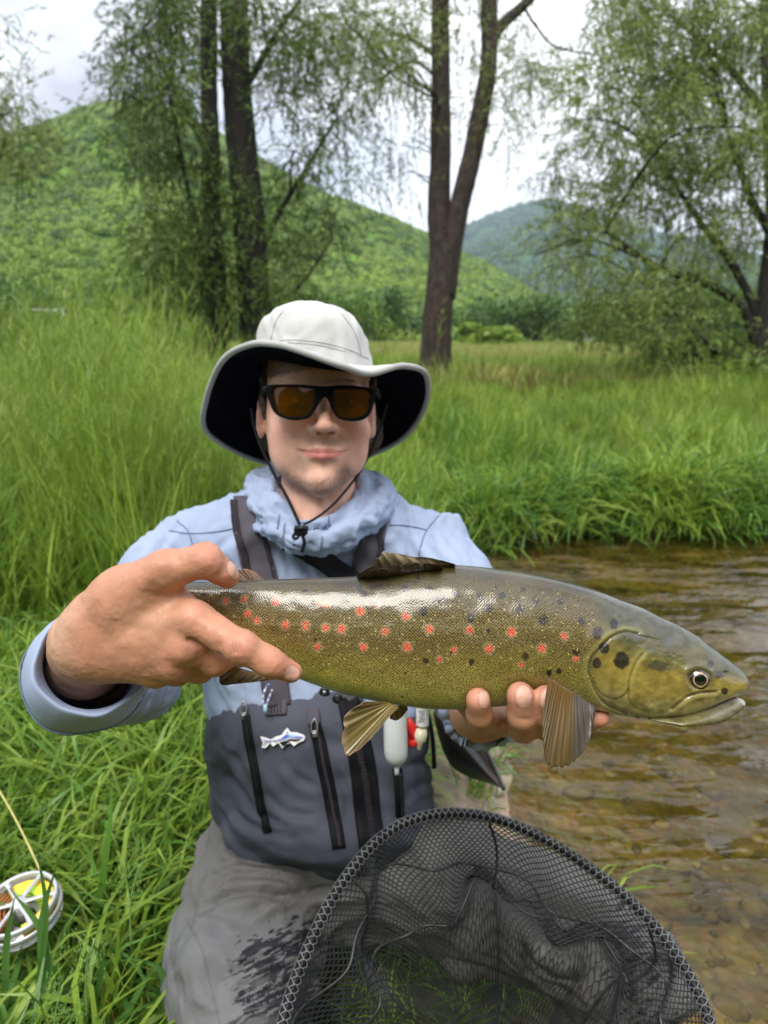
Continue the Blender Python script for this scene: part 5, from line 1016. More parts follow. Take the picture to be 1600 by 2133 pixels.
def creases(v, lines, A, w):
    X, Y = px_of(v); r = np.zeros(len(v))
    for L_ in lines:
        P_ = np.array(L_, float); e = np.clip(np.minimum((X-P_[:, 0].min()+25)/50, (P_[:, 0].max()+25-X)/50), 0, 1) if np.ptp(P_[:, 0]) > np.ptp(P_[:, 1]) else np.clip(np.minimum((Y-P_[:, 1].min()+25)/50, (P_[:, 1].max()+25-Y)/50), 0, 1)
        d, s_ = polyd(X, Y, P_); d = d*s_; r += e*(-A*np.exp(-(d/w)**2)+.8*A*np.exp(-((d-w*2.0)/(w*1.5))**2)+.4*A*np.exp(-((d+w*1.8)/(w*1.3))**2))
    return r
def build_shirt():
    p = Q; F = Field(p(40, 1540, .60)*[1.4, 1, 1]-[.05, .22, .72], p(1040, 1010, 1.1)+[.06, .05, .62], .0052)
    F.ell(p(652, 1270, 1.105), (.188, .19, .112), .05); F.ell(p(660, 1470, 1.08), (.165, .16, .105), .05)
    F.cap(p(425, 1150, 1.075), p(890, 1150, 1.075), .062, .062, .04); F.cap(p(540, 1100, 1.07), p(770, 1100, 1.07), .055, .055, .035); F.cap(p(470, 1118, 1.07), p(850, 1122, 1.07), .052, .052, .03)
    F.chain([q for q, r in ARM_L[:5]], [r for q, r in ARM_L[:5]], .03); F.cap(ARM_L[4][0], p(188, 1398, .600), .047, .0475, .012)
    F.chain([q for q, r in ARM_R], [r for q, r in ARM_R], .03); F.cap(ARM_R[-1][0], p(1003, 1470, .70), .042, .040, .01)
    # open cuffs
    a, b = p(206, 1366, .540), p(190, 1398, .63); F.cap(a, b, .045, .040, .002, 'sub')
    F.cap(p(1003, 1470, .66), p(1003, 1470, .72), .035, .035, .002, 'sub')
    def disp(v, n):
        X, Y = px_of(v); arm = ss(420, 360, X); ar = ss(880, 930, X)
        return (folds(v, .0075, 15, 3, (1, .35, .1), 3.2)+folds(v, .002, 45, 33, (1, .5, .1), 3.2))*(1-arm)+creases(v, [[(590, 1150), (600, 1190), (604, 1230)], [(625, 1155), (640, 1190), (655, 1225)], [(470, 1120), (450, 1150), (440, 1185)], [(420, 1130), (395, 1160), (380, 1200)], [(830, 1110), (838, 1140), (842, 1180)], [(880, 1130), (900, 1150), (935, 1175)], [(870, 1160), (900, 1165), (950, 1185)], [(905, 1100), (935, 1120), (965, 1160)], [(350, 1120), (330, 1150), (300, 1180)]], .0042, 6)+(folds(v, .0045, 24, 5, (.4, -.6, .8), 2.0)+folds(v, .0018, 60, 35, (.4, -.6, .8), 2.5))*arm+folds(v, .003, 24, 7, (1, .9, 0), 3)*ar*0
    return finish('shirt', F, M['shirt'], 2, disp)
_, sv, sf = build_shirt(); SHT = bvh(sv, sf)
def build_cuff():
    # turned edge of the near sleeve: a band with a stitched line
    c0, c1 = Q(200, 1372, .562), Q(176, 1418, .625)
    ax = c0-c1; ax /= np.linalg.norm(ax); u = np.cross(ax, [0, 1., 0]); u /= np.linalg.norm(u); w_ = np.cross(ax, u)
    a = np.arange(96)*2*np.pi/96; prof = [(-.002, .0415), (0, .0430), (-.0006, .0440), (-.003, .0452), (-.018, .0484), (-.036, .0502), (-.055, .0500), (-.074, .0470), (-.08, .043)]
    R_ = []
    for t, r in prof:
        rr = r*(1+.035*np.sin(2*a+.6)+.02*np.sin(5*a+t*60)+.012*np.sin(9*a+t*120)+.05*(fbm(np.stack([np.cos(a)*2.5, np.sin(a)*2.5, 0*a+t*30], -1), 3, 3)-.5)); cen = c0+ax*t+(c1-c0+ax*np.linalg.norm(c1-c0))*0; R_.append(cen+rr[:, None]*(np.cos(a)[:, None]*u+np.sin(a)[:, None]*w_))
    inner = [(-.010, .0375), (-.045, .036), (-.085, .036)]; IN = []
    for t, r in inner: IN.append(c0+ax*t+r*(np.cos(a)[:, None]*u+np.sin(a)[:, None]*w_))
    V_ = np.vstack(IN[::-1]+R_); f = gridfaces(len(IN)+len(R_), 96, True); obj('cuff', W(V_), [f], M['shirt'], ANG)
    line = c0+ax*(-.048)+.0512*(np.cos(a)[:, None]*u+np.sin(a)[:, None]*w_); line = c0+ax*(-.048)+(line-c0-ax*(-.048))*(1+.035*np.sin(2*a+.6)+.02*np.sin(5*a-.048*60))[:, None]
    v, f = ring(line, .0007, 6); obj('cuff_seam', W(v), f, M['seam'], ANG)
build_cuff()
def build_collar():
    p = Q; F = Field(p(470, 1180, 1.2)-[.03, .03, .05], p(850, 930, 1.2)+[.03, .03, .36], .0038)
    def loop(pts, rs, k): P_ = cspline(QS(pts), 28); R_ = cspline(np.array([[r, r, r] for r in rs]), 28)[:, 0]; F.chain(np.vstack([P_, P_[:1]]), np.append(R_, R_[0]), k)
    loop([(650, 1128, .945), (720, 1108, .955), (775, 1068, 1.0), (795, 1030, 1.06), (770, 1010, 1.13), (660, 990, 1.17), (560, 1000, 1.12), (540, 1030, 1.05), (560, 1075, .985), (600, 1112, .955)], [.013, .015, .019, .022, .024, .024, .024, .022, .019, .014], .006)
    loop([(652, 1095, .965), (705, 1080, .970), (745, 1045, 1.0), (757, 1012, 1.05), (740, 990, 1.12), (660, 975, 1.15), (580, 985, 1.11), (562, 1010, 1.05), (575, 1045, .99), (610, 1080, .97)], [.008, .009, .011, .014, .018, .018, .018, .014, .011, .009], .004)
    loop([(648, 1146, .955), (715, 1132, .96), (770, 1095, 1.0), (805, 1055, 1.06), (780, 1040, 1.14), (660, 1030, 1.18), (540, 1040, 1.13), (515, 1060, 1.06), (545, 1100, 1.0), (595, 1135, .965)], [.008, .009, .012, .020, .024, .024, .024, .020, .012, .009], .006)
    def disp(v, n): return folds(v, .0060, 27, 13, (.25, 1, .4), 4.0)+folds(v, .0026, 70, 15, (.2, 1, .4), 4.5)-.002
    return finish('collar', F, M['shirt'], 1, disp)
_, cv, cf = build_collar(); COT = bvh(cv, cf)
def build_legs():
    p = Q; F = Field(p(250, 2560, 1.05)-[.06, 0, .28], p(1400, 1640, 1.0)+[.10, .02, .30], .0065)
    F.ell(p(670, 1760, 1.09), (.175, .105, .115), .05)
    for l in (LEG_L, LEG_R): F.chain([q for q, r in l], [r for q, r in l], .045)
    def disp(v, n):
        X, Y = px_of(v); kn = folds(v, .019, 9, 23, (.35, 1, .5), 3.4); return kn+folds(v, .0042, 24, 29, (.2, 1, .4), 3)+creases(v, [[(452, 1745), (500, 1768), (580, 1782), (700, 1790)], [(438, 1800), (480, 1782), (560, 1790), (650, 1812)], [(428, 1835), (490, 1806), (570, 1815), (640, 1840)], [(540, 1885), (590, 1862), (650, 1858), (710, 1872)], [(400, 1890), (450, 1862), (520, 1850), (590, 1856)], [(480, 2020), (560, 1988), (640, 1965)], [(500, 2090), (580, 2064), (650, 2040)], [(955, 1680), (1010, 1672), (1070, 1685)]], .0060, 9)
    m, nt, b, o = newmat('wader_leg_fabric'); N = nt.nodes.new; L = nt.links.new; a = N('ShaderNodeAttribute'); a.attribute_name = 'Col'; L(a.outputs['Color'], b.inputs['Base Color'])
    sp = N('ShaderNodeSeparateColor'); L(a.outputs['Color'], sp.inputs[0]); mr = N('ShaderNodeMapRange'); mr.inputs['From Min'].default_value = .02; mr.inputs['From Max'].default_value = .22; mr.inputs['To Min'].default_value = .42; mr.inputs['To Max'].default_value = .8; L(sp.outputs[0], mr.inputs[0]); L(mr.outputs[0], b.inputs['Roughness'])
    n = N('ShaderNodeTexNoise'); n.inputs['Scale'].default_value = 700; tc = N('ShaderNodeTexCoord'); L(tc.outputs['Object'], n.inputs['Vector']); bp = N('ShaderNodeBump'); bp.inputs['Distance'].default_value = .0006; bp.inputs['Strength'].default_value = .3; L(n.outputs[0], bp.inputs['Height']); L(bp.outputs[0], b.inputs['Normal'])
    v, f = F.mesh(); v = relax(v, f, 2, .5); n = vnormals(v, f); v = v+n*disp(v, n)[:, None]; v = relax(v, f, 1, .4); b.inputs['Specular IOR Level'].default_value = .3
    # finer mesh on the visible thigh so wet marks keep their edges
    return v, f, m
def subdiv(v, f):
    e = np.sort(np.vstack([f[:, [0, 1]], f[:, [1, 2]], f[:, [2, 3]], f[:, [3, 0]]]), 1); ue, inv = np.unique(e, axis=0, return_inverse=True); inv = inv.ravel(); n = len(f); m = len(v)
    em = v[ue].mean(1); fc = v[f].mean(1); E = m+inv.reshape(4, n).T; C = m+len(ue)+np.arange(n)
    nf = np.vstack([np.stack([f[:, 0], E[:, 0], C, E[:, 3]], -1), np.stack([f[:, 1], E[:, 1], C, E[:, 0]], -1), np.stack([f[:, 2], E[:, 2], C, E[:, 1]], -1), np.stack([f[:, 3], E[:, 3], C, E[:, 2]], -1)])
    return np.vstack([v, em, fc]), nf
def legs():
    v, f, m = build_legs(); v, f = subdiv(v, f); v, f = subdiv(v, f); X, Y = px_of(v)
    P_ = np.stack([(X+Y*.5)/16, (Y+X*.45)/5.5, 0*X], -1); n1 = fbm(P_+[0, 0, 3], 4, 41, .55); n2 = fbm(np.stack([X/120, Y/90, 0*X], -1), 2, 43)
    wet = ss(420, 520, X-(Y-2000)*.05)*ss(1890, 1990, Y+(X-520)*.25)*ss(760, 640, X)
    wet2 = ss(1150, 1300, X)*ss(1780, 1900, Y)
    w_ = ss(.60, .63, n1*.55+n2*.18+wet*.30+.03*ss(2050, 2133, Y)*wet); w_ = np.maximum(w_*(wet > .05), ss(.60, .64, n1*.5+n2*.2+wet2*.24))
    c = np.array([.132, .127, .121])*(1+.12*(fbm(v*9, 3, 50)-.5))[:, None]; blu = ss(1840, 1960, Y)*ss(700, 500, X)*.4; c = c*(1-blu[:, None])+np.array([.17, .18, .205])*blu[:, None]
    c = c*(1-.96*w_[:, None])+np.array([.012, .013, .018])*.96*w_[:, None]
    dl, sg = polyd(X, Y, [(388, 1915), (420, 1975), (436, 2040), (460, 2140)]); q = np.exp(-(dl/2.6)**2)*.7*(Y > 1900)*(Y < 2140); c = c*(1-q[:, None])+np.array([.09, .09, .09])*q[:, None]
    obj('wader_legs', W(v), [f], m, ANG, colors=c); return bvh(v, f)
LEGT = legs()
def build_bib():
    p = Q; F = Field(p(420, 1830, 1.05)-[.05, .04, .24], p(950, 1400, 1.0)+[.04, .05, .26], .0046)
    F.ell(p(672, 1600, 1.080), (.168, .150, .125), .03); F.ell(p(655, 1500, 1.075), (.160, .105, .118), .04); F.ell(p(690, 1690, 1.055), (.150, .070, .120), .04)
    F.fn(p(380, 1900, 1.3)-.1, p(1000, 1380, 1.3)+[.1, .12, .6], lambda x, y, z: -(y-(Q(600, 1438, 1.0)[1]+.010*np.sin(x*14)+.012-.030*np.clip(np.abs(x+.09)/.16, 0, 1)**2)*(1+0*z)), .004, 'sub') if False else None
    v, f = F.mesh(); v = relax(v, f, 2, .5); n = vnormals(v, f); X, Y = px_of(v)
    v = v+n*(folds(v, .010, 9, 63, (.55, 1, .2), 2.4)*ss(1500, 1600, Y)+folds(v, .0022, 26, 66, (.5, 1, 0), 3)*ss(1470, 1540, Y)+.004*ss(1700, 1760, Y)+creases(v, [[(470, 1560), (500, 1590), (530, 1640)], [(465, 1620), (500, 1640), (540, 1690), (600, 1720)], [(560, 1650), (600, 1690), (650, 1700)], [(480, 1690), (540, 1720), (620, 1745)], [(590, 1590), (620, 1620), (660, 1640)], [(850, 1600), (880, 1590), (915, 1570)], [(840, 1660), (870, 1640), (910, 1630)], [(700, 1600), (720, 1650), (725, 1700)]], .0042, 8))[:, None]
    # cut the top to an open edge
    yt = np.interp(X, [430, 470, 560, 680, 800, 900, 950], [1466, 1478, 1452, 1436, 1450, 1474, 1474]); keep = Y > yt; fk = keep[f].all(1); f = f[fk]
    us, inv = np.unique(f, return_inverse=True); v = v[us]; f = inv.reshape(f.shape)
    m = simple('wader_bib_fabric', (.060, .066, .090), rough=.7, var=.22, scale=14, bump=.35, bscale=900, spec=.3, bdist=.0008)
    o = obj('wader_bib', W(v), [f], m, ANG); return bvh(v, f)
BIBT = build_bib()
def rb(name, T, path, w_, mat, off=.002, th=.002, n=40, par=ANG, **k):
    v, f = ribbon(T, path, w_, off, th, n, **k); return obj(name, W(v), f, mat, par)
def tb(name, T, path, r, mat, off=.002, n=40, par=ANG, sides=8):
    c = spline(path, n); P_ = []
    for q in c:
        h = cast(T, q[0], q[1], off)
        if h is not None: P_.append(h[0])
    v, f = tube(np.array(P_), r, sides); return obj(name, W(v), f, mat, par)
def trims():
    # shoulder straps
    a = rb('shoulder_strap', SHT, [(512, 1040), (515, 1090), (530, 1150), (548, 1215), (565, 1300), (572, 1400), (580, 1470)], [46, 58, 66, 68, 62, 56, 54], M['strap'], .003, .0035, 60)
    rb('strap_edge', SHT, [(494, 1045), (496, 1090), (506, 1150), (521, 1215), (538, 1300)], [14, 15, 16, 16, 14], M['strapd'], .0055, .0022, 50, par=a, m=4)
    rb('strap_stripe', SHT, [(540, 1050), (546, 1090), (560, 1150), (578, 1215)], [6, 7, 8, 8], M['strapd'], .0060, .0008, 50, par=a, m=4)
    a = rb('shoulder_strap', SHT, [(790, 1050), (780, 1090), (768, 1150), (755, 1215), (745, 1300), (735, 1400), (728, 1470)], [44, 50, 54, 56, 54, 52, 52], M['strap'], .003, .0035, 60)
    rb('strap_edge', SHT, [(802, 1055), (796, 1090), (789, 1150), (778, 1215)], [12, 12, 12, 12], M['strapd'], .0055, .0022, 50, par=a, m=4)
    rb('sling_strap', SHT, [(600, 1125), (660, 1160), (710, 1195), (790, 1260), (880, 1350), (915, 1440)], [44, 44, 44, 46, 46, 46], M['black'], .008, .002, 60)
    # shirt seams
    tb('seam', SHT, [(352, 1106), (395, 1112), (450, 1108), (490, 1100)], .0009, M['seam'], .0006); tb('seam', SHT, [(368, 1085), (392, 1108), (402, 1150), (405, 1200)], .0009, M['seam'], .0006)
    tb('seam', SHT, [(812, 1094), (850, 1096), (888, 1104)], .0009, M['seam'], .0006); tb('seam', SHT, [(915, 1075), (890, 1104), (876, 1140), (872, 1180)], .0009, M['seam'], .0006)
    for q in ((578, 1088), (590, 1105), (612, 1122), (668, 1132), (682, 1090)): rb('collar_stitch', COT, [(q[0]+4, q[1]-14), (q[0], q[1]+14)], 3.5, M['seam'], .0004, .0008, 8, m=3)
    # bib: zips, patch, snaps
    bk = simple('zip_tape', (.006, .006, .008), rough=.6, spec=.12)
    z = rb('zip', BIBT, [(513, 1490), (520, 1540), (535, 1620), (545, 1680), (560, 1735)], [17, 17, 17, 16, 16], bk, .0015, .002, 60); rb('zip_coil', BIBT, [(513, 1490), (520, 1540), (535, 1620), (545, 1680), (560, 1735)], 5, M['black'], .0035, .0012, 60, par=z, m=4)
    z = rb('zip', BIBT, [(655, 1505), (668, 1560), (685, 1640), (697, 1710), (706, 1765)], [26, 28, 28, 28, 28], bk, .0015, .002, 60); rb('zip_coil', BIBT, [(657, 1510), (670, 1560), (687, 1640), (699, 1710), (708, 1762)], 6, M['strapd'], .0035, .0012, 60, par=z, m=4)
    z = rb('centre_zip', BIBT, [(722, 1440), (740, 1520), (755, 1600), (765, 1690), (775, 1770)], [46, 50, 54, 54, 54], bk, .0015, .002, 60)
    th = [];
    for q in spline([(745, 1560), (758, 1620), (768, 1690), (778, 1765)], 44):
        h = cast(BIBT, q[0], q[1], .004)
        if h is not None: th.append(bbox(h[0], (.0085, .0016, .002)))
    v, f = join(th); obj('zip_teeth', W(v), f, M['strapd'], z, kind='stuff')
    z = rb('zip', BIBT, [(826, 1600), (830, 1650), (832, 1700)], [16, 17, 17], bk, .0015, .002, 40)
    rb('zip', BIBT, [(888, 1475), (900, 1530), (905, 1600)], [9, 9, 9], bk, .001, .0015, 30)
    # strap lower ends, loops and pulls
    a = rb('strap_end', BIBT, [(572, 1440), (574, 1460), (576, 1490)], [52, 50, 44], M['strap'], .002, .002, 20); 
    for dx in (-16, -9, -2, 5, 12): rb('webbing_rib', BIBT, [(574+dx, 1442), (576+dx*.9, 1486)], 2.2, M['strapd'], .004, .0008, 12, par=a, m=3)
    rb('zip_garage', BIBT, [(652, 1478), (653, 1492), (655, 1508)], [24, 26, 24], M['strap'], .002, .004, 16)
    for x, y in ((513, 1480), (655, 1515)):
        h = cast(BIBT, x, y, .006)
        if h is None: continue
        c = h[0]; pts = np.array([c+[0, .012, .0], c+[-.004, .004, .002], c+[-.003, -.006, .003], c+[.003, -.006, .003], c+[.004, .004, .002], c+[0, .012, 0]]); v, f = tube(spline(pts, 24), .0013, 6); v2, f2 = bbox(c+[.001, -.008, .002], (.007, .009, .003)); v, f = join([(v, f), (v2, f2)]); obj('zip_pull', W(v), f, M['metal'], ANG)
    for x, y, mt in ((676, 1443, 'metal'), (703, 1458, 'strapd')):
        h = cast(BIBT, x, y, .002)
        if h is not None: v, f = ellip(h[0], (.0075, .0075, .003), 12); b_ = obj('snap_button', W(v), f, M['blackgloss'], ANG); v, f = ellip(h[0]+[0, 0, .002], (.003, .003, .002), 8); obj('snap_stud', W(v), f, M[mt], b_)
    # cord loop, blue and white
    cl = colmat('cord_braid', rough=.7); pts = spline(QS([(566, 1412, .60), (560, 1425, .93), (551, 1440, .95), (548, 1460, .952), (553, 1474, .952), (558, 1460, .950), (566, 1440, .948), (572, 1415, .93)]), 80); v, f = tube(pts[12:70], .0014, 8)
    k = np.repeat(np.arange(58), 8); c = np.where(((k//3) % 2 == 0)[:, None], np.array([.22, .30, .68]), np.array([.75, .70, .75])); c = np.vstack([c, c[:2]]); o = obj('cord_loop', W(v), f, cl, ANG, colors=c)
    v, f = ellip(Q(553, 1476, .952), (.003, .006, .003), 8); obj('cord_knot', W(v), f, simple('pale_blue_knot', (.35, .55, .75)), o)
    # fish patch on the bib
    out = np.array([(545, 1532), (556, 1535), (566, 1539), (577, 1534), (588, 1530), (593, 1522), (600, 1515), (607, 1524), (620, 1525), (632, 1530), (637, 1535), (632, 1541), (621, 1546), (614, 1552), (607, 1545), (598, 1549), (590, 1556), (582, 1546), (572, 1553), (566, 1546), (556, 1556), (549, 1556), (551, 1545)], float)
    inn = np.array([(550, 1536), (558, 1540), (566, 1543), (578, 1539), (590, 1535), (597, 1528), (601, 1521), (606, 1529), (619, 1530), (629, 1533), (631, 1535), (627, 1537), (615, 1536), (605, 1536), (597, 1541), (588, 1541), (577, 1543), (568, 1541), (558, 1546), (553, 1551), (555, 1543)], float)
    def plate(poly, off, th, n=140):
        P2 = poly[np.arange(n*len(poly)//n)] if False else np.vstack([poly, poly[:1]]); t = np.linspace(0, len(poly), n, endpoint=False); i = t.astype(int); q = P2[i]*(1-(t-i))[:, None]+P2[i+1]*(t-i)[:, None]; return q
    def solid(poly, off, th):
        import bmesh
        bm = bmesh.new(); vs = []
        for x, y in poly: h = cast(BIBT, x, y, off); vs.append(bm.verts.new(h[0]))
        fc = bm.faces.new(vs); r = bmesh.ops.triangulate(bm, faces=[fc]); r = bmesh.ops.extrude_face_region(bm, geom=bm.faces[:]); 
        for q in [g for g in r['geom'] if isinstance(g, bmesh.types.BMVert)]: q.co.z += th
        bm.verts.index_update(); vv = np.array([q.co[:] for q in bm.verts]); ff = [[a.index for a in f_.verts] for f_ in bm.faces]; bm.free(); return vv, ff
    wm = simple('patch_white', (.78, .78, .80), rough=.5, var=.03); v, f = solid(out, .0040, .0012); pt = obj('fish_patch', W(v), f, wm, ANG, smooth=False)
    m, nt, b, o = newmat('patch_print'); N = nt.nodes.new; L = nt.links.new; tc = N('ShaderNodeTexCoord'); wv = N('ShaderNodeTexNoise'); wv.inputs['Scale'].default_value = 60; mp = N('ShaderNodeMapping'); mp.inputs['Scale'].default_value = (1, 1, 3.5); L(tc.outputs['Object'], mp.inputs[0]); L(mp.outputs[0], wv.inputs['Vector'])
    cr = N('ShaderNodeValToRGB'); e = cr.color_ramp.elements; e[0].position = .40; e[0].color = (.06, .10, .42, 1); e[1].position = .60; e[1].color = (.12, .20, .60, 1); q = e.new(.47); q.color = (.30, .60, .85, 1); q = e.new(.53); q.color = (.8, .45, .55, 1); L(wv.outputs[0], cr.inputs[0]); L(cr.outputs[0], b.inputs['Base Color'])
    v, f = solid(inn, .0058, .0006); obj('patch_print', W(v), f, m, pt, smooth=False)
    dk = np.array([(585, 1545), (598, 1543), (607, 1539), (618, 1539), (627, 1539), (618, 1543), (608, 1542), (600, 1546), (592, 1551)], float); v, f = solid(dk, .0056, .0006); obj('patch_dark', W(v), f, M['black'], pt, smooth=False)
trims()
# ---- hat
def build_hat():
    hat = obj('hat_band', *(lambda r: (W(r[0]), r[1]))(ring(cspline(QS(INNER), 120), .0030, 8)), M['hat_under'], ANG)
    n = 160; I_ = cspline(QS(INNER), n); O_ = cspline(QS(OUTER), n)
    t = np.linspace(0, 1, 22)[None, :, None]; a = np.arange(n)*2*np.pi/n
    mid = (I_+O_)/2+np.array([0, .012, 0])
    G = I_[:, None]*(1-t)**2+2*mid[:, None]*t*(1-t)+O_[:, None]*t**2
    G = G+np.array([0, 1, 0])*(.0022*np.sin(a*9+1)[:, None, None]*t)
    g = G.reshape(-1, 3); f = gridfaces(n, 22); w0 = np.arange(21); wrap = np.stack([(n-1)*22+w0, w0, w0+1, (n-1)*22+w0+1], -1); f = np.vstack([f, wrap[:, [0, 3, 2, 1]][:, ::-1] if False else np.stack([(n-1)*22+w0, (n-1)*22+w0+1, w0+1, w0], -1)[:, ::-1]])
    nn = vnormals(g, f); nn *= np.sign((nn[:, 1]).sum()); up = g+nn*.0014; dn = g-nn*.0014
    hm = obj('brim', W(up), [f], M['hat'], hat); obj('brim_lining', W(dn), [f], M['hat_under'], hat)
    v, fs = ring(O_, .0042, 10); obj('brim_edge', W(v), fs, M['hat_edge'], hat)
    # stitched rings on the brim
    # crown
    prof = [(0, 0), (.015, .25), (.03, .5), (.055, .75), (.07, .9), (.12, 1.0)]
    topc = Q(647, 690, 1.02); base = I_.mean(0); K = []
    lev = np.linspace(0, 1, 40); H = Q(650, 637, 1.0)[1]
    for L_ in lev:
        s_ = np.sqrt(np.clip(1-(L_)**4.6, 0, 1))*(1-.10*L_); c = base*(1-L_)+np.array([topc[0], 0, topc[2]+.01])*L_; yy = I_[:, 1]*(1-L_)+(H-.0)*L_
        r_ = (I_-base)*s_; rr = c+r_; rr[:, 1] = yy-.006*(1-s_)*0; pan = 1-.030*np.abs(np.sin(a*3+.5))**8*np.sin(np.pi*min(L_*1.2, 1)); q = c+(rr-c)*pan[:, None]; q[:, 1] = yy; K.append(q)
    K = np.array(K); v = K.reshape(-1, 3); v = np.vstack([v, K[-1].mean(0)]); f = gridfaces(40, n, True); j = np.arange(n); cap = np.stack([39*n+j, 39*n+(j+1) % n, np.full(n, 40*n)], -1)
    nv = vnormals(v, f); v = v+nv*(folds(v, .0022, 26, 83, (1, .2, 0), 2.5)+folds(v, .0010, 60, 84, (1, .6, 0), 2.5)*.0)[:, None]
    cr = obj('crown', W(v), [f, cap], M['hat'], hat)
    Tc = bvh(v, f)
    for path in ([(560, 716), (600, 708), (660, 712), (720, 726), (768, 748)], [(700, 640), (724, 670), (742, 700), (752, 738)], [(592, 645), (575, 670), (566, 700), (563, 718)], [(560, 722), (600, 714), (660, 718), (720, 732)]):
        P_ = [cast(Tc, q[0], q[1], .0004) for q in spline(path, 40)]; P_ = [q[0] for q in P_ if q is not None]
        if len(P_) > 5: v_, f_ = tube(np.array(P_), .0006, 6); obj('stitch_line', W(v_), f_, M['hat_stitch'], cr)
INNER = [(660, 762, .915), (722, 770, .930), (768, 776, .975), (780, 782, 1.03), (766, 795, 1.09), (715, 812, 1.135), (655, 815, 1.145), (595, 808, 1.13), (550, 790, 1.085), (535, 762, 1.03), (545, 745, .975), (595, 750, .925)]
OUTER = [(640, 736, .845), (712, 762, .850), (770, 778, .885), (840, 762, .945), (888, 782, 1.02), (884, 850, 1.10), (840, 912, 1.15), (765, 950, 1.18), (660, 985, 1.20), (560, 966, 1.18), (490, 940, 1.15), (428, 895, 1.09), (430, 830, 1.02), (463, 752, .955), (520, 718, .895), (580, 718, .86)]
build_hat()
def hair():
    F = Field(Q(530, 980, 1.2)-[.03, .02, .02], Q(800, 730, 1.2)+[.03, .03, .30], .003)
    F.ell(Q(663, 800, 1.055), (.0845, .078, .088), .01); F.cap(Q(600, 900, 1.12), Q(740, 900, 1.12), .045, .045, .02)
    F.ell(Q(668, 850, .915), (.070, .085, .072), .01, 'sub'); F.ell(Q(668, 905, .99), (.078, .070, .072), .01, 'sub')
    F.chain([Q(551, 790, .985), Q(550, 838, .985), Q(552, 872, .985)], [.007, .006, .003], .004); F.chain([Q(777, 795, .980), Q(773, 838, .990)], [.006, .004], .004)
    v, f = F.mesh(); v = relax(v, f, 1); n = vnormals(v, f); v = v+n*(folds(v, .0018, 160, 91, (1, .3, .3), 5))[:, None]
    obj('hair', W(v), [f], simple('brown_hair', (.035, .022, .014), rough=.6, var=.4, scale=300, bump=.6, bscale=900), ANG)
hair()
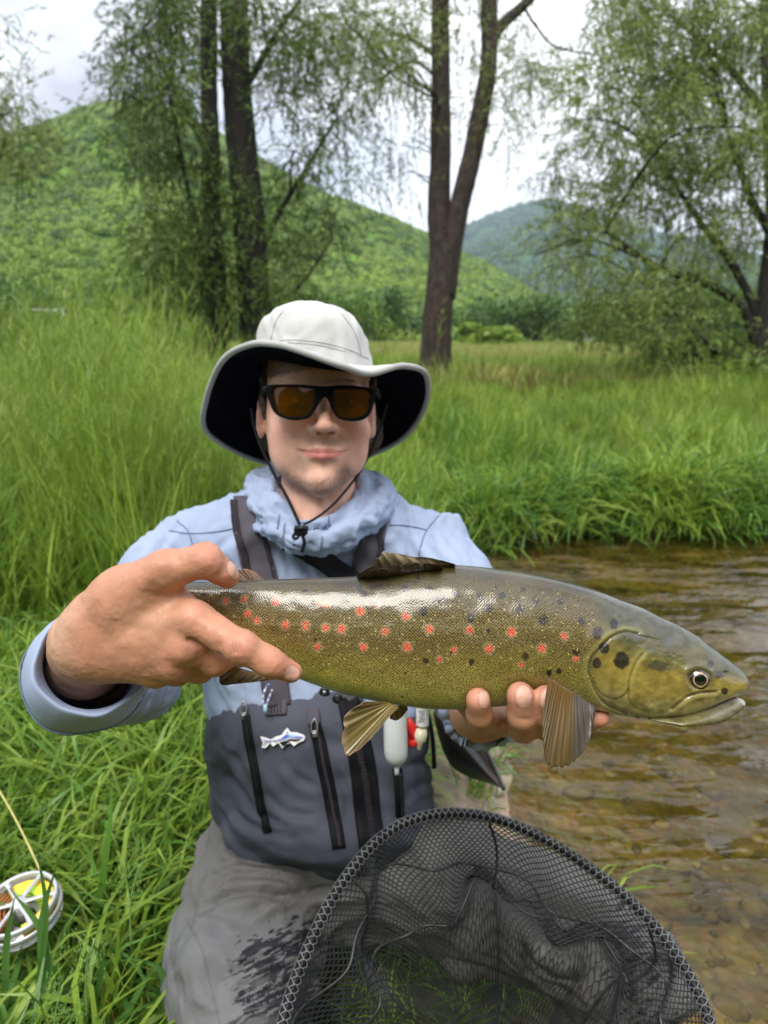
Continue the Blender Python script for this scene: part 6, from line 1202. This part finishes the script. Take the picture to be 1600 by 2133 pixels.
def glasses():
    x0, d = Q(676, 836, .912)[0], .900
    outer = [(551, 801), (600, 800), (640, 803), (677, 806), (715, 803), (750, 804), (783, 810), (780, 836), (770, 863), (751, 876), (725, 878), (704, 872), (691, 853), (684, 836), (677, 829), (670, 836), (662, 848), (649, 868), (628, 876), (596, 873), (570, 859), (557, 831)]
    holes = [[(568, 808), (600, 805), (635, 808), (655, 814), (655, 835), (646, 860), (628, 868), (591, 864), (574, 846)], [(697, 815), (715, 810), (745, 810), (770, 815), (769, 840), (759, 862), (730, 871), (707, 866), (698, 846)]]
    surf = lambda x: -(.893+3.4*(x-x0)**2)
    def P2(poly, n): q = cspline(np.array(poly, float), n); return np.stack([(q[:, 0]-800)/FPX*d, -(q[:, 1]-1066.5)/FPX*d], -1)
    def sdp(x, y, P_):
        dmin = np.full(np.broadcast(x, y).shape, 1e9); ins = np.zeros(dmin.shape, bool); x = x+0*y; y = y+0*x
        for a, b in zip(P_, np.roll(P_, -1, 0)):
            e = b-a; t = np.clip(((x-a[0])*e[0]+(y-a[1])*e[1])/(e@e), 0, 1); dmin = np.minimum(dmin, np.hypot(x-a[0]-t*e[0], y-a[1]-t*e[1])); c = ((a[1] > y) != (b[1] > y)) & (x < (b[0]-a[0])*(y-a[1])/(b[1]-a[1]+1e-12)+a[0]); ins ^= c
        return np.where(ins, -dmin, dmin)
    O_ = P2(outer, 110); Hs = [P2(h, 60) for h in holes]
    F = Field((O_[:, 0].min()-.006, O_[:, 1].min()-.004, -.955), (O_[:, 0].max()+.006, O_[:, 1].max()+.004, -.883), .0008)
    def frame(x, y, z):
        X, Y = x[:, :, 0], y[:, :, 0]; X = X+0*Y; Y = Y+0*X; a = sdp(X, Y, O_)
        for H_ in Hs: a = np.maximum(a, -sdp(X, Y, H_))
        t = np.abs(z-surf(x)+.001)-.0030; return np.maximum(a[:, :, None], t)+.0003
    F.fn(F.lo, F.lo+F.n*F.h, frame, .0010)
    v, f = F.mesh(); v = relax(v, f, 2, .5); g = obj('sunglasses', W(v), [f], simple('frame_plastic', (.002, .0025, .003), rough=.45, var=.1, spec=.05), ANG)
    for pts in ([(554, 809, .925), (546, 814, .97), (541, 828, 1.04)], [(781, 813, .925), (787, 816, .97), (791, 828, 1.04)]): v, f = tube(spline(QS(pts), 10), .0034, 8); obj('temple', W(v), f, M['blackgloss'], g)
    m, nt, b, o = newmat('amber_lens'); nt.nodes.remove(b); N = nt.nodes.new; L = nt.links.new; tr = N('ShaderNodeBsdfTransparent'); tr.inputs[0].default_value = (.42, .24, .014, 1); gl = N('ShaderNodeBsdfGlossy'); gl.inputs['Roughness'].default_value = .04; df = N('ShaderNodeBsdfDiffuse'); df.inputs[0].default_value = (.08, .045, .003, 1)
    m1 = N('ShaderNodeMixShader'); m1.inputs[0].default_value = .22; L(tr.outputs[0], m1.inputs[1]); L(df.outputs[0], m1.inputs[2]); fr = N('ShaderNodeFresnel'); fr.inputs['IOR'].default_value = 1.38; m2 = N('ShaderNodeMixShader'); L(fr.outputs[0], m2.inputs[0]); L(m1.outputs[0], m2.inputs[1]); L(gl.outputs[0], m2.inputs[2]); L(m2.outputs[0], o.inputs[0])
    for H_ in Hs:
        c = H_.mean(0); H2 = c+(H_-c)*1.05; R_ = []
        for k in np.linspace(0.02, 1, 12): q = c+(H2-c)*k; R_.append(np.stack([q[:, 0], q[:, 1], surf(q[:, 0])-.0012-.0016*k*k+.001], -1))
        P_ = np.vstack(R_); Pb = P_-[0, 0, .0012]; gf = gridfaces(12, 60, True); k = len(P_); cap = np.arange(60)[None]; obj('lens', W(np.vstack([P_, Pb])), [gf, gf[:, ::-1]+k], m, g)
glasses()
def cords():
    def flat(pts, r): return tube(spline(QS(pts), 60), r, 8)
    c = flat([(524, 850, 1.0), (530, 890, 1.0), (548, 940, .992), (570, 985, .978), (600, 1040, .945), (624, 1092, .918)], .0022); a = obj('chin_cord', W(c[0]), c[1], M['black'], ANG)
    c = flat([(806, 840, 1.0), (795, 880, 1.0), (774, 935, .992), (748, 985, .978), (700, 1045, .945), (660, 1078, .922), (632, 1093, .918)], .0017); obj('chin_cord', W(c[0]), c[1], M['black'], ANG)
    v, f = bbox(Q(627, 1106, .912), (.018, .013, .012), None, .3); lk = obj('cord_lock', W(v), f, M['blackgloss'], ANG); v, f = tube(QS([(614, 1100, .906), (642, 1101, .906)]), .0035, 8); obj('lock_button', W(v), f, M['blackgloss'], lk)
    c = flat([(626, 1112, .912), (618, 1122, .905), (611, 1120, .905), (613, 1113, .908), (624, 1114, .91)], .0018); obj('cord_tail', W(c[0]), c[1], M['black'], ANG)
    c = flat([(629, 1112, .912), (634, 1130, .912), (629, 1150, .918)], .0023); obj('cord_tail', W(c[0]), c[1], M['black'], ANG)
cords()
# ---------------------------------------------------------------- gear on and around the angler
def lathe(prof, base, axis, n=28):
    ax = np.array(axis, float); ax /= np.linalg.norm(ax); u = np.cross(ax, [0, 0, 1.]); u /= np.linalg.norm(u); w_ = np.cross(ax, u); a = np.arange(n)*2*np.pi/n
    v = np.vstack([base+ax*h+r*(np.cos(a)[:, None]*u+np.sin(a)[:, None]*w_) for h, r in prof]); return v, [gridfaces(len(prof), n, True)]
def bottle():
    d = .905; s = d/FPX; top = Q(823, 1480, d); T = thing('floatant_bottle', W(Q(826, 1600, d)), 'white plastic bottle hanging upside down from the wader bib below the trout belly', 'bottle')
    pr = [(-.004, .0), (-.004, 24*s), (0, 24.5*s), (75*s, 25*s), (92*s, 24.5*s), (104*s, 20*s), (112*s, 12*s), (116*s, 5*s), (116*s, 0)]; v, f = lathe(pr, top, (.02, -1, 0)); obj('bottle_body', W(v), f, M['white'], T)
    v, f = lathe([(0, 0), (0, 5*s), (18*s, 5*s), (20*s, 0)], Q(826, 1595, d), (.03, -1, 0), 16); obj('nozzle', W(v), f, M['white'], T)
    v, f = lathe([(0, 0), (0, 8*s), (2*s, 8.5*s), (35*s, 8*s), (90*s, 7*s), (92*s, 0)], Q(828, 1612, d+.004), (.04, -1, 0), 16); obj('holder_tube', W(v), f, M['blackgloss'], T)
bottle()
def clip():
    d = .915; T = thing('red_clip', W(Q(866, 1570, d)), 'bright red plastic clip on the bib right of the white bottle', 'clip')
    R_ = lambda a: np.array([[math.cos(a), -math.sin(a), 0], [math.sin(a), math.cos(a), 0], [0, 0, 1]])
    v, f = bbox(Q(862, 1522, d), (.012, .034, .008), R_(math.radians(33))); obj('jaw', W(v), f, M['red'], T); v, f = bbox(Q(855, 1532, d+.006), (.009, .030, .007), R_(math.radians(8))); obj('jaw', W(v), f, M['red'], T)
    v, f = bbox(Q(866, 1546, d), (.018, .008, .009), R_(math.radians(15))); obj('hinge', W(v), f, M['red'], T)
    T = thing('dropper_vial', W(Q(876, 1568, d)), 'small clear vial with a printed label and cream nozzle cap beside the red clip', 'vial'); s = d/FPX
    v, f = lathe([(0, 0), (0, 13*s), (34*s, 13*s), (38*s, 12*s), (44*s, 9*s), (44*s, 0)], Q(880, 1474, d+.002), (0, -1, 0), 20); vb = obj('vial', W(v), f, simple('vial_amber', (.32, .30, .16), rough=.15), T)
    v, f = lathe([(0, 13.6*s), (36*s, 13.6*s)], Q(880, 1474, d+.002), (0, -1, 0), 20)
    obj('label', W(v), f, simple('label_white', (.75, .76, .78), rough=.5), T)
    P_ = [bbox(Q(880-3+(i % 2)*2, 1482+i*5, d-.0070), ((9-(i*3 % 4))*s*1.4, .0011, .0006)) for i in range(5)]; v, f = join(P_); obj('print', W(v), f, simple('print_grey', (.25, .26, .32)), T, kind='stuff')
    v, f = lathe([(0, 0), (0, 11*s), (12*s, 14*s), (24*s, 12*s), (30*s, 6*s), (44*s, 4*s), (46*s, 0)], Q(878, 1518, d-.002), (-.12, -1, 0), 18); obj('cap', W(v), f, M['cream'], T)
clip()
def pack():
    # dark glossy flap of the sling pack hanging behind the hip
    T = thing('sling_pack', W(Q(985, 1640, 1.12)), 'dark glossy sling pack hanging behind the angler at his hip on the stream side', 'bag')
    o = spline([(912, 1478), (935, 1475), (965, 1500), (990, 1530), (1015, 1570), (1035, 1610), (1049, 1643)], 30); i_ = spline([(905, 1500), (915, 1540), (928, 1575), (945, 1600), (975, 1618), (1010, 1630), (1047, 1643)], 30)
    t = np.linspace(0, 1, 16)[None, :, None]; g = o[:, None]*(1-t)+i_[:, None]*t; D = 1.07+.05*np.sin(np.pi*t[..., 0])*-1.0+.0*g[..., 0]; P_ = np.stack([(g[..., 0]-800)/FPX*D, -(g[..., 1]-1066.5)/FPX*D, -D], -1).reshape(-1, 3); B_ = P_-[0, 0, .03]
    gf = gridfaces(30, 16); k = 480; per = np.array([i*16 for i in range(30)]+[29*16+j for j in range(1, 16)]+[i*16+15 for i in range(28, -1, -1)]+[j for j in range(14, 0, -1)]); q = np.roll(per, -1)
    m, nt, b, o2 = newmat('pack_fabric'); N = nt.nodes.new; L = nt.links.new; tc = N('ShaderNodeTexCoord'); n = N('ShaderNodeTexNoise'); n.inputs['Scale'].default_value = 12; n.inputs['Detail'].default_value = 2; L(tc.outputs['Object'], n.inputs['Vector']); cr = N('ShaderNodeValToRGB'); e = cr.color_ramp.elements; e[0].position = .4; e[0].color = (.018, .017, .018, 1); e[1].position = .65; e[1].color = (.10, .055, .055, 1); L(n.outputs[0], cr.inputs[0]); L(cr.outputs[0], b.inputs['Base Color']); setp(b, Roughness=.32)
    obj('pack_flap', W(np.vstack([P_, B_])), [gf, gf[:, ::-1]+k, np.stack([per, q, q+k, per+k], -1)], m, T)
    c = spline(QS([(925, 1476, 1.055), (970, 1500, 1.05), (1015, 1568, 1.05), (1050, 1644, 1.06)]), 30); v, f = tube(c, .0035, 8); obj('piping', W(v), f, simple('grey_piping', (.17, .17, .16), rough=.5), T)
pack()

# ---------------------------------------------------------------- landing net
def net():
    # hoop plane and shape
    hp = QS([(940, 1694, .86), (1040, 1708, .855), (1150, 1757, .835), (1260, 1832, .81), (1360, 1925, .78), (1440, 2040, .745), (1482, 2150, .715), (1480, 2290, .69), (1410, 2440, .66), (1250, 2550, .63), (1000, 2590, .62), (760, 2520, .63), (630, 2390, .655), (580, 2240, .69), (592, 2120, .72), (640, 1980, .755), (700, 1860, .79), (775, 1762, .825), (850, 1712, .85)])
    T = thing('landing_net', W(hp.mean(0)-[0, .2, 0]), 'black rubber mesh landing net with a wrapped hoop lying over the angler\'s knees', 'landing net')
    n = 260; H = cspline(hp, n); v, f = ring(H, .0050, 12); hoop = obj('hoop', W(v), f, M['hoop'], T)
    # rubber mesh sleeve over the hoop: hexagon cells as real strands
    L_ = np.linalg.norm(np.roll(H, -1, 0)-H, axis=1).sum(); cell = .0078; nu = int(round(L_/cell)); nv = 5; HH = cspline(hp, nu*12); 
    arc = np.concatenate([[0], np.cumsum(np.linalg.norm(np.diff(np.vstack([HH, HH[:1]]), axis=0), axis=1))]); HHc = np.vstack([HH, HH[:1]])
    def onh(u, a, r):     # u in cells, a angle
        s = (u*cell*(arc[-1]/(nu*cell))) % arc[-1]; c = np.stack([np.interp(s, arc, HHc[:, k]) for k in range(3)], -1); c2 = np.stack([np.interp((s+.002) % arc[-1], arc, HHc[:, k]) for k in range(3)], -1); t = c2-c; t /= np.linalg.norm(t, axis=1)[:, None]
        e1 = np.cross(t, [0, .4, .9]); e1 /= np.linalg.norm(e1, axis=1)[:, None]; e2 = np.cross(t, e1); return c+r*(np.cos(a)[:, None]*e1+np.sin(a)[:, None]*e2)
    def strands(A, B, r, nrm=None):
        d = B-A; l = np.linalg.norm(d, axis=1)[:, None]; d = d/(l+1e-12); e = np.cross(d, [.3, .5, .8]); e /= np.linalg.norm(e, axis=1)[:, None]; g = np.cross(d, e); V_ = []
        for P_ in (A-d*r*.3, B+d*r*.3):
            for k in range(4): an = k*np.pi/2; V_.append(P_+r*(math.cos(an)*e+math.sin(an)*g))
        V_ = np.stack(V_, 1); m_ = len(A); b = np.arange(m_)[:, None]*8; Fq = np.concatenate([np.stack([b[:, 0]+k, b[:, 0]+(k+1) % 4, b[:, 0]+4+(k+1) % 4, b[:, 0]+4+k], -1) for k in range(4)]); return V_.reshape(-1, 3), [Fq]
    def hexedges(nu, nv):
        """edges of a honeycomb as grid coordinate pairs"""
        E = []
        for j in range(nv):
            o = .5*(j % 2)
            for i in range(nu):
                x = i+o; E.append(((x, j-.17), (x, j+.17))) ; E.append(((x, j+.17), (x+.5, j+.83))); E.append(((x, j+.17), (x-.5, j+.83)))
        return np.array(E)
    E = hexedges(nu, nv); A = onh(E[:, 0, 0], E[:, 0, 1]/nv*2*np.pi, .0066); B = onh(E[:, 1, 0], E[:, 1, 1]/nv*2*np.pi, .0066)
    v, f = strands(A, B, .00062); obj('hoop_mesh', W(v), f, M['rubber_light'], T, kind='stuff')
    # bag: hangs from the hoop over the far knee and down on to the grass
    c = H.mean(0); nb = 300; na = 62
    Hs = cspline(hp, nb); dn = np.array([0, -1.0, 0.0]); DN = np.array([0, -math.cos(PITCH), -math.sin(PITCH)])      # true down in the figure frame
    bot = V(np.array([[W(c)[0]+.03, W(c)[1]+.045, .09]]))[0]
    t = np.linspace(0, 1, na)[None, :, None]
    ctr = bot+(Hs-c)*.55
    G = Hs[:, None]*(1-t)**2+2*t*(1-t)*(Hs[:, None]*.96+ctr[:, None]*.04+DN*.10)+t**2*ctr[:, None]
    rad = np.clip((t-.72)/.28, 0, 1); G = G*(1-rad**1.5)+(bot+(G-bot)*.25)*rad**1.5
    Gf = G.reshape(-1, 3); a = np.repeat(np.arange(nb)*2*np.pi/nb, na); tt = np.tile(t[0, :, 0], nb)
    nrm = c-Gf; nrm[:, 1] *= .2; nrm /= np.linalg.norm(nrm, axis=1)[:, None]
    fold = (.016*np.sin(a*7+tt*4+1)+.011*np.sin(a*13-tt*6)+.020*(fbm(np.stack([np.cos(a)*2.4, np.sin(a)*2.4, tt*4], -1), 3, 5)-.5)*2)*np.sin(np.pi*np.clip(tt*1.1, 0, 1))**.8
    Gf = Gf+nrm*fold[:, None]
    # rest on thighs and ground instead of passing through them
    Lg = np.array([q for q, r in LEG_R[:4]]); Lr = [r for q, r in LEG_R[:4]]
    for segs in (LEG_R[:4], LEG_L[:4]):
        for (p0, r0), (p1, r1) in zip(segs[:-1], segs[1:]):
            ab = p1-p0; q = np.clip(((Gf-p0)@ab)/(ab@ab), 0, 1); cc = p0+q[:, None]*ab; R0 = r0+(r1-r0)*q+.013; d = Gf-cc; l = np.linalg.norm(d, axis=1); m_ = l < R0; dirn = d/(l[:, None]+1e-9); dirn = dirn+np.array([0, .8, .55]); dirn /= np.linalg.norm(dirn, axis=1)[:, None]
            Gf = np.where(m_[:, None], cc+dirn*R0[:, None], Gf)
    G = Gf.reshape(nb, na, 3)
    for _ in range(5): G[:, 1:-1] = .5*G[:, 1:-1]+.125*(G[:, :-2]+G[:, 2:]+np.roll(G, 1, 0)[:, 1:-1]+np.roll(G, -1, 0)[:, 1:-1])
    for rnd in range(5):
      fl = G.reshape(-1, 3).copy()
      for TT in (LEGT, BIBT):
        for i in range(len(fl)):
            h_ = TT.find_nearest(Vector(fl[i]), .16)
            if h_[0] is None: continue
            dv = Vector(fl[i])-h_[0]; nn_ = h_[1]; sd0 = dv.dot(nn_)
            if sd0 < .009: fl[i] = np.array(h_[0]+nn_*.010)
      G = fl.reshape(nb, na, 3)
      for _ in range(5 if rnd < 4 else 1): G[:, 1:-1] = .6*G[:, 1:-1]+.1*(G[:, :-2]+G[:, 2:]+np.roll(G, 1, 0)[:, 1:-1]+np.roll(G, -1, 0)[:, 1:-1])
    def samp(u, t_):       # u 0..1 around, t 0..1 down
        x = (u % 1)*nb; y = np.clip(t_, 0, 1)*(na-1); i = x.astype(int) % nb; i2 = (i+1) % nb; fx = (x-np.floor(x))[:, None]; j = np.clip(y.astype(int), 0, na-2); fy = (y-j)[:, None]
        return (G[i, j]*(1-fx)+G[i2, j]*fx)*(1-fy)+(G[i, j+1]*(1-fx)+G[i2, j+1]*fx)*fy
    nu = int(L_/.0080); nv = 54; E = hexedges(nu, nv); A = samp(E[:, 0, 0]/nu, (E[:, 0, 1]+.2)/nv); B = samp(E[:, 1, 0]/nu, (E[:, 1, 1]+.2)/nv)
    ok = np.linalg.norm(A-B, axis=1) < .03; v, f = strands(A[ok], B[ok], .00070); obj('mesh_bag', W(v), f, M['rubber'], T, kind='stuff')
    # thicker seams of the bag
    for u0, u1, t0 in ((0, 1, .30), (0, 1, .62)):
        k = 260; u = np.linspace(0, 1, k, endpoint=False); P_ = samp(u, t0+.03*np.sin(u*2*np.pi*3)); v, f = ring(P_, .0016, 6); obj('bag_seam', W(v), f, M['rubber'], T)
    for u0 in (.04, .20, .86): t_ = np.linspace(0, .95, 60); P_ = samp(np.full(60, u0)+.01*np.sin(t_*6), t_); v, f = tube(P_, .0016, 6); obj('bag_seam', W(v), f, M['rubber'], T)
    hd = H[np.argmin(H[:, 1])]; v, f = tube([hd, hd+[0, -.10, .06], hd+[0, -.22, .13]], .013, 16); obj('handle', W(v), f, simple('cork_handle', (.35, .22, .12), rough=.7), T)
net()
# ---------------------------------------------------------------- fly reel in the grass
def reel():
    z = .19; c = GR(40, 1884, z); T = thing('fly_reel', [c[0], c[1], .05], 'silver fly reel with yellow and lime line lying in the grass at the lower left', 'fishing reel')
    up = np.array([-.10, -.16, 1.]); up /= np.linalg.norm(up); u = np.cross([0, 1., 0], up); u /= np.linalg.norm(u); w_ = np.cross(up, u); R0 = .051; a = np.arange(72)*2*np.pi/72
    def circ(r, h): return c+up*h+r*(np.cos(a)[:, None]*u+np.sin(a)[:, None]*w_)
    def lt(name, pr, mat, par=T): v = np.vstack([circ(r, h) for r, h in pr]); return obj(name, v, [gridfaces(len(pr), 72, True)], mat, par)
    lt('rim', [(R0*.90, .0), (R0*.90, .004), (R0*.97, .006), (R0, .003), (R0, -.002), (R0*.96, -.004), (R0*.90, 0)], M['silver']); lt('frame_ring', [(R0*1.0, -.018), (R0*1.04, -.016), (R0*1.05, -.010), (R0*1.02, -.007), (R0*.98, -.010), (R0*.98, -.018), (R0, -.018)], M['silver'])
    lt('spool_flange', [(R0*.30, -.026), (R0*.98, -.026), (R0*.98, -.028), (R0*.30, -.028)], M['silver'])
    lt('hub', [(0.0001, .006), (R0*.17, .006), (R0*.22, .003), (R0*.22, -.02), (0.0001, -.02)], M['silver']); lt('hub_cap', [(0.0001, .008), (R0*.10, .008), (R0*.11, .0055)], M['white'])
    for k in range(6):
        an = k*np.pi/3+.25; d = math.cos(an)*u+math.sin(an)*w_; q = -math.sin(an)*u+math.cos(an)*w_; P0 = c+up*.003+d*R0*.16; P1 = c+up*.003+d*R0*.93; b_ = []
        for P_, hw in ((P0, .0035), (P0*.5+P1*.5, .0020), (P1, .0040)):
            for s1 in (-1, 1):
                for s2 in (-1, 1): b_.append(P_+q*hw*s1+up*.0015*s2)
        b_ = np.array(b_); fs = []
        for s in (0, 4): fs += [[s, s+1, s+5, s+4], [s+2, s+6, s+7, s+3], [s+1, s+3, s+7, s+5], [s, s+4, s+6, s+2]]
        obj('spoke', b_, [np.array(fs)], M['silver'], T, smooth=False)
    def wrap(name, r0, r1, a0, a1, mat):
        P_ = []; 
        for j in range(5):
            for i in range(4): r = R0*(r0+(r1-r0)*j/4); an = np.linspace(a0, a1, 40); P_.append(tube(c+up*(-.006-.005*i)+r*(np.cos(an)[:, None]*u+np.sin(an)[:, None]*w_), .0019, 5))
        v, f = join(P_); obj(name, v, f, mat, T)
    wrap('yellow_line', .66, .84, -1.1, 2.4, M['lineY']); wrap('lime_line', .46, .62, .3, 2.3, M['lineG']); wrap('copper_backing', .40, .84, 2.5, 4.4, M['lineO'])
    v, f = tube(c-up*.03+np.array([[0, 0, 0], [0, .0, -.02], [.0, .05, -.03]]), .006, 8); obj('reel_foot', v, f, M['silver'], T)
reel()
# ---------------------------------------------------------------- single leaves and stems
def small():
    Y = simple('yellow_leaf', (.62, .33, .02), rough=.5, var=.3, scale=120)
    for (px, py, z, ln, wd, az, pitch, lab) in ((232, 2103, .27, .040, .008, 2.2, .9, 'yellow curled leaf standing in the grass at the bottom left'), (446, 1700, .24, .030, .007, 2.9, .2, 'small yellow leaf by the hem of the dark bib'), (243, 1528, .19, .014, .008, .4, .2, 'tiny yellow petal in the grass under the rolled sleeve')):
        c = GR(px, py, z); t = np.linspace(0, 1, 12); w_ = wd*np.sin(np.pi*t**.8); d = np.array([math.cos(az)*math.cos(pitch), math.sin(az)*math.cos(pitch)*.6, math.sin(pitch)]); s_ = np.array([0.5, -.8, .3]); s_ = s_-d*(s_@d); s_ /= np.linalg.norm(s_); q = c+d*(ln*(t-.5))[:, None]+np.array([0, 0, -1])*(.25*ln*(2*t-1)**2)[:, None]
        V_ = np.stack([q-s_*w_[:, None], q+np.array([0, 0, -.12*wd]), q+s_*w_[:, None]], 1).reshape(-1, 3); V2 = V_-[0, 0, .0006]; g = gridfaces(12, 3); obj('fallen_leaf', np.vstack([V_, V2]), [g, g[:, ::-1]+36], Y, None, label=lab, category='leaf') if False else props(obj('fallen_leaf', np.vstack([V_, V2]), [g, g[:, ::-1]+36], Y), lab, 'leaf')
    a, b = GR(88, 1822, .16), PW(-40, 1590, 1.15); v, f = tube(spline([GR(88, 1822, .16), PW(52, 1745, 1.10), PW(18, 1680, 1.13), PW(-30, 1600, 1.16)], 30), .0016, 6); props(obj('dry_stem', v, f, simple('straw', (.50, .46, .16), rough=.6, var=.25, scale=80)), 'long straw coloured stem leaning over the fly reel at the left edge', 'stem')
    # broad foreground grass blades and seed heads
    R = np.random.default_rng(77); P_ = []
    for (px, py, tx, ty, w_, bend) in ((110, 2140, 20, 1850, .010, .2), (100, 2140, 118, 1800, .011, -.1), (60, 2150, 78, 1770, .008, .2), (10, 2150, 30, 1870, .010, 0), (180, 2150, 190, 1960, .009, .2), (330, 2135, 250, 1990, .009, .3), (250, 2150, 380, 2010, .008, .3), (90, 2010, 330, 1880, .007, .4), (60, 2120, 170, 1990, .010, .4)):
        a = PW(px, py, .93); b = PW(tx, ty, .86+R.uniform(0, .06)); m = (a+b)/2+np.array([bend*.1, 0, .03]); c = spline([a, m, b], 16); t = np.linspace(0, 1, 16); wd = w_*.5*np.clip(1-((t-.3).clip(0)/.7)**2, .04, 1); s_ = np.array([.9, .3, .25]); s_ /= np.linalg.norm(s_)
        V_ = np.stack([c-s_*wd[:, None], c+np.array([0, .002, -.001]), c+s_*wd[:, None]], 1).reshape(-1, 3); P_.append((V_, [gridfaces(16, 3)]))
    v, f = join(P_); obj('broad_grass', v, f, leafmat('broad_blade', (.08, .20, .04), (.15, .30, .08), scale=6, trans=.35, rough=.4), kind='stuff', label='broad green grass blades leaning up in the bottom left corner')
    P_ = []
    for (px, py) in ((95, 2050), (130, 2105), (160, 1955), (255, 1800)):
        o = PW(px, py, .80); st = spline([o+[0, 0, -.12], o+[.005, 0, -.05], o+[.02, .0, .0]], 8); P_.append(tube(st, .0009, 4))
        for k in range(90): t = R.random(); c = o+np.array([R.normal(.01, .016)*(1-.4*t), R.normal(0, .012), -.05+t*.06]); P_.append(ellip(c, (.0007, .0007, .0026), 4))
    v, f = join(P_); obj('seed_heads', v, f, simple('seed_green', (.22, .36, .10), rough=.6, var=.2, scale=200), kind='stuff', label='fluffy green grass seed heads in the lower left grass')
small()
